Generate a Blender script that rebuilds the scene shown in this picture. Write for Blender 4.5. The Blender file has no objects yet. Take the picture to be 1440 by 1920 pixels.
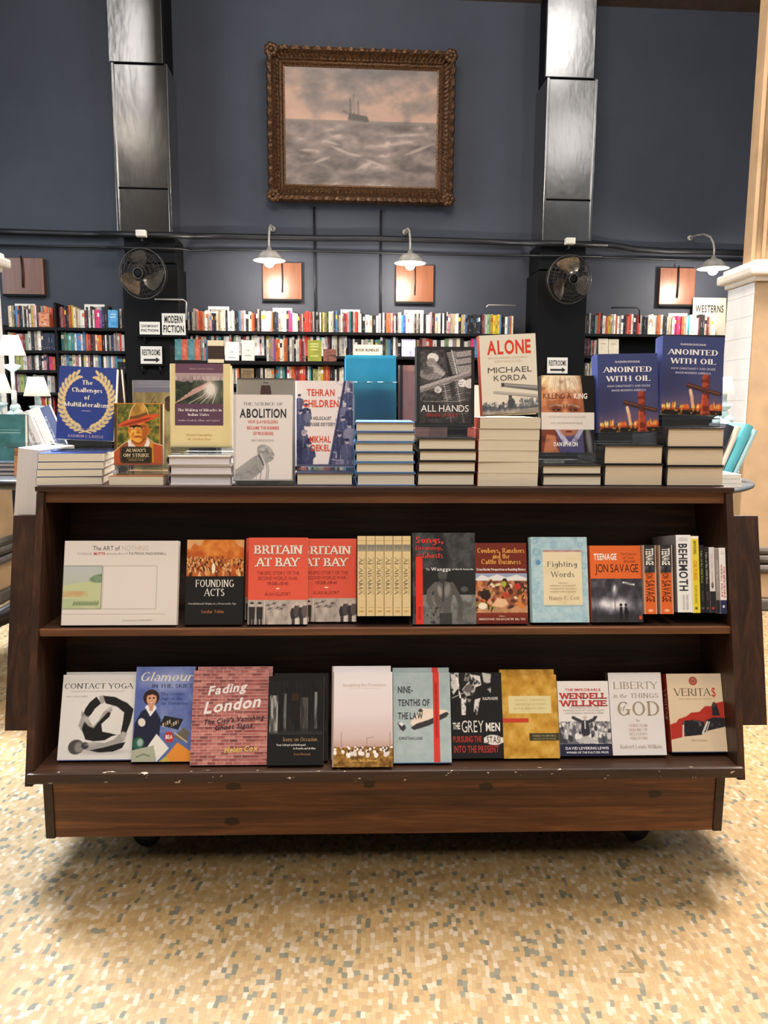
import bpy, bmesh, math, random
import numpy as np
from mathutils import Matrix, Vector
R = math.radians
SC = bpy.context.scene
COL = SC.collection
rnd = random.Random(7)

# ---------------------------------------------------------------- camera
CAM_H, PITCH, ROLL, FPX = 1.21, R(8.0), 0.005, 1440.0
_f = Vector((0, math.cos(PITCH), -math.sin(PITCH)))
_r0 = Vector((1, 0, 0)); _u0 = Vector((0, math.sin(PITCH), math.cos(PITCH)))
_r = _r0 * math.cos(ROLL) + _u0 * math.sin(ROLL)
_u = _u0 * math.cos(ROLL) - _r0 * math.sin(ROLL)
cam = bpy.data.cameras.new('camera'); cam_o = bpy.data.objects.new('camera', cam); COL.objects.link(cam_o)
cam.sensor_fit = 'AUTO'; cam.sensor_width = 36.0; cam.lens = 27.0; cam.clip_end = 100
cam_o.matrix_world = Matrix(((_r.x, _u.x, -_f.x, 0), (_r.y, _u.y, -_f.y, 0), (_r.z, _u.z, -_f.z, CAM_H), (0, 0, 0, 1)))
SC.camera = cam_o
CAMP = Vector((0, 0, CAM_H))

# ---------------------------------------------------------------- world, lights, exposure
SC.view_settings.view_transform = 'Standard'; SC.view_settings.look = 'None'
SC.view_settings.exposure = 0.18; SC.view_settings.gamma = 1.0; SC.view_settings.use_curve_mapping = False
w = bpy.data.worlds.new('room_light'); SC.world = w; w.use_nodes = True
w.node_tree.nodes['Background'].inputs[0].default_value = (1.0, 0.94, 0.88, 1)
w.node_tree.nodes['Background'].inputs[1].default_value = 0.16
def area(name, loc, target, size, power, col, size_y=None, spread=180):
    l = bpy.data.lights.new(name, 'AREA'); l.energy = power; l.color = col; l.size = size; l.spread = R(spread)
    if size_y: l.shape = 'RECTANGLE'; l.size_y = size_y
    o = bpy.data.objects.new(name, l); COL.objects.link(o); o.location = loc
    o.rotation_euler = (Vector(target) - Vector(loc)).to_track_quat('-Z', 'Y').to_euler()
    return o
WARM, COOL, NEUT = (1.0, 0.86, 0.70), (0.80, 0.90, 1.0), (1.0, 0.95, 0.90)
area('ceiling_lamp_front', (0.3, 0.9, 5.4), (0.2, 1.6, 0), 0.45, 62, WARM)
area('front_fill', (0.2, -2.2, 7.2), (0, 2, 0.9), 2.6, 270, NEUT)  # added soft fill for the book fronts, from above and behind the camera
area('clerestory_window_stair', (-3.65, -2.0, 8.9), (-2.4, 8.4, 4.6), 0.9, 170, NEUT, 2.0)
area('pendant_stair', (-4.35, -2.0, 7.25), (-2.6, 8.4, 4), 0.5, 16, WARM)
area('clerestory_window_gallery', (5.55, -2.0, 9.8), (1.8, 8.6, 5), 0.8, 105, NEUT, 1.4)
area('pendant_gallery', (5.95, -2.0, 7.6), (1.9, 8.6, 4), 1.1, 45, NEUT)
area('ceiling_lamp_above', (0.2, 2.25, 5.2), (0.2, 2.2, 0), 0.35, 75, WARM)
area('ceiling_lamp_hall', (-0.3, 2.7, 5.4), (0, 2.5, 0), 0.45, 85, WARM)
area('ceiling_lamp_wall', (0.4, 5.4, 6.4), (0.3, 9, 3.0), 1.6, 45, NEUT)
area('floor_fill_side', (-2.6, 3.9, 5.6), (-1.9, 3.1, 0), 1.0, 330, (0.72, 0.85, 1.0), None, 70)  # added cool lamp to whiten the floor on one side of the cart
area('floor_fill_far', (2.1, 3.5, 5.6), (1.7, 2.8, 0), 1.0, 220, NEUT, None, 70)  # added lamp brightening the floor on the cart's other side
area('window_daylight_side', (-6.5, 3.6, 3.2), (1.0, 3.4, 0.0), 3.0, 330, COOL)
area('window_daylight_far', (6.5, 2.4, 3.4), (-0.5, 2.3, 0.0), 2.4, 170, COOL)

# ---------------------------------------------------------------- frames of reference
def frame(origin, yaw):
    return Matrix.Translation(origin) @ Matrix.Rotation(yaw, 4, 'Z')
CART = frame((0.015, 1.874, 0), R(1.7))
WALL = frame((0, 9.0, 0), R(4.0))
FLAT = Matrix.Identity(4)
def ray(px, py):
    return (_f + _r * ((px - 720) / FPX) - _u * ((py - 960) / FPX)).normalized()
def hit(fr, px, py, yb, lean=0.0, zb=0.0):
    """local (x, y, z) where the sight line meets the plane through local y=yb, z=zb that leans back by `lean`"""
    inv = fr.inverted(); o = inv @ CAMP; d = inv.to_3x3() @ ray(px, py)
    n = Vector((0, math.cos(lean), -math.sin(lean)))
    t = n.dot(Vector((0, yb, zb)) - o) / n.dot(d)
    return o + d * t
def proj(fr, p):
    v = fr @ Vector(p) - CAMP; z = v.dot(_f)
    return 720 + FPX * v.dot(_r) / z, 960 - FPX * v.dot(_u) / z
def x_at(fr, px, yb, zb):
    """local x of the point at local y=yb, z=zb that shows at column px"""
    py = 960
    for _ in range(4):
        p = hit(fr, px, py, yb); py = proj(fr, (p.x, yb, zb))[1]
    return hit(fr, px, py, yb).x

# ---------------------------------------------------------------- colours and materials
def hx(s):
    if isinstance(s, str): return tuple(int(s[i:i + 2], 16) / 255 for i in (0, 2, 4))
    return tuple(s)
def lin(s):
    return tuple((c / 12.92 if c <= .04045 else ((c + .055) / 1.055) ** 2.4) for c in hx(s)) + (1,)
class NT:
    def __init__(s, name):
        s.m = bpy.data.materials.new(name); s.m.use_nodes = True; s.t = s.m.node_tree; s.n = s.t.nodes
        s.b = s.n['Principled BSDF']
    def new(s, t, **k):
        n = s.n.new(t)
        for a, v in k.items(): setattr(n, a, v)
        return n
    def link(s, a, b): s.t.links.new(a, b)
    def set(s, **k):
        for a, v in k.items(): s.b.inputs[a.replace('_', ' ')].default_value = v
        return s
    def coords(s, scale, rot=(0, 0, 0)):
        tc = s.new('ShaderNodeTexCoord'); mp = s.new('ShaderNodeMapping')
        mp.inputs['Scale'].default_value = scale; mp.inputs['Rotation'].default_value = rot
        s.link(tc.outputs['Object'], mp.inputs['Vector']); return mp.outputs['Vector']
    def noise(s, vec, scale=1, detail=4, rough=.55, dist=0):
        n = s.new('ShaderNodeTexNoise'); s.link(vec, n.inputs['Vector'])
        n.inputs['Scale'].default_value = scale; n.inputs['Detail'].default_value = detail
        n.inputs['Roughness'].default_value = rough; n.inputs['Distortion'].default_value = dist
        return n.outputs['Fac']
    def ramp(s, fac, stops, interp='LINEAR'):
        r = s.new('ShaderNodeValToRGB'); r.color_ramp.interpolation = interp; e = r.color_ramp.elements
        while len(e) < len(stops): e.new(.5)
        for q, (p, c) in zip(e, stops): q.position = p; q.color = lin(c)
        s.link(fac, r.inputs['Fac']); return r.outputs['Color']
    def bump(s, fac, strength=.2, dist=.01):
        b = s.new('ShaderNodeBump'); b.inputs['Strength'].default_value = strength; b.inputs['Distance'].default_value = dist
        s.link(fac, b.inputs['Height']); s.link(b.outputs['Normal'], s.b.inputs['Normal'])
    def math(s, op, a, b=None):
        n = s.new('ShaderNodeMath', operation=op)
        for i, v in enumerate((a, b)):
            if v is None: continue
            if isinstance(v, (int, float)): n.inputs[i].default_value = v
            else: s.link(v, n.inputs[i])
        return n.outputs[0]
    def mix(s, fac, a, b, mode='MIX'):
        n = s.new('ShaderNodeMix', data_type='RGBA', blend_type=mode)
        for i, v in ((0, fac), (6, a), (7, b)):
            if isinstance(v, (int, float)): n.inputs[i].default_value = v
            elif isinstance(v, (str, tuple)): n.inputs[i].default_value = lin(v)
            else: s.link(v, n.inputs[i])
        return n.outputs[2]
    def base(s, c): s.link(c, s.b.inputs['Base Color'])

def mat_attr(name, rough, coat=0.0, spec=.5):
    t = NT(name); a = t.new('ShaderNodeAttribute', attribute_name='Col')
    n = t.noise(t.coords((60, 60, 60)), 3, 2)
    t.base(t.mix(t.math('MULTIPLY', n, .03), a.outputs['Color'], '8a7f72'))
    t.set(Roughness=rough, Coat_Weight=coat, Coat_Roughness=.08, Specular_IOR_Level=spec)
    return t.m
M_PRINT = mat_attr('printed_card', .45, 0, .3)
M_GLOSS = mat_attr('laminated_card', .25, .35)
M_MATTE = mat_attr('matte_card', .75, 0, .25)
def mat_pages():
    t = NT('page_edges'); a = t.new('ShaderNodeAttribute', attribute_name='Col')
    n = t.noise(t.coords((6, 900, 6)), 1, 2)
    t.base(t.mix(t.ramp(n, [(.35, '000000'), (.7, 'ffffff')]), t.mix(.78, 'a89880', a.outputs['Color']), a.outputs['Color']))
    t.set(Roughness=.9, Specular_IOR_Level=.1); t.bump(n, .15, .002); return t.m
M_PAGE = mat_pages()
def mat_plain(name, c, rough=.5, metal=0, var=.12, scale=12, bump=0, spec=.5):
    t = NT(name); n = t.noise(t.coords((1, 1, 1)), scale, 4)
    d = tuple(max(0, v * (1 - var)) for v in hx(c)); l = tuple(min(1, v * (1 + var)) for v in hx(c))
    t.base(t.ramp(n, [(.3, d), (.7, l)])); t.set(Roughness=rough, Metallic=metal, Specular_IOR_Level=spec)
    if bump: t.bump(n, bump, .01)
    return t.m
def mat_wood(name, dark, light, along, rough=.45, knots=(), chips=False, gs=1.0):
    t = NT(name); sc = [26 * gs, 26 * gs, 26 * gs]; sc['xyz'.index(along)] = 1.3 * gs
    v = t.coords(tuple(sc)); n = t.noise(v, 1.0, 6, .62, 1.5)
    f = t.noise(t.coords(tuple(6 * q for q in sc)), 1.0, 3, .5)
    fac = t.math('ADD', t.math('MULTIPLY', n, .75), t.math('MULTIPLY', f, .25))
    c = t.ramp(fac, [(.30, dark), (.52, tuple((a + b) / 2 for a, b in zip(hx(dark), hx(light)))), (.72, light)])
    if knots:
        tc = t.new('ShaderNodeTexCoord')
        for k in knots:
            mp = t.new('ShaderNodeMapping'); mp.vector_type = 'POINT'
            mp.inputs['Scale'].default_value = (1 / .034, 0, 1 / .020); mp.inputs['Location'].default_value = (-k[0] / .034, 0, -k[1] / .020)
            t.link(tc.outputs['Object'], mp.inputs['Vector'])
            ln = t.new('ShaderNodeVectorMath', operation='LENGTH'); t.link(mp.outputs['Vector'], ln.inputs[0])
            d = t.math('ADD', ln.outputs['Value'], t.math('MULTIPLY', f, .8))
            c = t.mix(t.ramp(d, [(.9, 'e8e8e8'), (1.35, '606060'), (1.8, '000000')]), c, '1c110b')
    if chips:
        g = t.noise(t.coords((30, 60, 60)), 1, 3, .7)
        c = t.mix(t.ramp(g, [(.66, '000000'), (.69, 'ffffff')]), c, 'd8c8b0')
    t.base(c); t.set(Roughness=rough); t.bump(fac, .25, .004); return t.m

# ---------------------------------------------------------------- mesh builder
class MB:
    def __init__(s): s.V = []; s.F = []; s.C = []; s.M = []; s.n = 0; s.G = []; s.smooth = []
    def add(s, verts, faces, col='808080', mat=0, sm=False):
        c = hx(col)
        s.V.extend(tuple(v) for v in verts)
        for f in faces: s.F.append(tuple(i + s.n for i in f)); s.C.append(c); s.M.append(mat); s.smooth.append(sm)
        s.n += len(verts); return s
    def box(s, x0, x1, y0, y1, z0, z1, col='808080', mat=0, ch=0):
        if ch:
            bm = bmesh.new(); bmesh.ops.create_cube(bm, size=1.0)
            for v in bm.verts: v.co = Vector(((x0 + x1) / 2 + v.co.x * (x1 - x0), (y0 + y1) / 2 + v.co.y * (y1 - y0), (z0 + z1) / 2 + v.co.z * (z1 - z0)))
            bmesh.ops.bevel(bm, geom=list(bm.edges), offset=ch, segments=2, affect='EDGES', profile=.6)
            s.from_bm(bm, col, mat); return s
        v = [(x, y, z) for x in (x0, x1) for y in (y0, y1) for z in (z0, z1)]
        return s.add(v, [(0, 1, 3, 2), (4, 6, 7, 5), (0, 4, 5, 1), (2, 3, 7, 6), (0, 2, 6, 4), (1, 5, 7, 3)], col, mat)
    def from_bm(s, bm, col='808080', mat=0, sm=False):
        bm.verts.ensure_lookup_table(); bm.verts.index_update()
        s.add([v.co.copy() for v in bm.verts], [[v.index for v in f.verts] for f in bm.faces], col, mat, sm); bm.free(); return s
    def prism(s, pts, a0, a1, axis='x', col='808080', mat=0):
        """polygon extruded along an axis; pts are the two other coordinates in xyz order"""
        def m(a, p): return {'x': (a, p[0], p[1]), 'y': (p[0], a, p[1]), 'z': (p[0], p[1], a)}[axis]
        n = len(pts); v = [m(a0, p) for p in pts] + [m(a1, p) for p in pts]
        f = [tuple(range(n))[::-1], tuple(range(n, 2 * n))] + [(i, (i + 1) % n, n + (i + 1) % n, n + i) for i in range(n)]
        ar = sum(pts[i][0] * pts[(i + 1) % n][1] - pts[(i + 1) % n][0] * pts[i][1] for i in range(n))
        if (ar < 0) != (axis == 'y'): f = [q[::-1] for q in f]
        return s.add(v, f, col, mat)
    def tube(s, path, r, n=8, col='808080', mat=0, closed=False, caps=True):
        P = [Vector(p) for p in path]; rs = r if isinstance(r, (list, tuple)) else [r] * len(P); k = len(P); vs = []; up = Vector((.13, .37, .92))
        for i, p in enumerate(P):
            a = P[i - 1] if (i or closed) else P[i]; b = P[(i + 1) % k] if (i < k - 1 or closed) else P[i]
            d = (b - a).normalized(); x = d.cross(up)
            if x.length < .05: x = d.cross(Vector((1, 0, 0)))
            x.normalize(); y = x.cross(d); up = y
            vs += [p + (x * math.cos(2 * math.pi * j / n) + y * math.sin(2 * math.pi * j / n)) * rs[i] for j in range(n)]
        f = []
        for i in range(k if closed else k - 1):
            for j in range(n):
                f.append((i * n + j, i * n + (j + 1) % n, ((i + 1) % k) * n + (j + 1) % n, ((i + 1) % k) * n + j))
        if caps and not closed: f += [tuple(range(n))[::-1], tuple(range((k - 1) * n, k * n))]
        return s.add(vs, f, col, mat, True)
    def lathe(s, prof, n=24, c=(0, 0, 0), axis='z', col='808080', mat=0):
        vs = []
        for r_, h in prof:
            for j in range(n):
                a = 2 * math.pi * j / n; p = (r_ * math.cos(a), r_ * math.sin(a), h)
                if axis == 'y': p = (p[0], p[2], p[1])
                vs.append((p[0] + c[0], p[1] + c[1], p[2] + c[2]))
        f = [(i * n + j, i * n + (j + 1) % n, (i + 1) * n + (j + 1) % n, (i + 1) * n + j) for i in range(len(prof) - 1) for j in range(n)]
        f += [tuple(range(n))[::-1], tuple(range((len(prof) - 1) * n, len(prof) * n))]
        if axis == 'y': f = [q[::-1] for q in f]
        return s.add(vs, f, col, mat, True)
    def grid(s, img, o, ex, ez, mat=0):
        """img: rows x cols x 3 (sRGB, row 0 at the bottom) as a patch of small faces"""
        s.G.append((img, Vector(o), Vector(ex), Vector(ez), mat)); return s
    def build(s, name, mats, parent=None, matrix=None):
        V = np.array(s.V, dtype=np.float32).reshape(-1, 3); tot = [np.array([len(f) for f in s.F], dtype=np.int32)]
        loops = [np.array([i for f in s.F for i in f], dtype=np.int32)]
        cc = [np.repeat(np.array(s.C, dtype=np.float32).reshape(-1, 3), tot[0], axis=0)] if s.F else [np.zeros((0, 3), np.float32)]
        mi = [np.array(s.M, dtype=np.int32)]; sm = [np.array(s.smooth, dtype=bool)]; Vs = [V]; n = len(V)
        for img, o, ex, ez, m in s.G:
            h, w_ = img.shape[:2]; u = np.linspace(0, 1, w_); v = np.linspace(0, 1, h)
            g = np.array(o)[None, None] + u[None, :, None] * np.array(ex) + v[:, None, None] * np.array(ez)
            Vs.append(g.reshape(-1, 3).astype(np.float32))
            ix = np.arange(h * w_).reshape(h, w_)
            q = np.stack([ix[:-1, :-1], ix[:-1, 1:], ix[1:, 1:], ix[1:, :-1]], -1).reshape(-1)
            loops.append((q + n).astype(np.int32)); tot.append(np.full((h - 1) * (w_ - 1), 4, np.int32))
            cc.append(img.reshape(-1, 3)[q].astype(np.float32)); mi.append(np.full((h - 1) * (w_ - 1), m, np.int32)); sm.append(np.zeros((h - 1) * (w_ - 1), bool)); n += h * w_
        Vs, loops, tot, cc, mi, sm = map(np.concatenate, (Vs, loops, tot, cc, mi, sm))
        me = bpy.data.meshes.new(name); me.vertices.add(len(Vs)); me.vertices.foreach_set('co', Vs.ravel())
        me.loops.add(len(loops)); me.loops.foreach_set('vertex_index', loops); me.polygons.add(len(tot))
        me.polygons.foreach_set('loop_start', np.concatenate([[0], np.cumsum(tot)[:-1]]).astype(np.int32))
        me.polygons.foreach_set('loop_total', tot)
        for m in (mats if isinstance(mats, (list, tuple)) else [mats]): me.materials.append(m)
        me.polygons.foreach_set('material_index', mi); me.polygons.foreach_set('use_smooth', sm)
        a = me.attributes.new('Col', 'BYTE_COLOR', 'CORNER')
        a.data.foreach_set('color_srgb', np.concatenate([np.clip(cc, 0, 1), np.ones((len(cc), 1), np.float32)], 1).astype(np.float32).ravel())
        me.update(calc_edges=True); me.validate()
        o = bpy.data.objects.new(name, me); COL.objects.link(o)
        if parent is not None: o.parent = parent
        if matrix is not None: o.matrix_world = matrix
        return o
def tag(o, label=None, cat=None, group=None, kind=None):
    for k, v in (('label', label), ('category', cat), ('group', group), ('kind', kind)):
        if v: o[k] = v
    return o
def empty(name, matrix, label=None, cat=None, group=None):
    o = bpy.data.objects.new(name, None); o.empty_display_size = .05; COL.objects.link(o); o.matrix_world = matrix
    return tag(o, label, cat, group)
KIDS = {}
def copy_tree(o, matrix, label=None, group=None):
    kids = [c for c in o.children]
    c = o.copy(); COL.objects.link(c); c.matrix_world = matrix
    if label: c['label'] = label
    if group: c['group'] = group
    for k in kids:
        kk = k.copy(); COL.objects.link(kk); kk.parent = c
        for g in list(k.children):
            gg = g.copy(); COL.objects.link(gg); gg.parent = kk
    return c

# ---------------------------------------------------------------- lettering
GL = {}
def load_sans():
    chars = "ABCDEFGHIJKLMNOPQRSTUVWXYZabcdefghijklmnopqrstuvwxyz0123456789.,-:$&'!"
    obs = []
    for key, off in (('sans', 0.0), ('bold', .028), ('light', -.012)):
        for ch in chars:
            cu = bpy.data.curves.new('glyph', 'FONT'); cu.body = ch; cu.size = 1; cu.offset = off; cu.resolution_u = 3
            o = bpy.data.objects.new('glyph', cu); COL.objects.link(o); obs.append((key, ch, o))
    dg = bpy.context.evaluated_depsgraph_get(); dg.update()
    raw = {}
    for key, ch, o in obs:
        me = o.evaluated_get(dg).to_mesh()
        raw[key, ch] = ([tuple(v.co[:2]) for v in me.vertices], [tuple(p.vertices) for p in me.polygons]); o.evaluated_get(dg).to_mesh_clear()
    for key, ch, o in obs:
        cu = o.data; bpy.data.objects.remove(o); bpy.data.curves.remove(cu)
    for key in ('sans', 'bold', 'light'):
        capv = raw[key, 'H'][0]; y0 = min(v[1] for v in capv); k = 1 / (max(v[1] for v in capv) - y0)
        for ch in chars:
            v, f = raw[key, ch]; x0 = min((p[0] for p in v), default=0); x1 = max((p[0] for p in v), default=.3)
            GL[key, ch] = ([((p[0] - x0) * k + .05, (p[1] - y0) * k) for p in v], f, (x1 - x0) * k + .13)
        GL[key, ' '] = ([], [], .34)
load_sans()
SERIF = {'A': '.8 s.05,0,.4,1|e.4,1,.75,0|l.19,.36,.61,.36', 'B': '.76 b.15,0,.15,1|l.15,1,.4,1|a.4,.76,.22,.24,90,-90|l.15,.52,.4,.52|a.42,.26,.26,.26,90,-90|l.15,0,.42,0',
 'C': '.8 a.45,.5,.36,.5,48,312|t.7,.72,.7,.96', 'D': '.84 b.15,0,.15,1|l.15,1,.35,1|a.35,.5,.4,.5,90,-90|l.15,0,.35,0', 'E': '.74 b.15,0,.15,1|h.15,1,.62,1|h.15,.52,.5,.52|h.15,0,.66,0',
 'F': '.7 b.15,0,.15,1|h.15,1,.62,1|h.15,.52,.5,.52', 'G': '.88 a.45,.5,.36,.5,48,318|l.72,.42,.72,.06|t.56,.42,.86,.42', 'H': '.88 b.15,0,.15,1|b.72,0,.72,1|l.15,.52,.72,.52',
 'I': '.36 b.18,0,.18,1', 'J': '.5 e.32,.2,.32,1|a.17,.2,.15,.2,0,-150', 'K': '.78 b.15,0,.15,1|e.18,.42,.66,1|e.32,.58,.72,0', 'L': '.7 b.15,0,.15,1|h.15,0,.62,0',
 'M': '.98 b.14,0,.14,1|l.14,1,.49,.05|l.49,.05,.82,1|b.82,1,.82,0', 'N': '.86 b.14,0,.14,1|l.14,1,.7,0|e.7,0,.7,1', 'O': '.9 a.45,.5,.37,.5,0,360',
 'P': '.7 b.15,0,.15,1|l.15,1,.4,1|a.4,.73,.25,.27,90,-90|l.15,.46,.4,.46', 'Q': '.9 a.45,.5,.37,.5,0,360|l.5,.15,.82,-.15', 'R': '.78 b.15,0,.15,1|l.15,1,.4,1|a.4,.74,.23,.26,90,-90|l.15,.48,.4,.48|e.4,.48,.72,0',
 'S': '.66 a.33,.75,.22,.25,30,270|a.33,.26,.25,.25,90,-150', 'T': '.72 b.36,0,.36,1|h.36,1,.67,1|h.36,1,.05,1', 'U': '.84 e.15,.3,.15,1|a.42,.3,.27,.3,180,360|e.69,.3,.69,1',
 'V': '.8 s.05,1,.4,0|e.4,0,.75,1', 'W': '1.08 s.05,1,.3,0|l.3,0,.54,1|l.54,1,.78,0|e.78,0,1.03,1', 'X': '.78 b.08,1,.7,0|b.08,0,.7,1', 'Y': '.76 s.05,1,.38,.45|e.38,.45,.7,1|e.38,.45,.38,0', 'Z': '.72 l.08,1,.62,1|l.62,1,.06,0|h.06,0,.66,0',
 'a': '.58 a.29,.46,.19,.2,150,0|l.48,.46,.48,.02|a.29,.19,.2,.19,60,310', 'b': '.64 e.14,0,.14,1|a.34,.33,.23,.33,130,-130', 'c': '.56 a.32,.33,.24,.33,45,315', 'd': '.64 e.5,0,.5,1|a.3,.33,.22,.33,50,310',
 'e': '.6 a.32,.33,.24,.33,0,315|l.08,.36,.56,.36', 'f': '.42 s.2,0,.2,.75|a.35,.75,.15,.24,180,50|l.04,.64,.38,.64', 'g': '.6 a.3,.38,.2,.27,0,360|l.5,.62,.5,-.1|a.3,-.1,.2,.2,0,-160', 'h': '.68 b.14,0,.14,1|a.34,.42,.2,.24,170,0|e.54,.42,.54,0',
 'i': '.3 b.15,0,.15,.66|d.15,.9,.07', 'j': '.3 s.16,.66,.16,-.1|a.04,-.1,.12,.18,0,-140|d.16,.9,.07', 'k': '.62 b.14,0,.14,1|e.17,.28,.5,.66|e.28,.4,.55,0', 'l': '.3 b.15,0,.15,1',
 'm': '.96 b.14,0,.14,.66|a.31,.42,.17,.24,170,0|e.48,.42,.48,0|a.65,.42,.17,.24,170,0|e.82,.42,.82,0', 'n': '.68 b.14,0,.14,.66|a.34,.42,.2,.24,170,0|e.54,.42,.54,0', 'o': '.66 a.33,.33,.25,.33,0,360',
 'p': '.64 b.14,-.28,.14,.66|a.34,.33,.23,.33,130,-130', 'q': '.64 b.5,-.28,.5,.66|a.3,.33,.22,.33,50,310', 'r': '.46 b.14,0,.14,.66|a.32,.44,.18,.2,170,40', 's': '.5 a.26,.49,.17,.16,30,270|a.26,.17,.19,.16,90,-150',
 't': '.42 l.2,.9,.2,.15|a.33,.15,.13,.15,180,300|l.04,.65,.38,.65', 'u': '.68 e.14,.24,.14,.66|a.33,.24,.19,.24,180,360|b.53,0,.53,.66', 'v': '.6 s.04,.66,.3,0|e.3,0,.56,.66', 'w': '.88 s.04,.66,.24,0|l.24,0,.44,.66|l.44,.66,.64,0|e.64,0,.84,.66',
 'x': '.58 b.06,.66,.52,0|b.06,0,.52,.66', 'y': '.62 s.04,.66,.32,0|e.12,-.28,.58,.66', 'z': '.54 l.06,.65,.48,.65|l.48,.65,.06,0|l.06,0,.5,0'}
def serif_glyph(ch, thick, thin, ser):
    adv, body = SERIF[ch].split(' '); V = []; F = []
    def th(dx, dy):
        L = math.hypot(dx, dy) or 1; q = abs(dy) / L
        if q > .25 and abs(dx) / L > .2: q = .92 if dx * dy < 0 else .12
        return thin + (thick - thin) * q
    def quad(a, b, c, d): n = len(V); V.extend([a, b, c, d]); F.append((n, n + 1, n + 2, n + 3))
    def bar(x0, y0, x1, y1, w_):
        dx, dy = x1 - x0, y1 - y0; L = math.hypot(dx, dy) or 1; nx, ny = -dy / L * w_ / 2, dx / L * w_ / 2
        quad((x0 - nx, y0 - ny), (x1 - nx, y1 - ny), (x1 + nx, y1 + ny), (x0 + nx, y0 + ny))
    def foot(x, y): bar(x - ser, y + (thin / 2 if y < .2 else -thin / 2), x + ser, y + (thin / 2 if y < .2 else -thin / 2), thin)
    for st in body.split('|'):
        k, p = st[0], [float(q) for q in st[1:].split(',')]
        if k == 'a':
            cx, cy, rx, ry, a0, a1 = p; n = max(5, int(abs(a1 - a0) / 20)); last = None
            for i in range(n + 1):
                a = R(a0 + (a1 - a0) * i / n); q = abs(math.cos(a)); w_ = thin + (thick - thin) * q
                o = (cx + rx * math.cos(a), cy + ry * math.sin(a)); inn = (cx + max(.01, rx - w_) * math.cos(a), cy + max(.01, ry - w_) * math.sin(a))
                if last: quad(last[0], o, inn, last[1])
                last = (o, inn)
        elif k == 'd': quad((p[0] - p[2], p[1] - p[2]), (p[0] + p[2], p[1] - p[2]), (p[0] + p[2], p[1] + p[2]), (p[0] - p[2], p[1] + p[2]))
        elif k == 't': bar(*p, thin * 1.1)
        elif k == 'h':
            y = p[1] + (thin / 2 if p[1] < .2 else -thin / 2 if p[1] > .8 else 0); bar(p[0], y, p[2], y, thin)
            s_ = 1 if p[1] < .2 else -1; bar(p[2], p[1] - (.1 if .2 < p[1] < .8 else 0), p[2], p[1] + (.1 if .2 < p[1] < .8 else s_ * .2), thin)
        else:
            yy = lambda y: y
            w_ = th(p[2] - p[0], p[3] - p[1]); x0, y0, x1, y1 = p
            if abs(y1 - y0) < .02: y0 = y1 = y0 + (thin / 2 if y0 < .1 else -thin / 2 if y0 > .9 else 0)
            bar(x0, y0, x1, y1, w_)
            if k in 'bs': foot(p[0], p[1])
            if k in 'be': foot(p[2], p[3])
    return V, F, float(adv)
for key, th_, tn_, se_ in (('serif', .13, .045, .12), ('serifb', .19, .06, .14), ('slab', .17, .12, .17)):
    for ch in SERIF: GL[key, ch] = serif_glyph(ch, th_, tn_, se_)
    GL[key, ' '] = ([], [], .36)
def text_geo(s, font):
    """2-D vertices, faces and length of a line of lettering with cap height 1"""
    V, F, x = [], [], 0.0
    for ch in s:
        g = GL.get((font, ch)) or GL.get(('bold' if font in ('serifb', 'slab', 'bold') else 'sans', ch))
        if g is None: x += .3; continue
        n = len(V); V += [(p[0] + x, p[1]) for p in g[0]]; F += [tuple(i + n for i in f) for f in g[1]]; x += g[2]
    return V, F, x

# ---------------------------------------------------------------- painting on a cover
def fbm(h, w_, su, sv, seed, octs=4):
    g = np.random.RandomState(seed); out = np.zeros((h, w_)); amp = 1.0; tot = 0
    for o in range(octs):
        a, b = max(2, int(sv * 2 ** o) + 2), max(2, int(su * 2 ** o) + 2); t = g.rand(a, b)
        y = np.linspace(0, min(a - 1.001, sv * 2 ** o), h); x = np.linspace(0, min(b - 1.001, su * 2 ** o), w_)
        yi, xi = y.astype(int), x.astype(int); fy, fx = (y - yi)[:, None], (x - xi)[None]
        fy, fx = fy * fy * (3 - 2 * fy), fx * fx * (3 - 2 * fx)
        q = (t[yi][:, xi] * (1 - fx) + t[yi][:, np.minimum(xi + 1, b - 1)] * fx) * (1 - fy) + (t[np.minimum(yi + 1, a - 1)][:, xi] * (1 - fx) + t[np.minimum(yi + 1, a - 1)][:, np.minimum(xi + 1, b - 1)] * fx) * fy
        out += q * amp; tot += amp; amp *= .55
    return out / tot
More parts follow.
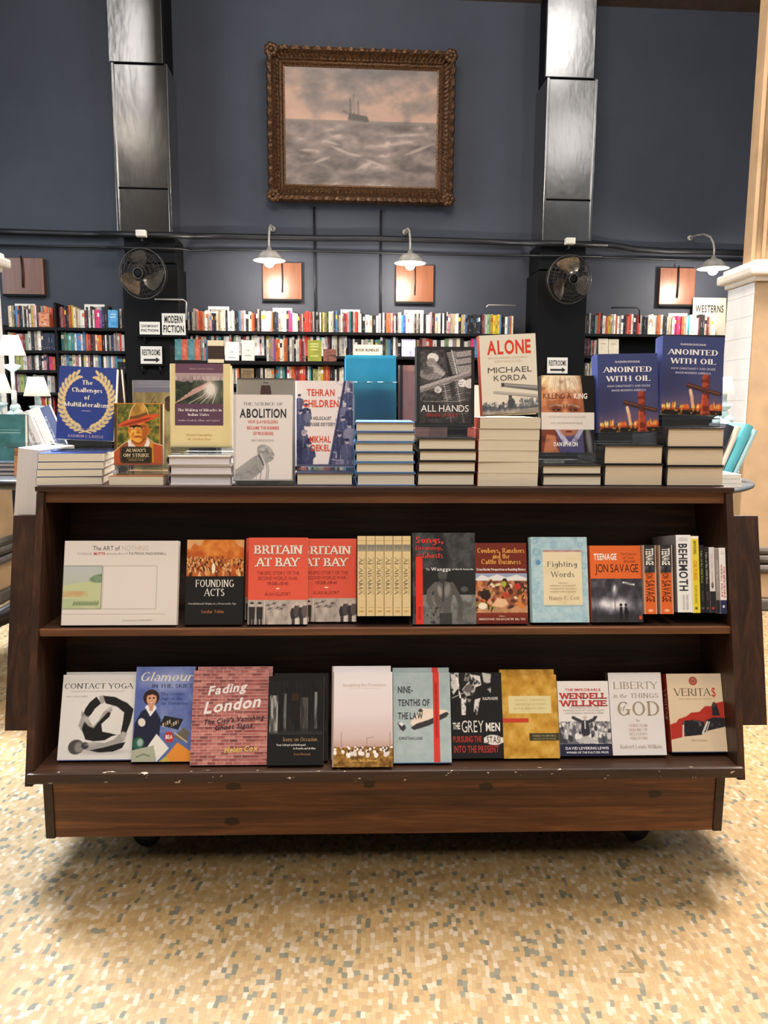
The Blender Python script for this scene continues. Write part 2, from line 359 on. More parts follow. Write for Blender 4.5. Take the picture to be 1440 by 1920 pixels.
class Art:
    def __init__(s, w_, h, base='ffffff', cell=.0013):
        s.W, s.H = w_, h; s.nw, s.nh = max(4, int(w_ / cell)), max(4, int(h / cell)); s.cell = cell
        s.U, s.V = np.meshgrid(np.linspace(0, 1, s.nw), np.linspace(0, 1, s.nh)); s.img = np.ones((s.nh, s.nw, 3)) * np.array(hx(base)); s.txt = []; s.flat = True
    def put(s, mask, c, a=1.0):
        s.flat = False; m = (np.clip(mask, 0, 1) * a)[..., None]; s.img = s.img * (1 - m) + (np.array(hx(c)) if not isinstance(c, np.ndarray) else c) * m; return s
    def rect(s, u0, v0, u1, v1, c, a=1.0): return s.put(((s.U >= u0) & (s.U <= u1) & (s.V >= v0) & (s.V <= v1)).astype(float), c, a)
    def clip(s, u0, v0, u1, v1): return ((s.U >= u0) & (s.U <= u1) & (s.V >= v0) & (s.V <= v1)).astype(float)
    def ell(s, cu, cv, ru, rv, c, rot=0, a=1.0, soft=.12, m=1.0):
        x, y = (s.U - cu) * s.W, (s.V - cv) * s.H; t = R(rot); x, y = x * math.cos(t) + y * math.sin(t), -x * math.sin(t) + y * math.cos(t)
        d = np.sqrt((x / (ru * s.W)) ** 2 + (y / (rv * s.H)) ** 2); return s.put(np.clip((1 - d) / soft + .5, 0, 1) * m, c, a)
    def poly(s, pts, c, a=1.0, m=1.0):
        n = len(pts); us, vs = [p[0] for p in pts], [p[1] for p in pts]; du, dv = 1 / max(1, s.nw - 1), 1 / max(1, s.nh - 1)
        c0, c1 = max(0, int(min(us) / du) - 1), min(s.nw, int(max(us) / du) + 3); r0, r1 = max(0, int(min(vs) / dv) - 1), min(s.nh, int(max(vs) / dv) + 3)
        cov = np.zeros_like(s.U)
        if c1 <= c0 or r1 <= r0: return s
        for ou, ov in ((-.3, -.1), (.1, -.3), (.3, .1), (-.1, .3)):
            x, y = s.U[r0:r1, c0:c1] + ou * du, s.V[r0:r1, c0:c1] + ov * dv; ins = np.zeros_like(x, bool)
            for i in range(n):
                (x0, y0), (x1, y1) = pts[i], pts[(i + 1) % n]
                if y0 == y1: continue
                ins ^= ((y0 > y) != (y1 > y)) & (x < (x1 - x0) * (y - y0) / (y1 - y0) + x0)
            cov[r0:r1, c0:c1] += ins * .25
        return s.put(cov * m, c, a)
    def line(s, pts, w_, c, a=1.0, m=1.0):
        x, y = s.U * s.W, s.V * s.H; best = np.full_like(x, 9.0)
        for (u0, v0), (u1, v1) in zip(pts[:-1], pts[1:]):
            ax, ay, bx, by = u0 * s.W, v0 * s.H, u1 * s.W, v1 * s.H; L = (bx - ax) ** 2 + (by - ay) ** 2 + 1e-12
            t = np.clip(((x - ax) * (bx - ax) + (y - ay) * (by - ay)) / L, 0, 1); best = np.minimum(best, np.hypot(x - ax - t * (bx - ax), y - ay - t * (by - ay)))
        return s.put(np.clip((w_ / 2 - best) / s.cell + .5, 0, 1) * m, c, a)
    def noise(s, su, sv, seed, octs=4): return fbm(s.nh, s.nw, su, sv, seed, octs)
    def ramp(s, f, stops):
        ps = [p for p, _ in stops]; cs = np.array([hx(c) for _, c in stops]); return np.stack([np.interp(f, ps, cs[:, k]) for k in range(3)], -1)
    def photo(s, u0, v0, u1, v1, su, sv, seed, stops, a=1.0, octs=4, contrast=1.8):
        f = np.clip((s.noise(su, sv, seed, octs) - .5) * contrast + .5, 0, 1); return s.put(s.clip(u0, v0, u1, v1), s.ramp(f, stops), a)
    def vgrad(s, u0, v0, u1, v1, c0, c1, a=1.0): return s.put(s.clip(u0, v0, u1, v1), s.ramp((s.V - v0) / (v1 - v0), [(0, c0), (1, c1)]), a)
    def crowd(s, u0, v0, u1, v1, n, seed, cols, size=.03, tall=1.6):
        g = random.Random(seed)
        for i in range(n):
            t = 1 - i / n; u = g.uniform(u0, u1); v = v0 + (v1 - v0) * (t * .9 + g.uniform(0, .1)); c = g.choice(cols); k = size * (.7 + .6 * (1 - t))
            m = s.clip(u0, v0, u1, v1); s.ell(u, v, k * .55, k * tall * .5, c, g.uniform(-20, 20), m=m); s.ell(u, v + k * tall * .55, k * .28, k * .3, g.choice(cols), m=m)
        return s
    def text(s, t, u, v, h, c, font='sans', wd=None, align='c', rot=False, shear=0, slope=0):
        """t centred on u (or from u), baseline v, cap height h of the cover's height, squeezed to wd of the cover's width"""
        s.txt.append((t, u, v, h, c, font, wd, align, rot, shear, slope)); return s
    def emit(s, mb, o, ex, ez, out, lift=.0003, mat=0):
        """o: lower corner, ex and ez: the printed face's sides, out: unit vector off the face"""
        o, ex, ez, out = Vector(o), Vector(ex), Vector(ez), Vector(out)
        if s.flat: mb.grid(s.img[[0, -1]][:, [0, -1]], o + out * lift, ex, ez, mat)
        else: mb.grid(s.img, o + out * lift, ex, ez, mat)
        xu, zu = ex.normalized(), ez.normalized()
        for i, (t, u, v, h, c, font, wd, align, rot, shear, slope) in enumerate(s.txt):
            l2 = lift * (1.8 + .25 * i)
            V, F, L = text_geo(t, font)
            if not V: continue
            if rot:
                sy = h * s.W; sx = (wd * s.H / L) if wd else sy; x0 = v * s.H + (L * sx / 2 if align == 'c' else 0)
                pts = [o + out * l2 + zu * (x0 - p[0] * sx) + xu * (u * s.W + (p[1] - .5) * sy) for p in V]
            else:
                sy = h * s.H; sx = (wd * s.W / L) if wd else sy; x0 = u * s.W - (L * sx / 2 if align == 'c' else L * sx if align == 'r' else 0)
                pts = [o + out * l2 + xu * (x0 + (p[0] + p[1] * shear) * sx) + zu * (v * s.H + p[1] * sy + slope * (p[0] - L / 2) * sx) for p in V]
            mb.add(pts, F, c, mat)

# ---------------------------------------------------------------- books
def book(name, label, cat, group, matrix, w_, h, t, art=None, spine=None, back=None, hard=True, cover='303030', spinecol=None, page='e6dcc8', gloss=False, round_spine=None, top_inset=None):
    """upright book: x across (spine at -w/2), z up from 0, front cover at y=0, back cover at y=t; top-level Empty > cover > cover_print, page_block"""
    root = empty(name, matrix, label, cat, group); mt = M_GLOSS if gloss else M_PRINT
    b = .0025 if hard else .0006; ov = .003 if hard else 0.0; x0, x1 = -w_ / 2, w_ / 2
    rs = (hard and t > .012) if round_spine is None else round_spine
    m = MB()
    if rs:
        bul = min(.004, t * .25); n = 7; x0 += bul
        out = [(x0 - bul * math.sin(math.pi * i / n) + .004 * abs(1 - 2 * i / n) * 0, t * i / n) for i in range(n + 1)]
        inn = [(x0 + b - bul * math.sin(math.pi * i / n), b + (t - 2 * b) * i / n) for i in range(n + 1)]
        prof = [(x1, 0)] + out + [(x1, t), (x1, t - b)] + inn[::-1] + [(x1, b)]
    else:
        prof = [(x1, 0), (x0, 0), (x0, t), (x1, t), (x1, t - b), (x0 + b, t - b), (x0 + b, b), (x1, b)]
    # the profile is built as quads between matching outer and inner points
    k = len(prof) // 2; outer = prof[:k]; inner = prof[k:][::-1]
    sc = hx(spinecol or cover)
    vs = [(p[0], p[1], z) for z in (0, h) for p in outer] + [(p[0], p[1], z) for z in (0, h) for p in inner]
    A, B, Cc, D = 0, k, 2 * k, 3 * k
    for i in range(k - 1):
        c = sc if 0 < i < k - 2 else hx(cover)
        m.add([vs[A + i], vs[A + i + 1], vs[B + i + 1], vs[B + i]], [(3, 2, 1, 0)], c)
        m.add([vs[Cc + i], vs[Cc + i + 1], vs[D + i + 1], vs[D + i]], [(0, 1, 2, 3)], c)
        m.add([vs[A + i], vs[A + i + 1], vs[Cc + i + 1], vs[Cc + i]], [(0, 1, 2, 3)], c)
        m.add([vs[B + i], vs[B + i + 1], vs[D + i + 1], vs[D + i]], [(3, 2, 1, 0)], c)
    for i in (0, k - 1): m.add([vs[A + i], vs[B + i], vs[D + i], vs[Cc + i]], [(0, 1, 2, 3)] if i else [(3, 2, 1, 0)], cover)
    cv = m.build('cover', mt, root)
    pg = MB().box(x0 + b * 1.2, x1 - ov - .0004, b * 1.02, t - b * 1.02, ov + (0.0004 if not hard else 0), h - (top_inset if top_inset is not None else ov) - .0004, page)
    pg.build('page_block', M_PAGE, root)
    p = MB(); x0 = -w_ / 2 if not rs else x0; w_ = x1 - x0
    if art is not None:
        a = Art(w_, h, cover); art(a); a.emit(p, (x0, 0, 0), (w_, 0, 0), (0, 0, h), (0, -1, 0))
    if spine is not None:
        a = Art(t, h, spinecol or cover); spine(a); a.emit(p, (x0, t, 0), (0, -t, 0), (0, 0, h), (-1, 0, 0))
    if back is not None:
        a = Art(w_, h, cover); back(a); a.emit(p, (x1, t, 0), (-w_, 0, 0), (0, 0, h), (0, 1, 0))
    if p.F or p.G: p.build('cover_print', mt, cv)
    return root
def upright(fr, x, y, z, lean=0, yaw=0, roll=0):
    return fr @ Matrix.Translation((x, y, z)) @ Matrix.Rotation(yaw, 4, 'Z') @ Matrix.Rotation(-lean, 4, 'X') @ Matrix.Rotation(roll, 4, 'Y')
def lying(fr, x, y, ztop, yaw=0):
    return fr @ Matrix.Translation((x, y, ztop)) @ Matrix.Rotation(yaw, 4, 'Z') @ Matrix.Rotation(-math.pi / 2, 4, 'X')
# ================================================================ the setting
def floor_mat():
    t = NT('marble_mosaic'); tc = t.new('ShaderNodeTexCoord'); sp = t.new('ShaderNodeSeparateXYZ'); t.link(tc.outputs['Object'], sp.inputs[0])
    TW, TL = .0105, .0165
    wob = t.noise(t.coords((9, 9, 9)), 1, 3, .7); wx = t.math('ADD', sp.outputs['X'], t.math('MULTIPLY', wob, .035)); wy = t.math('ADD', sp.outputs['Y'], t.math('MULTIPLY', wob, .02))
    cx = t.math('DIVIDE', wx, TW); col = t.math('FLOOR', cx)
    wn0 = t.new('ShaderNodeTexWhiteNoise', noise_dimensions='1D'); t.link(col, wn0.inputs['W'])
    cy = t.math('ADD', t.math('DIVIDE', wy, TL), wn0.outputs['Value']); row = t.math('FLOOR', cy)
    cb = t.new('ShaderNodeCombineXYZ'); t.link(col, cb.inputs[0]); t.link(row, cb.inputs[1])
    wn = t.new('ShaderNodeTexWhiteNoise', noise_dimensions='2D'); t.link(cb.outputs[0], wn.inputs['Vector'])
    c = t.ramp(wn.outputs['Value'], [(0, '5e6154'), (.045, '6c6d5e'), (.075, '957a54'), (.2, 'a3865a'), (.38, 'aa9168'), (.55, 'a1885e'), (.72, 'ad997a'), (.86, 'b8aa94'), (.96, 'a08250')], 'CONSTANT')
    big = t.noise(t.coords((1.3, 1.3, 1.3)), 1, 5, .6); c = t.mix(t.ramp(big, [(.35, '000000'), (.7, '707070')]), c, 'e2c496', 'MULTIPLY')
    fx = t.math('FRACT', cx); fy = t.math('FRACT', cy)
    ed = t.math('MINIMUM', t.math('MULTIPLY', t.math('MINIMUM', fx, t.math('SUBTRACT', 1, fx)), TW), t.math('MULTIPLY', t.math('MINIMUM', fy, t.math('SUBTRACT', 1, fy)), TL))
    gr = t.math('GREATER_THAN', ed, .0007); c = t.mix(gr, t.mix(.3, c, '80663c'), c)
    n = t.noise(t.coords((90, 40, 50)), 1, 3); c = t.mix(t.math('MULTIPLY', n, .3), c, '84714f'); t.base(t.mix(1.0, c, 'c4bfba', 'MULTIPLY'))
    t.set(Roughness=.5, Specular_IOR_Level=.3); t.bump(ed, .1, .001); return t.m
M_FLOOR = floor_mat()
def wall_mat():
    t = NT('navy_wall_paint'); n = t.noise(t.coords((.9, .9, .9)), 1, 5, .6); f = t.noise(t.coords((14, 14, 4)), 1, 3)
    t.base(t.mix(t.math('MULTIPLY', f, .25), t.ramp(n, [(.3, '343843'), (.7, '3f434e')]), '2d313a')); t.set(Roughness=.62, Specular_IOR_Level=.35); t.bump(f, .12, .01); return t.m
M_WALL = wall_mat()
def gloss_panel():
    t = NT('black_glazed_panel'); n = t.noise(t.coords((2.2, 2.2, 1.1)), 1, 4, .55); f = t.noise(t.coords((30, 30, 3)), 1, 3)
    t.base(t.ramp(n, [(.3, '111112'), (.7, '1d1c1b')])); t.b.inputs['Roughness'].default_value = .22
    t.set(Coat_Weight=1.0, Coat_Roughness=.14, Specular_IOR_Level=1.0, Metallic=0); t.bump(t.math('ADD', n, t.math('MULTIPLY', f, .03)), .22, .05); return t.m
M_PANEL = gloss_panel()
M_BLACK = mat_plain('black_paint', '0b0b0d', .6, spec=.15)
M_IRON = mat_plain('black_iron', '1d1e22', .45, .2)
M_STONE = mat_plain('buff_stone', 'a58765', .75, 0, .06, 7, .1)
M_PALE = mat_plain('pale_stone', 'e4dcd0', .7, 0, .05, 5, .08)

# floor and back wall
tag(MB().box(-12, 12, -4, 11, -.06, 0).build('floor', M_FLOOR), kind='structure')
tag(MB().box(-9, 9, 0, .25, 0, 8.2).build('wall_back', M_WALL, matrix=WALL), kind='structure')
p = hit(WALL, 1300, 8, -.12)
tag(MB().prism([(0, p.z), (-.14, p.z + .06), (-.2, p.z + .2), (-.2, p.z + .5), (0, p.z + .5)], -9, 9, 'x').build('trim_cornice', mat_plain('brown_plaster', '4a3c30', .7), matrix=WALL), kind='structure')

# the two glazed pilasters
PD = .45
def pilaster(name, pxs_top, joints, px_low):
    """pxs_top: columns of the left and right edge of the front face at half height; px_low: the same of the black lower part"""
    a, b = hit(WALL, pxs_top[0], 260, -PD), hit(WALL, pxs_top[1], 260, -PD); x0, x1 = a.x, b.x
    zl = hit(WALL, 268, 441, -PD).z
    root = tag(MB().box(x0 + .015, x1 - .015, -PD + .03, 0, zl, 8.1).build(name, M_BLACK, matrix=WALL), kind='structure')
    zs = [zl + .02] + [hit(WALL, pxs_top[0], j, -PD).z for j in joints[::-1]] + [8.1]
    for i in range(len(zs) - 1):
        top = i == len(zs) - 2
        MB().box(x0 - (.03 if top else 0), x1 - (.03 if top else 0), -PD - (.012 if top else 0), -PD + .04, zs[i] + .006, zs[i + 1] - .006, ch=.006).build('glazed_panel', M_PANEL, root)
    MB().box(x0 - .012, x0 + .018, -PD - .02, 0, zl, zs[-2], ch=.005).build('edge_trim', M_PANEL, root)
    MB().box(x1 - .018, x1 + .012, -PD - .02, 0, zl, zs[-2], ch=.005).build('edge_trim', M_PANEL, root)
    c, d = hit(WALL, px_low[0], 560, -PD - .05), hit(WALL, px_low[1], 560, -PD - .05)
    MB().box(c.x, d.x, -PD - .05, 0, 0, zl - .3).build('lower_casing', M_BLACK, root)
    MB().box(c.x + .02, d.x - .02, -PD - .02, 0, zl - .28, zl, ch=.01).build('collar', M_BLACK, root)
    return root, x0, x1, zl
PIL1 = pilaster('wall_pilaster', (216, 316), (118, 352), (231, 334))
PIL2 = pilaster('wall_pilaster', (1024, 1114), (146, 374), (1008, 1100))

# wall conduits and the sagging cable
def wpath(pts, off): return [tuple(hit(WALL, x, y, off)) for x, y in pts]
def wobject(mb, name, mats, label=None, cat=None, group=None, kind=None): return tag(mb.build(name, mats, matrix=WALL), label, cat, group, kind)
def around(pil, py0, py1, r_, flush=False):
    x0, x1 = pil[1] - .06 - r_, pil[2] + .06 + r_; y1 = -PD - .05 - r_ * .6; z0, z1 = hit(WALL, 268 if x0 < 0 else 1060, py0, -r_).z, hit(WALL, 268 if x0 < 0 else 1060, py1, -r_).z
    if flush: z2 = hit(WALL, 268 if x0 < 0 else 1060, py0, y1).z; return [(x0, -r_, z0), (x0, y1, z2), (x1, y1, z2), (x1, -r_, z1)]
    return [(x0, -r_, z0), (x0, y1, z0), (x1, y1, z1), (x1, -r_, z1)]
cab = wpath([(-60, 432), (60, 436), (150, 439)], -.085) + around(PIL1, 440, 441, .085, True) + wpath([(420, 443), (520, 445), (610, 447), (700, 447), (800, 450), (900, 453)], -.085) + around(PIL2, 457, 455, .085, True) + wpath([(1150, 460), (1190, 467), (1250, 471), (1330, 472), (1420, 475)], -.085)
wobject(MB().tube(cab, .033, 8), 'cable_bundle', M_IRON, 'thick black cable bundle sagging along the navy wall above the fans', 'cable')
pip = wpath([(-60, 459), (180, 463)], -.05) + around(PIL1, 465, 468, .05, True) + wpath([(420, 468), (560, 470), (780, 476), (940, 479)], -.05) + around(PIL2, 480, 481, .05, True) + wpath([(1180, 484), (1280, 487), (1420, 489)], -.05)
wobject(MB().tube(pip, .013, 8), 'conduit_pipe', M_IRON, 'thin black conduit running level across the wall below the cable bundle', 'pipe')
wobject(MB().tube(wpath([(589, 388), (592, 640)], -.014), .013, 8), 'conduit_pipe', M_IRON, 'upright black conduit on the wall between the two lit lamps, nearer the first', 'pipe')
wobject(MB().tube(wpath([(714, 395), (714, 640)], -.014), .012, 8), 'conduit_pipe', M_IRON, 'upright black conduit on the wall beside the lamp over the long bookcase', 'pipe')

# ---- seascape in its gilt frame
M_GILT = mat_plain('dark_gilding', '4a3320', .34, .6, .6, 60, .3)
def painting():
    off = -.10; c = [hit(WALL, x, y, off) for x, y in ((500, 92), (853, 104), (845, 384), (506, 378))]
    cx = sum(q.x for q in c) / 4; z0 = (c[2].z + c[3].z) / 2; z1 = (c[0].z + c[1].z) / 2; W_ = (c[1].x - c[0].x + c[2].x - c[3].x) / 2; H_ = z1 - z0
    M = WALL @ Matrix.Translation((cx, off + .03, z0)) @ Matrix.Rotation(R(2.0), 4, 'X')
    root = empty('framed_painting', M, 'large gilt-framed painting of a stormy sea on the navy wall', 'painting')
    fw = .185
    prof = [(0, .0), (.0, -.07), (.018, -.10), (.045, -.105), (.07, -.075), (.10, -.05), (.118, -.062), (.13, -.045), (.15, -.05), (.168, -.035), (fw, -.03), (fw, .02)]
    def sweep(mb, a, b, inn, n):
        # a..b along one side; inn: unit vector toward the middle
        a, b, inn = Vector(a), Vector(b), Vector(inn); d = (b - a); L = d.length; d.normalize(); vs = []
        for i in range(n + 1):
            s_ = i / n
            for k, (q, y) in enumerate(prof):
                t0 = a + d * q; t1 = b - d * q; p = t0 + (t1 - t0) * s_ + inn * q
                lump = abs(math.sin(math.pi * s_ * round(L / .12)))
                if k in (1, 2): p -= inn * (.012 * lump); 
                if k in (2, 3): y -= .02 * lump
                if k in (4, 5): y -= .008 * abs(math.sin(math.pi * s_ * round(L / .05)))
                vs.append((p.x, y, p.z))
        m = len(prof); mb.add(vs, [(i * m + k, i * m + k + 1, (i + 1) * m + k + 1, (i + 1) * m + k) for i in range(n) for k in range(m - 1)], '6b4a26')
    for nm, a, b, i_, n in (('bottom', (-W_ / 2, 0, 0), (W_ / 2, 0, 0), (0, 0, 1), 220), ('top', (W_ / 2, 0, H_), (-W_ / 2, 0, H_), (0, 0, -1), 220), ('l', (-W_ / 2, 0, H_), (-W_ / 2, 0, 0), (1, 0, 0), 160), ('r', (W_ / 2, 0, 0), (W_ / 2, 0, H_), (-1, 0, 0), 160)):
        m = MB(); sweep(m, a, b, i_, n); m.build('frame_rail', M_GILT, root)
    for sx in (-1, 1):
        for z, sz in ((0, -1), (H_, 1)):
            m = MB(); cx_, cz_ = sx * (W_ / 2 - .05), z - sz * .05
            for k in range(7):
                a = R(k * 51); m.lathe([(.012, -.12), (.03, -.11), (.036, -.09), (.03, -.06)], 8, (cx_ + .045 * math.cos(a), 0, cz_ + .045 * math.sin(a)), 'y')
            m.lathe([(.01, -.135), (.026, -.125), (.032, -.1), (.03, -.06)], 10, (cx_, 0, cz_), 'y'); m.build('corner_ornament_molding', M_GILT, root)
    w2, h2 = W_ - 2 * fw + .02, H_ - 2 * fw + .02; a = Art(w2, h2, '8a7a70', .011); hz = .56
    n1, n2 = a.noise(5, 6, 3, 5), a.noise(9, 12, 5, 5)
    sky = a.ramp(np.clip((a.V - hz) / (1 - hz) * .75 + (n1 - .5) * 1.3, 0, 1), [(0, 'c49c86'), (.25, 'b8947f'), (.5, '8d7a70'), (.8, '6d635e'), (1, '746a63')]); a.put((a.V > hz).astype(float), sky)
    sea = a.ramp(np.clip(n2 * 1.5 - .3 + .15 * np.sin(a.V * 55 + n1 * 14), 0, 1), [(0, '5c504a'), (.4, '796a63'), (.75, '917f76'), (1, 'c4a999')]); a.put(np.clip((hz + .11 * (n1 - .5) + .03 * (n2 - .5) - a.V) * 22, 0, 1), sea)
    for u, v, l, r_ in ((.30, .37, .05, -15), (.36, .31, .06, -20), (.24, .22, .05, 20), (.6, .2, .08, -18), (.52, .18, .05, 25), (.75, .38, .1, 10), (.88, .33, .09, 22), (.45, .27, .05, -10), (.8, .45, .1, 5), (.15, .3, .05, 0)): a.ell(u, v, l, .012, 'b9a498', r_, .75, .9)
    a.poly([(.41, .565), (.55, .55), (.54, .60), (.42, .625)], '4b4542', .9)
    for u in (.43, .455, .48): a.line([(u, .6), (u - .004, .78 - abs(u - .45) * 2)], .02, '5a504b', .8)
    a.poly([(.44, .63), (.48, .62), (.47, .76), (.45, .76)], '9a8478', .7); a.poly([(.49, .62), (.53, .61), (.51, .68)], 'a38c80', .6); a.line([(.38, .64), (.44, .6)], .02, '5a504b', .7)
    m = MB(); a.emit(m, (-w2 / 2, -.028, fw - .01), (w2, 0, 0), (0, 0, h2), (0, -1, 0)); m.box(-w2 / 2, w2 / 2, -.027, .01, fw - .01, fw - .01 + h2, '4a3c30'); m.build('canvas', M_PRINT, root)
painting()

# ---- plywood squares on the wall
M_PLY = mat_wood('plywood', '5a3019', '86502e', 'z', .34, gs=.25)
def ply(px0, px1, py0, py1, label):
    a, b = hit(WALL, px0, py1, -.06), hit(WALL, px1, py0, -.06)
    root = empty('plywood_panel', WALL @ Matrix.Translation(((a.x + b.x) / 2, -.03, a.z)), label, 'panel', 'plywood squares under the wall lamps')
    hw, h = (b.x - a.x) / 2, b.z - a.z
    MB().box(-hw, hw, -.03, .02, 0, h, ch=.004).build('board', M_PLY, root)
    MB().tube([(0, -.045, h * 1.05), (.005, -.05, h * .6), (0, -.045, h * .2)], .008, 6).build('hanging_cord', M_IRON, root)
    MB().box(-hw * .99, hw * .99, -.034, .0, -.012, .012).build('lower_lip', M_BLACK, root)
ply(5, 80, 484, 553, 'plywood square on the navy wall beside the pale pier with the candelabra')
ply(493, 565, 493, 562, 'plywood square behind the lit lamp nearer the fan over the cream book')
ply(742, 813, 498, 567, 'plywood square behind the lit lamp over the book with sailors')
ply(1235, 1305, 503, 572, 'plywood square on the wall above the WESTERNS sign')

# ---- gooseneck wall lamps
M_ENAMEL = mat_plain('grey_enamel', 'b4aea4', .35, .2)
M_BULB = NT('lit_bulb'); M_BULB.set(Emission_Color=(1, .93, .82, 1), Emission_Strength=14.0); M_BULB = M_BULB.m
def wall_lamp(px, py, label, power=44):
    off = -.62; p = hit(WALL, px, py, off)
    root = empty('gooseneck_lamp', WALL @ Matrix.Translation((p.x, off, p.z)), label, 'lamp', 'gooseneck wall lamps')
    top = .31
    path = [(0, .615, .44), (0, .45, .435), (0, .25, .405), (0, .1, .345), (0, .03, .27), (0, 0, .2), (0, 0, .1)]
    MB().tube(path, .011, 8).build('gooseneck_arm', M_ENAMEL, root)
    MB().lathe([(.03, .59), (.03, .62)], 14, (0, 0, .44), 'y').build('wall_plate', M_ENAMEL, root)
    sh = MB().lathe([(.02, .13), (.03, .10), (.07, .09), (.105, .06), (.125, .03), (.132, .01), (.17, 0), (.168, -.006), (.128, .004), (.118, .028), (.098, .055), (.066, .08), (.02, .09)], 28)
    sh.build('lamp_shade', M_ENAMEL, root)
    MB().lathe([(.01, .07), (.03, .05), (.04, .02), (.052, -.015), (.05, -.04), (.034, -.062), (.01, -.072)], 18).build('light_bulb', M_BULB, root)
    l = bpy.data.lights.new('wall_lamp_glow', 'POINT'); l.energy = power; l.color = (1, .9, .76); l.shadow_soft_size = .05
    o = bpy.data.objects.new('wall_lamp_glow', l); COL.objects.link(o); o.matrix_world = root.matrix_world @ Matrix.Translation((0, 0, -.13))
wall_lamp(505, 488, 'lit gooseneck lamp with grey dome shade nearest the first fan')
wall_lamp(769, 493, 'lit gooseneck lamp with grey dome shade over the middle of the long bookcase')
wall_lamp(1337, 503, 'lit gooseneck lamp with grey dome shade above the WESTERNS sign')

# ---- wall fans
M_WIRE = mat_plain('dark_wire', '504b46', .35, .6)
M_BLADE = mat_plain('dark_metal_blade', '8a8177', .22, .9)
def fan(px, py, d, label, tilt, spin):
    off = -PD - .42; p = hit(WALL, px, py, off); r_ = d / 2 * .98
    root = empty('mounted_fan', WALL @ Matrix.Translation((p.x, off, p.z)) @ Matrix.Rotation(tilt, 4, 'Z') @ Matrix.Rotation(R(6), 4, 'X'), label, 'fan', 'black wall fans')
    cg = MB()
    for k, (rr, y) in enumerate(((1, 0), (.85, -.045), (.68, -.065), (.5, -.075), (.32, -.08), (.96, .06), (.8, .09), (.5, .1))):
        cg.tube([(r_ * rr * math.cos(2 * math.pi * i / 40), y, r_ * rr * math.sin(2 * math.pi * i / 40)) for i in range(40)], .0055 if k == 0 else .0016, 5, closed=True)
    for i in range(36):
        a = 2 * math.pi * i / 36; c, s_ = math.cos(a), math.sin(a)
        cg.tube([(r_ * q * c, y, r_ * q * s_) for q, y in ((.2, -.08), (.5, -.075), (.85, -.045), (1, 0), (.8, .09), (.3, .11))], .0011, 4, caps=False)
    cg.build('wire_grille', M_WIRE, root)
    for i in range(3):
        a0 = spin + i * 2 * math.pi / 3; vs = []; n = 8
        for j in range(n + 1):
            t = j / n; rr = r_ * (.15 + .75 * t); wd = .38 + .25 * math.sin(math.pi * t * .85)
            for k in range(6):
                q = k / 5 - .5; a = a0 + q * 2 * wd + .35 * t; vs.append((rr * math.cos(a), -.01 + q * .09, rr * math.sin(a)))
        MB().add(vs, [(j * 6 + k, j * 6 + k + 1, j * 6 + k + 7, j * 6 + k + 6) for j in range(n) for k in range(5)], sm=True).build('fan_blade', M_BLADE, root)
    MB().lathe([(.02, -.095), (.05, -.09), (.055, -.05), (.045, .0)], 20, (0, 0, 0), 'y').build('hub', M_BLACK, root)
    MB().tube([(.05 * math.cos(2 * math.pi * i / 24), -.093, .05 * math.sin(2 * math.pi * i / 24)) for i in range(24)], .006, 6, closed=True).build('hub_ring', M_WIRE, root)
    MB().lathe([(.06, .08), (.075, .1), (.075, .22), (.05, .26)], 18, (0, 0, 0), 'y').build('motor', M_BLACK, root)
    MB().tube([(0, .2, 0), (0, .3, -.02), (0, .42, -.02)], .025, 8).build('wall_bracket', M_BLACK, root)
fan(267, 513, .50, 'black wall fan on the pilaster above the MODERN FICTION sign', R(-14), R(200))
fan(1068, 524, .50, 'black wall fan on the pilaster above the book with a red ALONE title', R(10), R(85))
M_BOXW = mat_plain('white_plastic', 'e8e0d2', .4)
for px, py, lb in ((272, 444, 'small white box on the pilaster above the fan near MODERN FICTION'), (1060, 458, 'small white box on the pilaster above the fan near the WESTERNS sign')):
    p = hit(WALL, px, py, -PD - .02); root = empty('junction_box', WALL @ Matrix.Translation((p.x, -PD - .02, p.z)), lb, 'box', 'white boxes on the pilasters')
    MB().box(-.05, .05, -.20, -.125, -.035, .03, ch=.006).build('housing', M_BOXW, root); MB().box(-.01, .01, -.13, -.01, -.075, -.06).box(-.01, .01, -.14, -.127, -.07, 0).build('bracket', M_IRON, root); MB().box(-.04, .04, -.204, -.19, -.03, -.005, ch=.002).build('lens_cover', M_PALE, root)

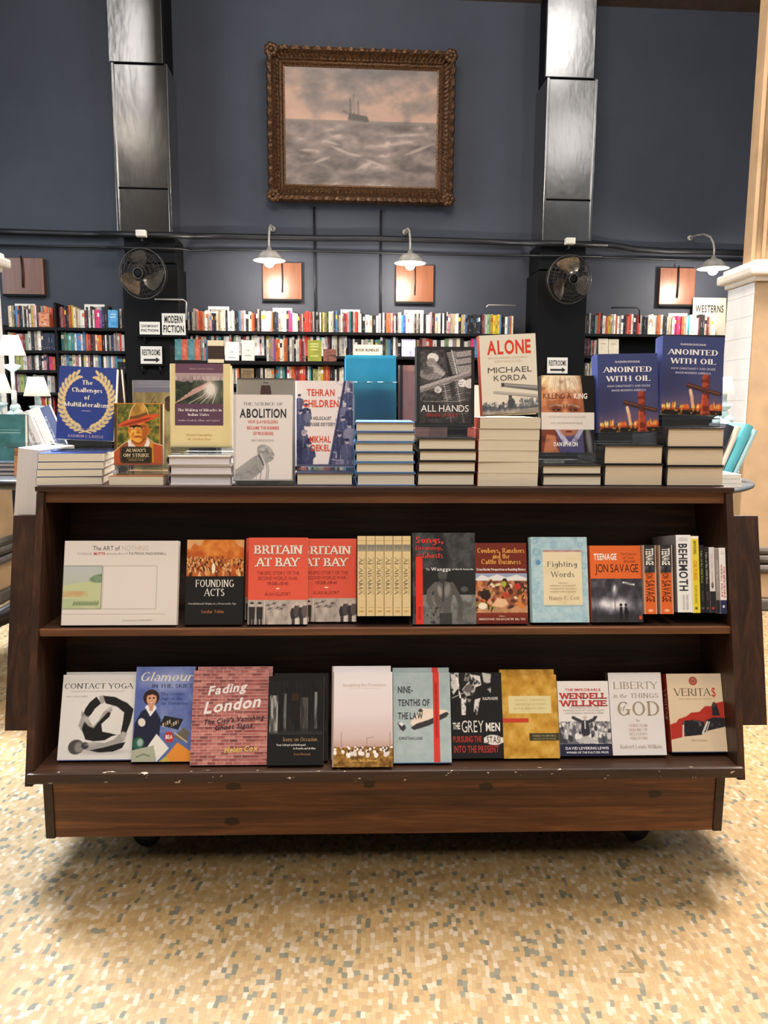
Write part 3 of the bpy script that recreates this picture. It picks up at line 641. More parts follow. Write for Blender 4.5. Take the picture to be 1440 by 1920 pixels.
# ---- stone piers with their moulded rings
def pier(name, xf, d0, d1, side, zring, ztop_in):
    """xf: x of the face corner toward the cart; d0, d1: near and far depth; side: +1 extends to +x"""
    s_ = side; wd = .62; x0, x1 = (xf, xf + wd) if s_ > 0 else (xf - wd, xf)
    root = tag(MB().box(x0, x1, d0, d1, 0, zring, ch=.012).build(name, M_STONE), kind='structure')
    mg = mat_plain('grey_marble', '463f39', .75, 0, .3, 9)
    MB().box(x0 - .05, x1 + .05, d0 - .05, d1 + .05, 0, .07, ch=.012).build('plinth_course', mg, root); MB().box(x0 - .03, x1 + .03, d0 - .03, d1 + .03, .07, .23, ch=.012).build('base_course', M_STONE, root)
    for k, (z, e) in enumerate(((.23, .05), (.285, .035), (.335, .02))): MB().box(x0 - e, x1 + e, d0 - e, d1 + e, z, z + .045, ch=.02).build('base_molding', mg, root)
    ri = MB(); cx, cy = (x0 + x1) / 2, (d0 + d1) / 2
    for z0_, z1_, e in ((0, .035, .02), (.03, .085, .055), (.08, .115, .03)): ri.box(x0 - e, x1 + e, d0 - e, d1 + e, zring + z0_, zring + z1_, ch=.015)
    ri.build('ring_molding', M_PALE, root)
    up = MB(); ch = .10; a0, a1 = x0 + ztop_in, x1 - ztop_in; b0, b1 = d0 + .03, d1 - .03
    up.prism([(a0 + ch, b0), (a1 - ch, b0), (a1, b0 + ch), (a1, b1 - ch), (a1 - ch, b1), (a0 + ch, b1), (a0, b1 - ch), (a0, b0 + ch)], zring + .11, 7.5, 'z')
    for k in range(8):
        x = a0 + ch + (a1 - a0 - 2 * ch) * k / 7; up.tube([(x, b0, zring + .11), (x, b0, 7.4)], .018, 6)
    for x, y in ((a0 + ch * .3, b0 + ch * .7), (a0 + ch * .7, b0 + ch * .3), (a1 - ch * .3, b0 + ch * .7), (a1 - ch * .7, b0 + ch * .3)): up.tube([(x, y, zring + .11), (x, y, 7.4)], .018, 6)
    up.build('fluted_shaft', M_STONE, root)
    fl = MB(); xs = (x0 - .006, x0 + .004) if s_ > 0 else (x1 - .004, x1 + .006); zz = 1.0  # pale facing on the inner side, painting in the daylight on the stone
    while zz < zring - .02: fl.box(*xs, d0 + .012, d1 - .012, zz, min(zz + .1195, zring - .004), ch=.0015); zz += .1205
    fl.build('painted_daylight_facing', M_DAYLIT, root)
    return root
M_DAYLIT = mat_plain('painted_daylight_facing', 'efeeee', .6, 0, .04, 5)  # near-white instead of buff: daylight put into the colour
q = hit(FLAT, 1413, 600, 4.5); pier('wall_pier', q.x, 4.5, 4.86, 1, hit(FLAT, 1413, 527, 4.5).z, .02)
q = hit(FLAT, 6, 640, 4.85); pier('wall_pier', q.x, 4.4, 4.85, -1, hit(FLAT, 8, 503, 4.7).z, .02)
# ================================================================ bookcases on the back wall
PAL = {'w': 'e9e3da', 'c': 'e2d3b4', 'k': '232126', 'r': 'c23a2e', 'o': 'dd6a35', 'y': 'd9b93a', 'b': '4a7fae', 'B': '3b8fc9', 'n': '2b3152', 'N': '35509a', 'g': '7e9a76', 'l': 'a3a95f',
       't': '3f8f94', 'p': 'c98f94', 'P': 'd83a72', 'u': '7a4a86', 'm': '6d2b34', 's': 'a39a92', 'e': 'b59c78'}
CNAME = {'w': 'white', 'c': 'cream', 'k': 'black', 'r': 'red', 'o': 'orange', 'y': 'yellow', 'b': 'blue', 'B': 'bright blue', 'n': 'dark navy', 'N': 'royal blue', 'g': 'sage green', 'l': 'olive green',
         't': 'teal', 'p': 'dusty pink', 'P': 'hot pink', 'u': 'purple', 'm': 'maroon', 's': 'grey', 'e': 'tan'}
def nth(i): return f"{i}{'th' if 10 < i % 100 < 14 else {1: 'st', 2: 'nd', 3: 'rd'}.get(i % 10, 'th')}"
M_CASE = mat_plain('black_shelf_wood', '121113', .6, spec=.2)
BD = .36                       # depth of the bookcases
NB = [0]
def shelf_book(mb, x, y, z, w_, h, d, ch, lean=0.0):
    """one book's geometry, spine toward the room; also used for the uncountable far rows"""
    c = np.array(hx(PAL[ch])) * rnd.uniform(.85, 1.08); c = tuple(np.clip(c, 0, 1)); n0 = len(mb.V)
    mb.box(x, x + w_, y, y + d, z, z + h, c); mb.box(x + .002, x + w_ - .002, y + .002, y + d - .002, z + h - .004, z + h + .0006, 'ddd0b8')
    lum = sum(c) / 3; ink = tuple(q * .45 + .36 for q in c) if lum < .45 else tuple(q * .5 + p * .5 for q, p in zip(c, hx(rnd.choice(('30302f', '7a2c28', '2c3a5c', '6a4a30')))))
    k = rnd.random()
    if k < .5:
        a0 = rnd.uniform(.3, .5); a1 = a0 + rnd.uniform(.15, .35); q = w_ * rnd.uniform(.28, .36); mb.box(x + q, x + w_ - q, y - .0012, y + .001, z + h * a0, z + h * min(.9, a1), ink)
    if k > .45: a0 = rnd.uniform(.05, .2); mb.box(x + w_ * .2, x + w_ * .8, y - .0012, y + .001, z + h * a0, z + h * (a0 + .06), ink)
    if k > .8: mb.box(x + .0005, x + w_ - .0005, y - .001, y + .001, z + h * .62, z + h * .82, PAL[rnd.choice('wcrokbyn')])
    if lean:
        cs, sn = math.cos(lean), math.sin(lean)
        for i in range(n0, len(mb.V)):
            X, Y, Z = mb.V[i]; dx, dz = X - x, Z - z; mb.V[i] = (x + dx * cs + dz * sn, Y, z - dx * sn + dz * cs + (w_ * sn if sn > 0 else 0))
    return mb
def row(seq, px0, px1, py, place, group, stuff=False, hh=(.19, .235), off=-BD, where=None):
    x0 = hit(WALL, px0, py, off).x; x1 = hit(WALL, px1, py, off).x; z = on_shelf((x0 + x1) / 2, hit(WALL, (px0 + px1) / 2, py, off).z, off)
    s_ = [c for c in seq if c != ' ']; ws = [rnd.uniform(.75, 1.3) for _ in s_]; k = (x1 - x0) / sum(ws); x = x0; big = STUFF; hb = rnd.uniform(*hh); lean = 0
    for i, ch in enumerate(s_):
        w_ = ws[i] * k
        if rnd.random() < .35: hb = rnd.uniform(*hh)
        h = hb * rnd.uniform(.97, 1.03); d = rnd.uniform(.12, .16); y = off + rnd.uniform(.055, .075)
        lean = 0
        gap = .0006
        if stuff: shelf_book(big, x + gap, y, z, w_ - 2 * gap, h, d, ch)
        else:
            m = shelf_book(MB(), -w_ / 2 + gap, 0, 0, w_ - 2 * gap, h, d, ch, lean * .5)
            o = m.build('shelved_book', M_PRINT, matrix=WALL @ Matrix.Translation((x + w_ / 2, y, z)))
            tag(o, f"{'thin ' if ws[i] < .9 else 'thick ' if ws[i] > 1.2 else ''}{CNAME[ch]} book, {nth(i + 1)} along the {place}", 'book', group); NB[0] += 1
        x += w_
    return z, x0, x1
SHELF = []
def on_shelf(x, z, off=None):
    """height of the shelf board nearest to z under column x"""
    off = -BD if off is None else off; c = [q for q in SHELF if q[0] - .03 <= x <= q[1] + .03 and abs(q[3] - off) < .4]; return min((q[2] for q in c), key=lambda q: abs(q - z)) + .0008 if c else z
STUFF = MB()
def bookcase(name, px0, px1, pys, label, dividers=(), pyref=600, off=-BD, rise=.02):
    """pys: rows of the shelf boards' upper edges"""
    a, b = hit(WALL, px0, pyref, off), hit(WALL, px1, pyref, off); x0, x1 = a.x, b.x; mid = (px0 + px1) / 2
    root = empty(name, WALL @ Matrix.Translation(((x0 + x1) / 2, off, 0)), label, 'bookcase'); hw = (x1 - x0) / 2
    for py in pys: SHELF.append((x0, x1, hit(WALL, mid, py, off).z, off))
    zt = hit(WALL, mid, pys[0], off).z
    for py in pys:
        z = hit(WALL, mid, py, off).z; MB().box(-hw, hw, 0, BD - .02, z - .032, z, ch=.004).build('shelf_board', M_CASE, root)
    for px in (px0, px1) + tuple(dividers):
        x = hit(WALL, px, pyref, off).x - (x0 + x1) / 2; MB().box(x - .012, x + .012, -.006, BD - .02, 0, zt + (.26 if px in dividers else rise), ch=.004).build('upright_panel', M_CASE, root)
    MB().box(-hw, hw, BD - .03, BD - .01, 0, zt - .01).build('back_board', M_CASE, root)
    return root
bookcase('bookcase', 6, 236, (614, 657, 694, 736, 778, 820), 'black wall bookcase full of novels behind the candelabra', (104,))
bookcase('bookcase', 349, 985, (623, 668, 712, 756, 800), 'long black bookcase under the seascape between the two pilasters')
LOW = -1.75
bookcase('bookcase', 323, 652, (677, 720, 764, 808), 'low dark bookcase in front of the long one, with face-out books', (), 700, LOW, .13)
bookcase('bookcase', 1095, 1398, (627, 668, 712, 756), 'black bookcase under the WESTERNS sign beside the stone pier')
LB, LM, LR = 'behind the candelabra', 'of the long bookcase', 'beside the WESTERNS sign'
row('ccekbokkwkwmwypwmkscoeorr', 12, 100, 613, 'first bay top shelf ' + LB, 'novels on the top shelf behind the candelabra', stuff=True)
row('mprkkoycecwwmkwkwPPunkk', 108, 202, 614, 'second bay top shelf ' + LB, 'novels on the second bay top shelf')
row('wk', 222, 230, 615, 'end of the top shelf ' + LB, 'novels on the second bay top shelf', hh=(.2, .22))
row('wcorwpmgwkscwnknnnn', 12, 100, 656, 'first bay second shelf ' + LB, 'novels on the first bay second shelf', hh=(.175, .21), stuff=True)
row('tgtgtwbbwborkmcookwksnsssrw', 112, 231, 657, 'second bay second shelf ' + LB, 'novels on the second bay second shelf', hh=(.17, .2))
row('gsllwwpskwwkwpkPo', 17, 100, 693, 'first bay third shelf ' + LB, 'novels on the first bay third shelf', hh=(.145, .175), stuff=True)
row('wwbgcpwkcwpkwsbkwsbwptkkk', 112, 233, 694, 'second bay third shelf ' + LB, 'novels on the second bay third shelf', hh=(.145, .175), stuff=True)
row('mslgwkswwkws', 22, 100, 735, 'first bay fourth shelf ' + LB, 'novels on the first bay fourth shelf', hh=(.17, .2), stuff=True)
row('wrrockswkr', 72, 99, 778, 'first bay fifth shelf ' + LB, 'novels on the first bay fifth shelf', hh=(.17, .2), stuff=True)
row('skksspsoroowww', 351, 388, 622, 'top shelf start ' + LM, 'novels at the start of the top shelf', hh=(.2, .235))
row('cpnnncewcwkwwwwkkbspwkkwcorkksk', 389, 488, 623, 'top shelf next stretch ' + LM, 'novels on the second stretch of the top shelf')
row('wwwwpokknsswwkPPcwckmsrrrrmsk', 489, 592, 623, 'top shelf before the first conduit', 'novels on the top shelf before the conduit')
row('wkwkyslkccwnbsswemrptksrrwwkk', 593, 684, 623, 'top shelf beyond the first conduit', 'novels on the top shelf between the conduits')
row('wkwkoopmwkscBNNwwwwskskwwkkwwpkmcewk', 712, 830, 624, 'top shelf beyond the second conduit', 'novels on the top shelf past the second conduit')
row('esbkkkkkknkmswglyyyybkkwsboc', 866, 964, 626, 'top shelf last stretch ' + LM, 'novels at the end of the top shelf')
row('wckw', 685, 711, 623, 'top shelf by the second conduit', 'novels on the top shelf between the conduits')
row('wkspsewwk', 831, 865, 624, 'top shelf past the white card ' + LM, 'novels on the top shelf past the second conduit')
row('wsspuoowcookwskwwrmp', 499, 573, 677, 'top shelf of the low bookcase', 'novels on the low bookcase', off=LOW, hh=(.17, .215))
row('nkwkkkwswgcktgwkgbkwsk', 653, 752, 668, 'second shelf behind the teal book ' + LM, 'novels on the second shelf behind the teal book', hh=(.18, .215), stuff=True)
row('emporwkwgwsckwsPbk', 782, 905, 668, 'second shelf behind the book with sailors ' + LM, 'novels on the second shelf behind the sailors', hh=(.18, .215), stuff=True)
row('wkwrcwkbwmwtkwwckgwwkrwkcwwpwkyswkwtkwrkwwkckwrowkwtwwmkwckwsw', 356, 651, 668, 'second shelf ' + LM, '', stuff=True, hh=(.2, .22))
row('wwswok', 430, 450, 720, 'second shelf of the low bookcase', 'novels', stuff=True, hh=(.14, .165), off=LOW)
row('kkwkcwcekttwtkwwoomrrorkwtkllcyoorkkwkcw', 478, 645, 720, 'second shelf of the low bookcase', 'novels', stuff=True, hh=(.14, .168), off=LOW)
row('skskktorkwwoyewwowswkmorwkmrskkk', 1098, 1217, 627, 'top shelf ' + LR, 'novels on the top shelf beside WESTERNS')
row('wwcwwoowkksesw', 1218, 1268, 627, 'top shelf further on ' + LR, 'novels further on the top shelf beside WESTERNS', stuff=True)
row('PPPoswtwccwmkksmeww', 1269, 1346, 627, 'top shelf under the sign ' + LR, 'novels under the WESTERNS sign', stuff=True)
row('mkmksmww', 1098, 1122, 668, 'second shelf ' + LR, 'novels on the second shelf beside WESTERNS', hh=(.17, .205), stuff=True)
row('kscwkw', 1098, 1112, 711, 'third shelf ' + LR, 'novels on the third shelf beside WESTERNS', hh=(.17, .2), stuff=True)

tag(STUFF.build('shelved_books', M_PRINT, matrix=WALL), 'mixed coloured book spines packed along the lower shelves of the wall bookcases', 'books', None, 'stuff')
# ---- books shown face-out on the far shelves
def face_book(px0, px1, py0, py1, off, art, cover, label, group=None, t=.025, hard=False):
    a = hit(WALL, px0, py1, off); b = hit(WALL, px1, py1, off); w_ = b.x - a.x; a.z = on_shelf(a.x, a.z, off); h = hit(WALL, px0, py0, off).z - a.z; a.z += t * math.sin(R(6))
    return book('display_book', label, 'book', group, upright(WALL, (a.x + b.x) / 2, off, a.z, R(6)), w_, h / math.cos(R(6)), t, art, cover=cover, hard=hard)
def art_far(cols, seed, lines=((.8, .5),), ink='303030'):
    def f(a):
        a.cell = .004; a.photo(0, 0, 1, 1, 3, 4, seed, [(i / (len(cols) - 1), c) for i, c in enumerate(cols)])
        for v, wd in lines: a.rect(.5 - wd / 2, v - .03, .5 + wd / 2, v + .03, ink, .8)
    return f
FO = -BD + .004
face_book(203, 221, 581, 614, FO, art_far(('2f86c4', '63b0dd', '2a6fae'), 3, ((.75, .6), (.6, .6)), 'dfe8ee'), '2f86c4', 'sky blue book shown face-out at the end of a top shelf')
face_book(73, 92, 586, 612, FO, art_far(('c8683a', 'e09a6a', '8a4630'), 4, ((.2, .5),), 'f0e0d0'), 'c8683a', 'orange illustrated book shown face-out among novels behind the candelabra')
def tealred(a):
    a.photo(0, 0, .52, 1, 3, 5, 6, [(0, '2c5f66'), (.5, '3f787e'), (1, '648f8e')]); a.photo(.52, 0, 1, 1, 4, 6, 7, [(0, '9c3d2c'), (.5, 'b2543c'), (1, 'c4745a')])
face_book(328, 352, 636, 670, LOW + .004, tealred, '4a8d90', 'teal and coral book shown face-out, nearer the RESTROOMS sign', 'teal and coral books')
face_book(353, 376, 636, 670, LOW + .004, tealred, '4a8d90', 'teal and coral book shown face-out, between its twin and the dark tray', 'teal and coral books')
for i in range(3):
    p = hit(WALL, 377.5 + i * 3.2, 671, LOW + .02); m = shelf_book(MB(), 0, 0, 0, .015, .19, .14, 'tob'[i]); tag(m.build('shelved_book', M_PRINT, matrix=WALL @ Matrix.Translation((p.x, p.y, on_shelf(p.x, p.z, LOW)))), f"thin {CNAME['tob'[i]]} spine standing after the teal and coral books", 'book')
face_book(422, 448, 641, 674, LOW + .004, art_far(('ece8e2', 'f4f0ea'), 8, ((.45, .25), (.15, .5)), '9a9a98'), 'efeae4', 'white book with a small grey drawing, nearer the dark tray', 'white books shown face-out')
face_book(453, 477, 638, 674, LOW + .004, art_far(('e2ded4', 'efeae0'), 9, ((.5, .25), (.25, .5)), '9a9a98'), 'e8e2d8', 'white book with a small grey drawing, nearer the grey spines', 'white books shown face-out')
face_book(577, 603, 638, 676, LOW + .004, art_far(('8c8f2e', 'a3a63c'), 10, ((.82, .6), (.7, .6), (.55, .5), (.25, .6)), 'd8d890'), '8c8f2e', 'olive green book shown face-out on the low bookcase')
face_book(606, 631, 655, 677, LOW + .004, art_far(('6b3a30', '9a5a48', '3a2a28'), 11, ((.5, .3),), '1c1a1a'), '6b3a30', 'brown picture book shown face-out beside the olive green book')
face_book(753, 779, 636, 676, FO, art_far(('a79fc0', 'c6c0d6', 'd8c8d0'), 12, (), ''), 'b0a8c4', 'lavender book shown face-out beside the book with sailors')
face_book(452, 476, 691, 720, LOW + .004, art_far(('6e5a3c', '8a744e'), 13, ((.8, .7), (.65, .7)), '4a3a24'), '6e5a3c', 'brown book shown face-out on the second shelf of the low bookcase')
face_book(1122, 1140, 635, 668, FO, art_far(('d8cdb8', 'e6dcc8'), 14, ((.7, .5),), 'a89a80'), 'd8cdb8', 'cream book shown face-out under the orange spines beside WESTERNS')
face_book(1141, 1160, 636, 668, FO, art_far(('d2c6b0', 'e2d8c4'), 15, ((.7, .5),), 'a89a80'), 'd2c6b0', 'pale cream book shown face-out, second beside WESTERNS', None)
# a dark display tray on the second shelf
a = hit(WALL, 390, 674, LOW + .004); b = hit(WALL, 420, 674, LOW + .004); a.z = on_shelf(a.x, a.z, LOW); z1 = hit(WALL, 400, 638, LOW).z - a.z
root = empty('display_tray', WALL @ Matrix.Translation(((a.x + b.x) / 2, a.y, a.z)), 'dark brown display tray with cream rim on the low bookcase', 'tray'); hw = (b.x - a.x) / 2
MB().box(-hw, hw, .0, .05, 0, z1 * .72, '35251c', ch=.004).build('body', M_MATTE, root); MB().box(-hw, hw, -.004, .05, z1 * .72, z1, 'd8c6a4', ch=.004).build('rim', M_MATTE, root); MB().box(-hw, hw, -.008, -.0045, -.02, .012, 'd8c6a4').build('price_strip', M_MATTE, root)

# ---- signs
def sign(name, px0, px1, py0, py1, off, lines, label, group=None, arrow=False, lean=R(4), base='e9e4da', wd=.86, shelf=False):
    a = hit(WALL, px0, py1, off); b = hit(WALL, px1, py1, off); w_ = b.x - a.x
    if shelf: a.z = on_shelf(a.x, a.z)
    h = hit(WALL, px0, py0, off).z - a.z; a.z += .008 * math.sin(lean)
    root = empty(name, upright(WALL, (a.x + b.x) / 2, off, a.z, lean), label, 'sign', group)
    c = MB().box(-w_ / 2, w_ / 2, 0, .008, 0, h, base, ch=.002).build('card', M_MATTE, root)
    ar = Art(w_, h, base)
    for t, v, hh in lines: ar.text(t, .5, v, hh, '2a2826', 'bold', min(wd, .115 * len(t) + .1))
    m = MB(); ar.emit(m, (-w_ / 2, 0, 0), (w_, 0, 0), (0, 0, h), (0, -1, 0), .0012)
    if arrow: m.add([(-w_ * .36, -.003, h * .16), (w_ * .22, -.003, h * .16), (w_ * .22, -.003, h * .06), (w_ * .4, -.003, h * .22), (w_ * .22, -.003, h * .38), (w_ * .22, -.003, h * .28), (-w_ * .36, -.003, h * .28)], [(0, 1, 2, 3, 4, 5, 6)], '2a2826')
    m.build('sign_lettering', M_MATTE, c)
    return root
PF = -PD - .09
sign('sign_board', 304, 348, 587, 628, PF, [('MODERN', .55, .34), ('FICTION', .11, .34)], 'white MODERN FICTION sign on the ledge of the dark pilaster', wd=.9)
sign('sign_board', 262, 300, 603, 627, PF, [('CONTEMPORARY', .56, .2), ('FICTION', .22, .2)], 'white CONTEMPORARY FICTION sign beside the larger MODERN FICTION sign')
sign('sign_board', 264, 304, 649, 682, PF, [('RESTROOMS', .48, .34)], 'white RESTROOMS arrow sign below the CONTEMPORARY FICTION sign', arrow=True)
sign('sign_board', 1026, 1064, 670, 700, PF, [('RESTROOMS', .48, .34)], 'white RESTROOMS arrow sign above the book with a bearded face', arrow=True)
sign('sign_board', 1298, 1360, 557, 627, -BD + .24, [('WESTERNS', .62, .19)], 'pale WESTERNS sign on top of the bookcase by the stone pier', base='b9b2a2', shelf=True)
sign('sign_board', 663, 714, 646, 668, FO, [('BOOK BUNDLES', .42, .24)], 'cream BOOK BUNDLES sign behind the teal book', base='ddd3c0', shelf=True)
for px0, px1, py0, py1, lb in ((29, 67, 569, 600, 'in the first bay behind the candelabra'), (159, 197, 570, 600, 'beside the sky blue face-out book'), (391, 430, 574, 606, 'nearest the MODERN FICTION sign'), (512, 548, 577, 607, 'under the lamp nearer the fan'), (639, 675, 580, 608, 'between the two upright conduits'), (758, 794, 581, 608, 'under the lamp over the middle'), (1253, 1288, 587, 612, 'nearest the WESTERNS sign')):
    sign('shelf_card', px0, px1, py0, 613 if px0 < 300 else 623 if px0 < 1000 else 627, -BD + .27, [('MODERN FICTION' if px0 < 800 else 'WESTERNS', .80, .10)], 'small white category card standing behind books ' + lb, 'white category cards on the bookcases', base='efeae0', shelf=True)
# ledges and thin rods on the pilasters
def pbar(name, px0, px1, py, off, th, dep, label, cat='shelf'):
    a, b = hit(WALL, px0, py, off), hit(WALL, px1, py, off); root = empty(name, WALL @ Matrix.Translation(((a.x + b.x) / 2, off, a.z)), label, cat); hw = (b.x - a.x) / 2
    MB().box(-hw, hw, 0, dep, -th, 0, ch=.003).build('ledge_board', M_BLACK, root)
    for x in (-hw * .7, hw * .7): MB().tube([(x, dep, -.1), (x, .02, -th)], .008, 6).build('bracket', M_IRON, root)
pbar('pilaster_ledge', 255, 350, 628, PF - .04, .02, .1, 'narrow black ledge carrying the two fiction signs')
pbar('pilaster_ledge', 258, 306, 683, PF - .03, .015, .06, 'narrow black ledge under the RESTROOMS sign with the clipped corner')
pbar('pilaster_ledge', 1022, 1068, 701, PF - .03, .015, .06, 'narrow black ledge under the RESTROOMS sign by the bearded face')
for pts, off, lb in ((((290, 561), (344, 562), (349, 566), (349, 600)), PF, 'bent rod sign holder on the pilaster above MODERN FICTION'), (((912, 576), (915, 572), (966, 573)), -.3, 'bent rod sign holder at the end of the long bookcase'), (((1146, 577), (1196, 577), (1199, 582), (1199, 606)), -.3, 'bent rod sign holder on the bookcase beside WESTERNS')):
    wobject(MB().tube(wpath(pts, off), .009, 6, 'a8a49c'), 'sign_holder', M_GLOSS if pts[0][0] < 1000 else M_IRON, lb, 'sign holder', 'rod sign holders')
# ================================================================ the display cart
M_WX = mat_wood('dark_stained_plank', '1e120c', '553423', 'x', .42)
M_BACK = mat_wood('dark_back_boarding', '1a100b', '6b452e', 'x', .5, gs=.7)
M_WZ = mat_wood('dark_stained_upright', '21140e', '55331f', 'z', .42)
M_WP = mat_wood('brown_plinth_plank', '3c2012', 'a86a3c', 'x', .42, ((-.40, .232), (-.405, .135), (-.05, .235), (.255, .225), (.70, .200)))  # lighter than the other boards, light on the plinth put into the colour
M_WY = mat_wood('dark_stained_end', '21140e', '4e301f', 'y', .42)
M_CHIP = mat_wood('worn_ledge_edge', '1e120c', '4c2e1e', 'x', .5, chips=True)
M_WORN = mat_wood('worn_shelf_edge', '4a2a18', '8a5a38', 'x', .5)
HW = .8835
ZT, YT, ZB, YB = 1.003, .066, .297, -.097     # upper and lower end of the sloping front
SL = (YT - YB) / (ZT - ZB)
def yf(z): return YB + (z - ZB) * SL          # front edge at height z
YC = .30; YBK = 2 * YC                        # middle of the double-sided cart
cart = empty('book_cart', CART, 'dark-stained double-sided wooden book cart on castors, two shelves and a top', 'cart')
for s_ in (-1, 1):
    x0, x1 = (-HW, -HW + .018) if s_ < 0 else (HW - .018, HW)
    zt = .987
    MB().prism([(yf(.29) - .004, .29), (yf(zt), zt), (YBK - yf(zt), zt), (YBK - yf(.29), .29)], x0, x1, 'x').build('side_panel', M_WZ, cart)
MB().box(-HW - .004, HW + .004, YT - .006, YBK - YT + .006, .988, ZT, ch=.004).build('top_board', M_WX, cart)
MB().box(-HW + .0185, HW - .0185, YT + .004, YT + .022, .960, .988).build('front_rail', M_WORN, cart)
MB().box(-HW + .018, HW - .018, YBK - YT - .022, YBK - YT - .004, .960, .988).build('front_rail', M_WORN, cart)
ZM = .655; ZL = .322
for sg in (0, 1):
    f = (lambda y: y) if not sg else (lambda y: YBK - y)
    def slab(y0, y1, z0, z1, nm, mt, ch=.003):
        a, b = sorted((f(y0), f(y1))); return MB().box(-HW + .018, HW - .018, a, b, z0, z1, ch=ch).build(nm, mt, cart)
    sh = slab(yf(ZM) + .012, YC - .02, ZM - .018, ZM, 'shelf', M_WX)
    slab(yf(ZM) + .001, yf(ZM) + .012, ZM - .018, ZM, 'shelf_edge', M_WORN, .002)
    slab(yf(ZL) - .001, YC - .02, ZL - .024, ZL, 'bottom_shelf', M_WX)
    MB().box(-HW + .006, HW - .006, *sorted((f(yf(ZL) - .016), f(yf(ZL) + .004))), ZL - .026, ZL + .001, ch=.006).build('ledge_edge', M_CHIP, cart)
    p0 = .19
    MB().prism([(f(yf(ZL) + p0), ZL), (f(yf(.985) + p0), .985), (f(yf(.985) + p0 + .01), .985), (f(yf(ZL) + p0 + .01), ZL)], -HW + .018, HW - .018, 'x').build('back_panel', M_BACK, cart)
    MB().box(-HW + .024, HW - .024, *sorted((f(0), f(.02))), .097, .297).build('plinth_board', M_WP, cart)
for s_ in (-1, 1):
    x0, x1 = (-HW, -HW + .024) if s_ < 0 else (HW - .024, HW)
    MB().box(x0, x1, -.004, YBK + .004, .095, .294, ch=.002).build('plinth_end', M_WY, cart)
M_RUBBER = mat_plain('black_rubber', '121214', .5)
for x in (-.66, .70):
    for y in (.12, YBK - .12):
        c = MB(); c.lathe([(.012, -.014), (.034, -.014), (.038, -.008), (.038, .008), (.034, .014), (.012, .014)], 24, (x, y, .038), 'y'); cb = c.build('castor', M_RUBBER, cart)
        MB().box(x - .02, x + .02, y - .022, y + .022, .07, .10).box(x - .012, x + .012, y - .02, y - .016, .03, .08).box(x - .012, x + .012, y + .016, y + .02, .03, .08).build('castor_fork', M_IRON, cb)
MB().box(-HW + .024, HW - .024, .02, YBK - .02, .12, .135).build('under_board', M_WX, cart)
# end racks
def end_rack(s_):
    z0, z1 = .372, .914; xo, xi = HW + .003, HW + (.122 if s_ > 0 else .105)
    xx = lambda a, b: (a, b) if s_ > 0 else (-b, -a)
    y0 = lambda z: yf(z) + .115; y1 = .50
    r_ = MB().prism([(y0(z0), z0), (y0(z1), z1), (y0(z1) + .018, z1), (y0(z0) + .018, z0)], *xx(xo, xi), 'x').build('end_rack', M_WZ, cart)
    MB().prism([(y0(z0) + .018, z0), (y0(z0 + .3) + .018, z0 + .3), (y1, z0 + .3), (y1, z0)], *xx(xi - .014, xi - .001), 'x').build('rack_side', M_WY, r_)
    MB().box(*xx(xo, xi - .014), y0(z0) + .02, y1 - .018, z0, z0 + .016).build('rack_floor', M_WY, r_)
    MB().box(*xx(xo, xi), y1 - .018, y1, z0, z1 - .05).build('rack_back', M_WZ, r_)
end_rack(-1); end_rack(1)
# ================================================================ books on the cart
def clear_mat():
    t = NT('clear_acrylic'); n = t.n; tr = t.new('ShaderNodeBsdfTransparent'); gl = t.new('ShaderNodeBsdfGlossy'); mx = t.new('ShaderNodeMixShader'); fr = t.new('ShaderNodeFresnel')
    tr.inputs[0].default_value = (.90, .92, .92, 1); gl.inputs['Roughness'].default_value = .06; fr.inputs['IOR'].default_value = 1.6
    t.link(t.math('ADD', t.math('MULTIPLY', fr.outputs[0], 1.1), .03), mx.inputs[0]); t.link(tr.outputs[0], mx.inputs[1]); t.link(gl.outputs[0], mx.inputs[2])
    t.link(mx.outputs[0], n['Material Output'].inputs['Surface']); return t.m
M_CLEAR = clear_mat()
def show(label, px0, px1, ytop, yb, lean, t, art, zb=None, ybase=None, name='display_book', group=None, pxt=None, yaw=0.0, roll=0.0, **k):
    """stand a book so that its foot spans columns px0..px1 at local depth yb"""
    if zb is None: zb = hit(CART, (px0 + px1) / 2, ybase, yb).z
    x0, x1 = x_at(CART, px0, yb, zb), x_at(CART, px1, yb, zb); zb += t * math.sin(lean) + (x1 - x0) / 2 * abs(math.sin(roll)) + .0003
    h = (hit(CART, pxt or (px0 + px1) / 2, ytop, yb, lean, zb).z - zb) / math.cos(lean)
    return book(name, label, 'book', group, upright(CART, (x0 + x1) / 2, yb, zb, lean, yaw, roll), x1 - x0, h, t, art, **k), (x0 + x1) / 2, x1 - x0, h, zb
def copy_behind(root, dist, label, group=None, dx=0.0, dz=0.0):
    return copy_tree(root, Matrix.Translation(CART.to_3x3() @ Vector((dx, dist, dz))) @ root.matrix_world, label, group)
def spine_book(label, px0, px1, ytop, yb, zb, d, art, name='spine_out_book', group=None, lean=R(2), hard=False, yaw=0.0, **k):
    x0, x1 = x_at(CART, px0, yb, zb), x_at(CART, px1, yb, zb); t = x1 - x0 - .0007; zb += d * math.sin(lean) * .999 + .0003
    h = (hit(CART, (px0 + px1) / 2, ytop, yb, lean, zb).z - zb) / math.cos(lean)
    M = CART @ Matrix.Translation((x1, yb, zb)) @ Matrix.Rotation(yaw, 4, 'Z') @ Matrix.Rotation(-lean, 4, 'X') @ Matrix.Rotation(math.pi / 2, 4, 'Z') @ Matrix.Translation((d / 2, 0, 0))
    return book(name, label, 'book', group, M, d, h, t, None, art, hard=hard, round_spine=False, **k)
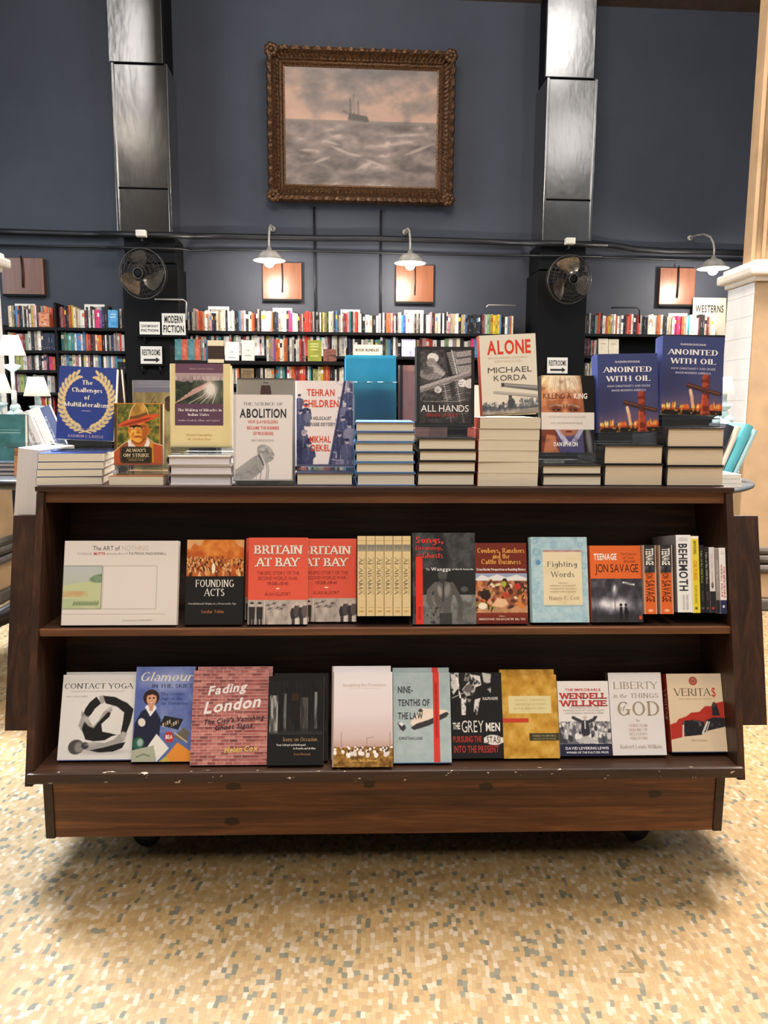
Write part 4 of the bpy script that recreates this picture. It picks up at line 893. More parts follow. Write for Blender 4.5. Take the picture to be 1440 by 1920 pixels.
def stack(px0, px1, ytops, yb, d, what, group, cover, spinecol=None, hard=True, page='e6dcc8', jit=.004, yaw0=0.0, art=None, gloss=False, z0=ZT):
    """books lying flat, tail edges toward the room; ytops: rows of their upper faces, topmost first"""
    zs = [hit(CART, (px0 + px1) / 2, y, yb).z for y in ytops] + [z0]; n = len(ytops); last = None
    x0, x1 = x_at(CART, px0, yb, zs[-2]), x_at(CART, px1, yb, zs[-2])
    g = random.Random(int(px0))
    for i in range(n - 1, -1, -1):
        t = zs[i] - zs[i + 1]; place = 'topmost of its stack' if i == 0 else 'lowest of its stack' if i == n - 1 else f'{nth(i + 1)} from the top of its stack'
        if n == 1: place = 'lying alone on the cart top'
        M = lying(CART, (x0 + x1) / 2 + g.uniform(-jit, jit), yb + g.uniform(0, jit), zs[i] - .0003, yaw0 + g.uniform(-.012, .012))
        book('stacked_book', f'{what}, {place}', 'book', group, M, x1 - x0, d, t - .0006, art, hard=hard, cover=cover, spinecol=spinecol, page=page, gloss=gloss)
    return zs[0], (x0 + x1) / 2, x1 - x0
def easel(label, x, y, z, w_, hrise, lean, t, back=.11, yaw=0.0):
    """y: depth of the book's front foot, t: the book's thickness"""
    root = empty('book_stand', upright(CART, x, y, z + .0003, 0, yaw), label, 'book stand', 'clear acrylic book stands'); hw = w_ / 2; q = t * math.cos(lean) + .004
    MB().box(-hw, hw, -.0065, -.004, 0, hrise + .008).build('front_lip', M_CLEAR, root)
    if hrise > .012:
        MB().box(-hw, hw, -.0038, q, hrise - .0035, hrise - .0008).build('ledge', M_CLEAR, root)
    MB().box(-hw, hw, -.0038, q + .07, 0.0002, .0028).build('foot_plate', M_CLEAR, root)
    bl = math.tan(lean); y0 = q + .001 + (t * math.sin(lean)) * 0
    MB().prism([(y0, hrise), (y0 + .0026, hrise), (y0 + .0026 + back * bl, hrise + back), (y0 + back * bl, hrise + back)], -hw * .8, hw * .8, 'x').build('back_rest', M_CLEAR, root)
    MB().prism([(y0 + .0665, .003), (y0 + .069, .003), (y0 + .007 + back * bl, hrise + back * .9), (y0 + .0044 + back * bl, hrise + back * .9)], -hw * .4, hw * .4, 'x').build('rear_strut', M_CLEAR, root)
    return root
# ---------------------------------------------------------------- what is printed on the covers
def a_laurel(a):
    a.rect(0, 0, 1, 1, '2c3f86'); gold = 'e2c68c'; cu, cv, ru, rv = .5, .53, .44, .385
    def at(t, k=1.0): return cu + ru * k * math.cos(t), cv + rv * k * math.sin(t)
    for sgn in (0, 1):
        ts = [R(-86 + q * 152 / 15) for q in range(16)]; f = (lambda u: u) if not sgn else (lambda u: 1 - u)
        a.line([(f(at(t)[0]), at(t)[1]) for t in ts], .0016, gold)
        for i, t in enumerate(ts[1:], 1):
            for k, dr in ((1.085, 28), (.915, -28)):
                u, v = at(t + .05, k); deg = math.degrees(math.atan2(rv * math.cos(t) * a.H, -ru * math.sin(t) * a.W)) - dr
                a.ell(f(u), v, .062, .0185, gold, deg if not sgn else 180 - deg, soft=.3)
                a.line([(f(u - .03 * math.cos(R(deg))), v - .02 * math.sin(R(deg))), (f(u + .03 * math.cos(R(deg))), v + .02 * math.sin(R(deg)))], .0006, 'a88a54')
    a.line([(.40, .095), (.62, .14)], .0035, gold); a.line([(.60, .095), (.38, .14)], .0035, gold)
    for t, v, wd in (('The', .755, .19), ('Challenges', .65, .54), ('of', .55, .10), ('Multilateralism', .45, .78)): a.text(t, .5, v, .062, 'eadfd0', 'serifb', wd)
    a.rect(.42, .395, .58, .399, 'b9b4c0'); a.text('KATHRYN C. LAVELLE', .52, .03, .034, 'e3c9ba', 'serif', .62)
def a_hatman(a):
    n1, n2 = a.noise(7, 9, 21, 5), a.noise(22, 26, 22, 3)
    a.put(np.ones_like(a.U), a.ramp(np.clip(n1 * .8 + n2 * .7 - .3, 0, 1), [(0, '1e2a17'), (.35, '4c5426'), (.6, '8a7c2e'), (.85, 'b59a38'), (1, '6f7a30')]))
    for e in ((0, 0, .06, 1), (.94, 0, 1, 1)): a.rect(*e, '4a3a1a', .75)
    a.rect(.055, 0, .068, 1, 'c8843a', .9); a.rect(.935, 0, .947, 1, 'c8843a', .9); a.rect(0, .985, 1, 1, 'd8892e')
    a.poly([(.0, .22), (.18, .34), (.34, .42), (.66, .42), (.82, .36), (1, .32), (1, 0), (0, 0)], 'b4512a'); a.poly([(.62, .42), (.80, .36), (.82, .05), (.6, .05)], 'c98a2a'); a.poly([(.12, .31), (.30, .38), (.30, .05), (.1, .1)], '8e4a36')
    a.poly([(.28, .40), (.36, .45), (.48, .32), (.62, .30), (.68, .45), (.74, .38), (.66, .12), (.32, .12)], 'e8e0d8')
    a.poly([(.34, .46), (.62, .46), (.66, .36), (.5, .27), (.36, .36)], 'c2672a')
    a.ell(.50, .565, .205, .205, 'd98a34', -6); a.poly([(.31, .55), (.36, .42), (.5, .35), (.63, .42), (.69, .56)], 'dc8c34')
    a.ell(.40, .57, .09, .13, 'f0b84a', 0, .8, .8); a.ell(.44, .43, .10, .06, 'eead44', 0, .7, .8); a.ell(.64, .55, .06, .15, 'a35a22', 0, .7, .7); a.ell(.71, .56, .035, .055, 'b8662a'); a.ell(.32, .57, .03, .05, 'c87a34')
    for u in (.405, .565):
        a.line([(u - .075, .632), (u + .06, .640 if u < .5 else .626)], .0055, '3a1c10'); a.ell(u, .603, .05, .017, 'ecd0a0'); a.ell(u, .604, .022, .017, '24150e'); a.line([(u - .055, .616), (u + .05, .618)], .0026, '3a1c10'); a.line([(u - .05, .580), (u + .045, .578)], .0016, 'a8602a')
    a.poly([(.475, .63), (.455, .53), (.50, .515), (.535, .53)], 'c4702c', .8); a.line([(.455, .53), (.485, .518), (.53, .526)], .0016, '7a3c1c')
    a.line([(.425, .458), (.47, .466), (.53, .462), (.575, .448)], .0028, '6a2a18'); a.line([(.44, .452), (.55, .45)], .003, 'b05a30'); a.line([(.40, .53), (.385, .48)], .0018, '8a4418'); a.line([(.58, .52), (.60, .47)], .0018, '8a4418')
    a.poly([(.54, .66), (.68, .66), (.69, .52), (.62, .42), (.56, .40), (.60, .50), (.57, .60)], 'a8581f', .75); a.poly([(.36, .52), (.42, .50), (.44, .44), (.40, .42), (.36, .46)], 'c8762a', .7); a.line([(.37, .40), (.44, .36), (.5, .345), (.57, .37), (.63, .43)], .003, '5a2a14', .8)
    a.poly([(.33, .66), (.36, .72), (.66, .74), (.70, .70), (.67, .665), (.6, .70), (.4, .69)], '6a3418')
    a.ell(.50, .725, .44, .058, 'd2552c', 15); a.ell(.46, .70, .33, .024, '8a2f1a', 15, .8); a.poly([(.30, .74), (.35, .90), (.43, .985), (.60, .985), (.68, .90), (.70, .83), (.5, .76)], 'b8853a'); a.poly([(.30, .74), (.31, .78), (.5, .81), (.705, .865), (.70, .82), (.5, .755)], '6f4a20')
    a.ell(.46, .9, .07, .08, '8d6a2c', 10, .7, .6); a.ell(.60, .92, .05, .05, 'dca850', 10, .7, .6)
    a.line([(.30, .735), (.35, .90), (.43, .985)], .002, 'ecca88'); a.line([(.70, .83), (.68, .9), (.6, .985)], .002, 'ecca88'); a.line([(.0, .22), (.18, .34), (.34, .42)], .002, 'ecca88'); a.line([(.68, .45), (.82, .36), (1, .32)], .002, 'ecca88')
    a.put(np.clip((n2 - .62) * 6, 0, 1) * a.clip(.3, .3, .72, .7), 'b86a26', .35)
    a.poly([(.13, .05), (.13, .27), (.17, .30), (.74, .30), (.78, .27), (.78, .05), (.74, .03), (.17, .03)], '2c2318'); a.line([(.15, .06), (.15, .265), (.18, .285), (.73, .285), (.76, .265), (.76, .06), (.73, .045), (.18, .045), (.15, .06)], .001, '6a5636')
    a.text('ALWAYS', .455, .215, .05, 'd9c7a0', 'slab', .42); a.text('ON STRIKE', .455, .135, .052, 'd9c7a0', 'slab', .54); a.rect(.26, .115, .66, .118, '8a744a'); a.text('ARNOLD STEAD', .455, .07, .025, 'b8a47c', 'sans', .32)
def a_miracles(a):
    a.rect(0, 0, 1, 1, 'e3cf98'); a.rect(.085, .885, .885, 1, '6b4a5c'); a.rect(.075, .26, .885, .52, '5f4256')
    a.vgrad(.08, .52, .885, .885, '3a3436', 'b59a9a'); m = a.clip(.08, .52, .885, .885); n = a.noise(14, 22, 31, 4)
    a.put(m * np.clip((.80 - a.V + (n - .5) * .1) * 60, 0, 1), a.ramp(n, [(.2, '1c221c'), (.6, '36402f'), (.9, '5c5448')])); a.put(m * ((a.V > .80) & (a.noise(40, 10, 32, 2) > .55) & (a.V < .85)), 'c8b2ae', .8)
    for k in range(9): a.rect(.46 + .07 * (k % 4) - .1, .79, .475 + .07 * (k % 4) - .1, .84 + .008 * (k % 3), '8c7476')
    for k in range(12): a.line([(.06 + .03 * k, .52 + .016 * k), (.45 + .02 * k, .66 + .012 * k), (.70, .76)], .0022, ('e6c0b0', 'b86a58', 'f0e2d8', '8c4a44')[k % 4], .8, m)
    for k in range(5): a.line([(.3 + .1 * k, .52), (.55 + .05 * k, .62), (.68 + .01 * k, .75)], .0018, ('efe2d4', 'a8706a')[k % 2], .8, m)
    a.ell(.67, .69, .10, .085, 'f6eee6', 0, .85, .9, m); a.ell(.67, .68, .22, .14, 'e8d8cc', 0, .35, 1.2, m)
    a.text('ANGUS COOPER SERIES', .52, .93, .018, 'c9a7a2', 'serif', .42)
    a.text('The Making of Miracles in', .49, .43, .033, 'efe3dc', 'serifb', .74); a.text('Indian States', .47, .375, .033, 'efe3dc', 'serifb', .36); a.text('Andhra Pradesh, Bihar, and Gujarat', .47, .31, .022, 'd8c4c6', 'serif', .70, shear=.2)
    a.text('Arvind Panagariya', .48, .135, .026, 'b98a44', 'serif', .44); a.text('M. Govinda Rao', .48, .085, .026, 'b98a44', 'serif', .38)
def a_abolition(a):
    a.rect(0, 0, 1, 1, 'ddd3cd'); a.rect(0, 0, .03, 1, 'cabfba')
    a.text('THE SCIENCE OF', .50, .875, .034, '4a4a4a', 'serif', .70); a.text('ABOLITION', .50, .73, .105, '2a2d32', 'bold', .82)
    for t, v, wd in (('HOW SLAVEHOLDERS', .665, .52), ('BECAME THE ENEMIES', .595, .56), ('OF PROGRESS', .53, .36)): a.text(t, .5, v, .036, 'cf6a58', 'bold', wd)
    a.text('ERIC HERSCHTHAL', .5, .455, .024, 'a89c98', 'sans', .40)
    n = a.noise(16, 30, 41, 3); g = '7d7c7c'
    arm = [(.0, .02), (.02, .12), (.18, .20), (.33, .275), (.42, .30), (.50, .24), (.52, .14), (.40, .06), (.28, .0), (0, 0)]; a.poly(arm, 'a09d9a')
    a.ell(.535, .335, .15, .075, '9a9794', -35); a.poly([(.40, .30), (.44, .38), (.53, .405), (.64, .37), (.70, .30), (.66, .23), (.56, .20), (.47, .22)], '9d9a97')
    for u, v in ((.49, .37), (.55, .375), (.61, .35), (.655, .30)): a.ell(u, v, .045, .03, 'b4b0ac', -30, .9, .5); a.line([(u - .02, v - .03), (u + .03, v - .045)], .0015, '5f5d5c')
    a.line([(.43, .29), (.47, .24), (.51, .18)], .004, '55555a'); a.line([(.46, .31), (.5, .25), (.54, .19)], .003, 'c8c4c0')
    for u in (.44, .54, .57): a.line([(u, .24), (u + .03, .12), (u + .01, .0)], .0022, '8f8c8a')
    a.put(np.clip((n - .5) * 4, 0, 1) * a.clip(0, 0, .7, .4) * (np.abs(a.img[..., 0] - .6) < .12), '6a6866', .5)
    for k in range(10): a.line([(.02 + .04 * k, .02), (.12 + .04 * k, .12 + .015 * k)], .0012, '77757a', .6)
    a.rect(.0, .0, 1, .012, 'bfb5b0')
def figures(a, spots, cols, seed, m=1.0, k=1.0):
    g = random.Random(seed)
    for u, v, s_ in spots:
        c = g.choice(cols); s_ *= k; a.poly([(u - .055 * s_, v - .16 * s_), (u - .06 * s_, v), (u - .03 * s_, v + .035 * s_), (u + .03 * s_, v + .035 * s_), (u + .06 * s_, v), (u + .055 * s_, v - .16 * s_)], c, 1, m); a.ell(u, v + .055 * s_, .032 * s_, .03 * s_, g.choice(('b8aeb6', 'a09aa8', 'cfc6c6')), 0, 1, .2, m); a.ell(u, v + .072 * s_, .036 * s_, .018 * s_, g.choice(('4a4a62', 'ded8d6', '6a6678')), 0, 1, .2, m)
def person_print(a, u, v, k, coat, m=1.0, cap=None, lean=0.0, face='c9bcc0'):
    """a small printed figure: k is the height of the figure over the cover's height, feet at (u, v)"""
    q = k * a.H / a.W
    P = lambda x, y: (u + x * q + lean * y * q, v + y * k)
    a.poly([P(-.13, 0), P(-.02, 0), P(.0, .42), P(.03, 0), P(.14, 0), P(.15, .5), P(-.14, .5)], coat, 1, m); a.poly([P(-.16, .42), P(-.19, .72), P(-.08, .82), P(.09, .82), P(.19, .72), P(.16, .42)], coat, 1, m)
    a.line([P(-.17, .74), P(-.22, .5), P(-.16, .36)], .06 * k * a.H, coat, 1, m); a.line([P(.17, .74), P(.21, .52), P(.1, .42)], .06 * k * a.H, coat, 1, m); a.line([P(-.02, .8), P(.0, .5)], .012 * k * a.H, face, .6, m)
    c = P(.0, .91); a.ell(c[0], c[1], .075 * q, .085 * k, face, 0, 1, .25, m); c = P(.01, .965); a.ell(c[0], c[1], .09 * q, .05 * k, cap or '2a2c44', 0, 1, .25, m); c = P(-.02, .90); a.ell(c[0], c[1], .04 * q, .03 * k, '6a6478', 0, .5, .6, m)
def a_tehran(a):
    a.rect(0, 0, 1, 1, 'e9dcd8'); n = a.noise(14, 24, 51, 4); m = 1.0
    a.poly([(0, .72), (.05, .70), (.04, .55), (.12, .46), (.20, .36), (.24, .22), (.27, .0), (0, 0)], '3a3e60')
    for u, v, k, c in ((.05, .60, .24, '565a7c'), (.17, .47, .26, '33375a'), (.07, .36, .30, '4a4e72'), (.20, .46, .20, '6a6e8c')): person_print(a, u, v, k, c, cap='2c2f4c')
    person_print(a, .10, .02, .40, '2c3052', cap='9a95a6', lean=.06); person_print(a, .22, -.06, .34, '3f4368', cap='2a2c48')
    a.put(((a.U < .27) & (a.V < .5)) * np.clip((n - .5) * 4, 0, 1) * (np.abs(a.img[..., 0] - .2) < .15), '6c7090', .55)
    a.poly([(.835, 1), (1, 1), (1, 0), (.60, 0)], '8d899f'); a.poly([(.835, 1), (.885, 1), (.685, 0), (.555, 0)], '55577a'); a.line([(.86, 1), (.60, .02)], .004, '2f3150'); a.line([(.885, 1), (.70, .1)], .0025, 'c8c2ca')
    for k in range(11): a.line([(.865 - .024 * k, .93 - .085 * k), (.93 - .024 * k, .92 - .085 * k)], .0022, 'b5afbc')
    for k in range(5): a.poly([(.93, .98 - .2 * k), (1, .97 - .2 * k), (1, .87 - .2 * k), (.93, .88 - .2 * k)], '3c3f60', .8)
    for u, v, k, c in ((.93, .66, .25, '4a4d70'), (.86, .50, .24, '6d6e8c'), (.96, .44, .27, '34375a'), (.84, .30, .28, '4a4d70'), (.95, .2, .30, '8a87a0'), (.78, .08, .32, '3a3d60'), (.91, -.02, .34, '565a7c')): person_print(a, u, v, k, c, cap='cfc8cc' if k < .26 else '2c2f4c', lean=-.05)
    a.put((a.U > .68) * np.clip((n - .56) * 4, 0, 1), '2c3054', .5); a.rect(.0, 0, 1, .022, '5a5872')
    a.text('TEHRAN', .43, .82, .082, 'd2492f', 'bold', .50); a.text('CHILDREN', .43, .69, .085, 'd2492f', 'bold', .64); a.text('A HOLOCAUST', .43, .54, .04, '55525a', 'bold', .38); a.text('REFUGEE ODYSSEY', .43, .47, .04, '55525a', 'bold', .52)
    a.text('MIKHAL', .42, .275, .078, 'd2492f', 'bold', .38); a.text('DEKEL', .43, .175, .075, 'd2492f', 'bold', .34)
def a_sailors(a):
    a.cell = .0011; n = a.noise(16, 26, 61, 5); m0 = a.clip(.06, .04, .94, .96)
    a.rect(0, 0, 1, 1, '2a2928'); a.put(m0, a.ramp(n, [(.2, '2e2c2c'), (.5, '4a4747'), (.85, '6e6a69')]))
    a.poly([(.06, .50), (.94, .72), (.94, .66), (.06, .44)], 'b5aca9', 1, m0); a.poly([(.06, .46), (.94, .68), (.94, .64), (.06, .42)], '8c8583', 1, m0)
    for v0 in (.94, .85, .76): a.poly([(.66, v0), (.94, v0 + .03), (.94, v0 - .05), (.70, v0 - .09)], 'a39d9b', 1, m0); a.line([(.66, v0), (.94, v0 + .03)], .004, '4a4848', 1, m0)
    a.poly([(.48, .96), (.62, .96), (.74, .66), (.56, .62)], '232222', 1, m0)
    for k in range(14): v = .92 - .02 * k; a.line([(.52 + .008 * k, v), (.66 + .006 * k, v + .015)], .0018, 'c9c3c0', 1, m0)
    a.line([(.60, .96), (.70, .66)], .003, 'dad4d0', 1, m0)
    a.ell(.28, .86, .10, .06, 'eae4df', -10, 1, .15, m0); a.ell(.25, .80, .085, .055, '9a918e', 0, 1, .2, m0); a.poly([(.06, .70), (.20, .72), (.34, .80), (.42, .74), (.50, .68), (.42, .60), (.2, .58), (.06, .62)], '8f8886', 1, m0); a.poly([(.18, .76), (.30, .78), (.50, .66), (.46, .63), (.26, .70)], 'b7afac', 1, m0); a.ell(.20, .70, .10, .05, '5c5756', 20, .8, .4, m0)
    a.ell(.79, .545, .078, .052, 'f0ebe6', 0, 1, .15, m0); a.ell(.92, .54, .09, .06, 'e8e2dd', 30, 1, .15, m0); a.ell(.37, .46, .065, .042, 'ded7d2', 0, 1, .15, m0); a.ell(.36, .455, .035, .025, 'a8a09c', 0, .7, .4, m0)
    for u in (.50, .72): 
        for k in range(16): v = .52 - .028 * k + (.05 if u > .6 else 0); a.line([(u - .07 + .006 * k, v), (u + .06 + .006 * k, v + .02)], .0018, ('8d8785', 'c6bfbb')[k % 3 == 0], .9, m0)
        a.line([(u - .03, .55), (u + .1, .05)], .0022, 'b8b1ad', .9, m0)
    a.put(m0 * (np.abs(np.sin(a.V * 90 + a.U * 8)) < .1), '1e1d1d', .5); a.put(m0 * (a.V < .32), '2c2a2a', .45)
    a.text('THE LOWER DECK OF THE ROYAL NAVY', .44, .305, .014, 'c2bbb6', 'sans', .66); a.text('ALL HANDS', .49, .185, .082, 'f4efea', 'sans', .84); a.text('BRIAN LAVERY', .45, .12, .045, 'b13a32', 'sans', .56)
def a_alone(a):
    a.rect(0, 0, 1, 1, 'e3d8c5'); a.text('ALONE', .52, .755, .175, 'd8402c', 'bold', .80)
    a.text('BRITAIN, CHURCHILL, AND DUNKIRK:', .5, .70, .022, 'c9b79a', 'sans', .70); a.text('DEFEAT INTO VICTORY', .5, .655, .022, 'c9b79a', 'sans', .5)
    a.text('MICHAEL', .52, .525, .068, '57514c', 'sans', .80); a.text('KORDA', .52, .425, .068, '57514c', 'sans', .60)
    a.poly([(.36, .39), (.40, .395), (1, .345), (1, .275), (.41, .345), (.37, .35)], '6c6863'); a.poly([(.38, .385), (1, .335), (1, .31), (.40, .365)], 'a29d97'); a.ell(.385, .372, .022, .026, '3a3836'); a.line([(.36, .395), (.36, .345)], .002, '4a4744')
    a.poly([(.20, .295), (.25, .30), (1, .235), (1, .19), (.24, .265), (.21, .265)], 'b9b0a4'); a.poly([(.21, .275), (1, .205), (1, .19), (.22, .265)], '8f877e')
    g = random.Random(3); n = a.noise(30, 12, 71, 3); a.put(np.clip((.115 + .06 * (n - .3) - a.V) * 80, 0, 1), '5b5d62')
    for k in range(60): u = g.random(); a.ell(u, .10 + g.uniform(-.02, .05) + .02 * u, .022, .018, g.choice(('4c4e54', '6e7076', '8b8a8a', 'c9c2b8')), g.uniform(-40, 40))
    for k in range(14): u = .7 + .3 * g.random(); a.line([(u, .1), (u + g.uniform(-.05, .05), .19)], .0022, '77777a')
    a.ell(.52, .14, .065, .065, '4a4c50'); a.poly([(.45, .16), (.47, .09), (.57, .09), (.59, .16)], '4a4c50'); a.ell(.505, .205, .03, .022, '5d5852'); a.ell(.505, .225, .034, .012, '3e3f42')
    a.poly([(0, 0), (1, 0), (1, .075), (.5, .05), (0, .045)], '94897c'); a.put((a.V < .07) * np.clip((a.noise(10, 8, 72, 3) - .45) * 4, 0, 1), 'c9bda8', .6); a.rect(0, 0, 1, .012, '6d645a')
def a_beard(a):
    n = a.noise(8, 12, 81, 5); a.rect(0, 0, 1, 1, '17120f'); a.ell(.34, .72, .52, .46, '8a4a2c', 0, 1, .7); a.ell(.36, .74, .42, .38, 'c98a60', 0, 1, .6); a.ell(.2, .95, .2, .12, 'd8a848', 20, .9, .8)
    a.ell(.34, .97, .34, .16, 'e8d6b8', 0, .9, .6); a.ell(.46, .86, .28, .14, 'ead9c0', 0, .8, .8); a.ell(.33, .74, .22, .10, 'e6b890', 0, .7, .8)
    a.ell(.48, .56, .36, .22, 'b0603a', 0, .85, .6); a.ell(.45, .60, .06, .11, 'd89a70', 0, .8, .6)
    for u in (.29, .61):
        a.ell(u, .575, .13, .045, '6a3420', 0, .75, .9); a.ell(u, .555, .075, .016, '2e1812', 0, .9, .6); a.ell(u - .015, .556, .018, .007, 'b09a8c', 0, .8); a.line([(u - .12, .60 + (.015 if u > .5 else 0)), (u - .03, .622), (u + .10, .61 - (.015 if u > .5 else 0))], .0055, 'b5a08c', .75); a.line([(u - .08, .537), (u + .07, .535)], .002, '8a4a30', .8)
    for k in range(4): a.line([(.16 + .02 * k, .665 + .035 * k), (.40, .675 + .036 * k), (.64 - .02 * k, .662 + .035 * k)], .0016, '9c5a3c', .55)
    a.line([(.42, .63), (.43, .585)], .003, '7a3c24', .8); a.line([(.48, .63), (.475, .585)], .003, '7a3c24', .8)
    g = random.Random(12)
    for k in range(60): u = g.uniform(.04, .68); a.line([(u, .99 - g.random() * .03), (u + (u - .36) * .35, .86 - .1 * g.random())], .0011, g.choice(('f2e6d0', 'd2b890', 'fff6e6', 'b08a60')), .7)
    a.put(np.clip((n - .5) * 3, 0, 1) * (a.U < .75) * (a.V > .5), '5a2a18', .45); a.poly([(.74, 1), (1, 1), (1, .5), (.82, .5)], '0e0b0a')
    a.rect(0, .30, 1, .52, 'ddd3ca'); a.poly([(0, .0), (.0, .3), (.22, .3), (.40, .12), (.36, 0)], '7a3c28'); a.poly([(.04, .0), (.1, .24), (.26, .22), (.34, .0)], 'c07a58', .9)
    a.poly([(.28, .30), (.78, .30), (.82, .0), (.36, .0)], '4b4670'); a.poly([(.26, .30), (.36, .30), (.52, .14), (.44, .10)], 'b7b4cc'); a.poly([(.80, .30), (.70, .30), (.56, .14), (.64, .10)], 'a5a2c0'); a.ell(.52, .30, .17, .085, 'a86a54', 0, 1, .4, a.clip(0, 0, 1, .3)); a.ell(.52, .275, .07, .012, '6a2c24')
    a.put((a.V < .3) * np.clip((n - .55) * 4, 0, 1), '1c1830', .5); a.ell(.90, .16, .05, .22, 'c8ccd4', 8, .5, 1.0)
    a.text('KILLING A', .30, .70, .07, '3c211a', 'sans', .54); a.text('KING', .74, .70, .07, 'e9e1da', 'bold', .26)
    a.text('THE ASSASSINATION OF YITZHAK RABIN', .48, .455, .022, 'b9aca0', 'sans', .72); a.text('AND THE REMAKING OF ISRAEL', .48, .375, .022, 'a99c90', 'sans', .62); a.text('DAN EPHRON', .46, .085, .055, 'e9e4e4', 'bold', .46)
def a_cross(a):
    n = a.noise(5, 8, 91, 4); a.vgrad(0, 0, 1, 1, '4e4a66', '3a426e'); a.put((a.V > .12) * 1.0, a.ramp(np.clip((a.V - .12) / .6 + (n - .5) * .3, 0, 1), [(0, '6e5468'), (.3, '464468'), (1, '39426f')]), .8); a.ell(.05, .42, .4, .2, '26284c', 0, .5, 1)
    a.rect(0, 0, 1, .075, '1c1612'); g = random.Random(8); m = a.clip(0, .06, 1, .4)
    for k in range(46): u = g.random(); hgt = .025 + .035 * abs(math.sin(u * 9)) * g.random(); a.ell(u, .085 + hgt * .4, .016, hgt, g.choice(('e8802c', 'f0b24a', 'd9501e', 'f7d98a')), g.uniform(-12, 12), .9, .6, m)
    a.rect(0, .055, 1, .085, 'a83c1c', .6); a.put((a.V < .09) * np.clip((a.noise(30, 40, 92, 2) - .6) * 8, 0, 1), 'e89a40', .7)
    a.poly([(.50, .10), (.47, .24), (.45, .32), (.49, .33), (.53, .22), (.53, .10)], 'f2b48a', .85); a.ell(.48, .29, .025, .05, 'f6cba6', 8, .7, .8)
    for k in range(6): a.line([(.78 + .035 * k, .06), (.78 + .035 * k, .12 + .02 * (k % 3))], .0014, 'c8502c')
    r_ = a.noise(9, 30, 93, 3); a.poly([(.64, 0), (.665, .3), (.66, .50), (.69, .525), (.755, .52), (.77, .48), (.76, .30), (.80, 0)], 'a8432a'); a.put((np.abs(a.U - .715) < .07) * (a.V < .52) * np.clip((r_ - .48) * 5, 0, 1), '5c1c14', .75); a.poly([(.645, 0), (.665, .28), (.69, .28), (.68, 0)], 'd1603a', .7)
    a.poly([(.40, .375), (.41, .40), (.45, .405), (.98, .29), (.985, .26), (.94, .245), (.42, .345)], '3c2420'); a.line([(.42, .39), (.95, .275)], .003, '7c4634')
    a.poly([(.66, .27), (.76, .25), (.77, .32), (.66, .34)], '4e2a22', .8)
    a.text('DARREN DOCHUK', .5, .885, .024, 'd8cfd2', 'bold', .42); a.text('ANOINTED', .5, .765, .068, 'efe9e4', 'serifb', .82); a.text('WITH OIL', .51, .65, .068, 'efe9e4', 'serifb', .74); a.text('HOW CHRISTIANITY AND CRUDE', .51, .575, .026, 'b5b2c4', 'bold', .72); a.text('MADE MODERN AMERICA', .51, .52, .026, 'b5b2c4', 'bold', .58)
def s_cross(a): a.rect(0, 0, 1, 1, '3d4780'); a.text('ANOINTED WITH OIL', .45, .6, .38, 'e4dfdc', 'serifb', .5, rot=True); a.rect(0, 0, 1, .1, '1c1612')
def a_nothing(a):
    a.rect(0, 0, 1, 1, 'd8cdc4'); a.vgrad(0, .19, .335, .70, 'a9b088', 'b3b6b4'); n = a.noise(8, 8, 101, 4); m = a.clip(0, .19, .335, .70)
    a.poly([(0, .47), (.2, .51), (.335, .515), (.335, .19), (0, .19)], 'b9bd90', 1, m); a.ell(.33, .555, .10, .05, '66805f', 8, 1, .3, m); a.ell(.30, .55, .04, .035, '7a9070', 0, 1, .3, m); a.put(m * (a.V < .4) * (a.V > .33) * np.clip((n - .4) * 3, 0, 1) * (a.U < .22), 'c08a5c', .7); a.put(m * (a.V < .31) * np.clip((n - .35) * 3, 0, 1), '9bab86', .6)
    for k in range(30): u = .09 + .0075 * k; a.line([(u, .235), (u + .006, .265 + .01 * (k % 3))], .0015, '55694e', .8)
    a.line([(.002, .70), (.335, .70), (.335, .19), (.0, .19)], .0011, '4a4c48'); a.line([(.345, .70), (.815, .70), (.815, .19), (.345, .19), (.345, .70)], .0011, '8f8a84'); a.line([(.0, .13), (.9, .13)], .0009, '9b928a')
    a.text('The ART of', .245, .885, .052, '4d4a48', 'sans', .24, 'l'); a.text('NOTHING', .50, .885, .055, 'c6b3a6', 'sans', .235, 'l'); a.text('25 YEARS OF', .11, .835, .022, 'a89c94', 'sans', .13, 'l'); a.text('MUTTS', .255, .83, .032, 'c23c38', 'bold', .10, 'l'); a.text('and the Art of', .365, .835, .024, 'a09890', 'sans', .19, 'l'); a.text('PATRICK McDONNELL', .565, .835, .027, '7b746e', 'sans', .33, 'l')
    a.text('Introduction by LYNDA BARRY', .66, .05, .016, '9c928a', 'sans', .26)
def a_founding(a):
    a.rect(0, 0, 1, 1, '161414'); n = a.noise(8, 12, 111, 5); m = a.clip(0, .565, 1, 1); a.put(m, a.ramp(np.clip(n * .9 + (a.V - .6) * .8 - .1, 0, 1), [(0, '7a3218'), (.4, 'b85820'), (.7, 'd27a2e'), (1, 'e6a45a')]))
    a.crowd(0, .565, 1, .80, 170, 7, ('6a3018', 'c98a4a', 'e2b478', '8a4a24', '4a2414', 'd8a068', 'a85e30'), .035); a.poly([(.0, 1), (.30, 1), (.22, .92), (.12, .96), (.05, .88), (0, .9)], 'd8a878', .8, m); a.poly([(1, 1), (.82, 1), (.9, .93), (1, .9)], 'd8a878', .7, m); a.ell(.47, .66, .03, .06, 'efe0c4')
    a.text('FOUNDING', .5, .44, .085, 'eee6da', 'serif', .68); a.text('ACTS', .5, .335, .085, 'eee6da', 'serif', .36); a.text('Constitutional Origins in a Democratic Age', .46, .235, .022, 'cfc6b8', 'serif', .84); a.text('Serdar Tekin', .47, .135, .036, 'b9763c', 'serif', .40)
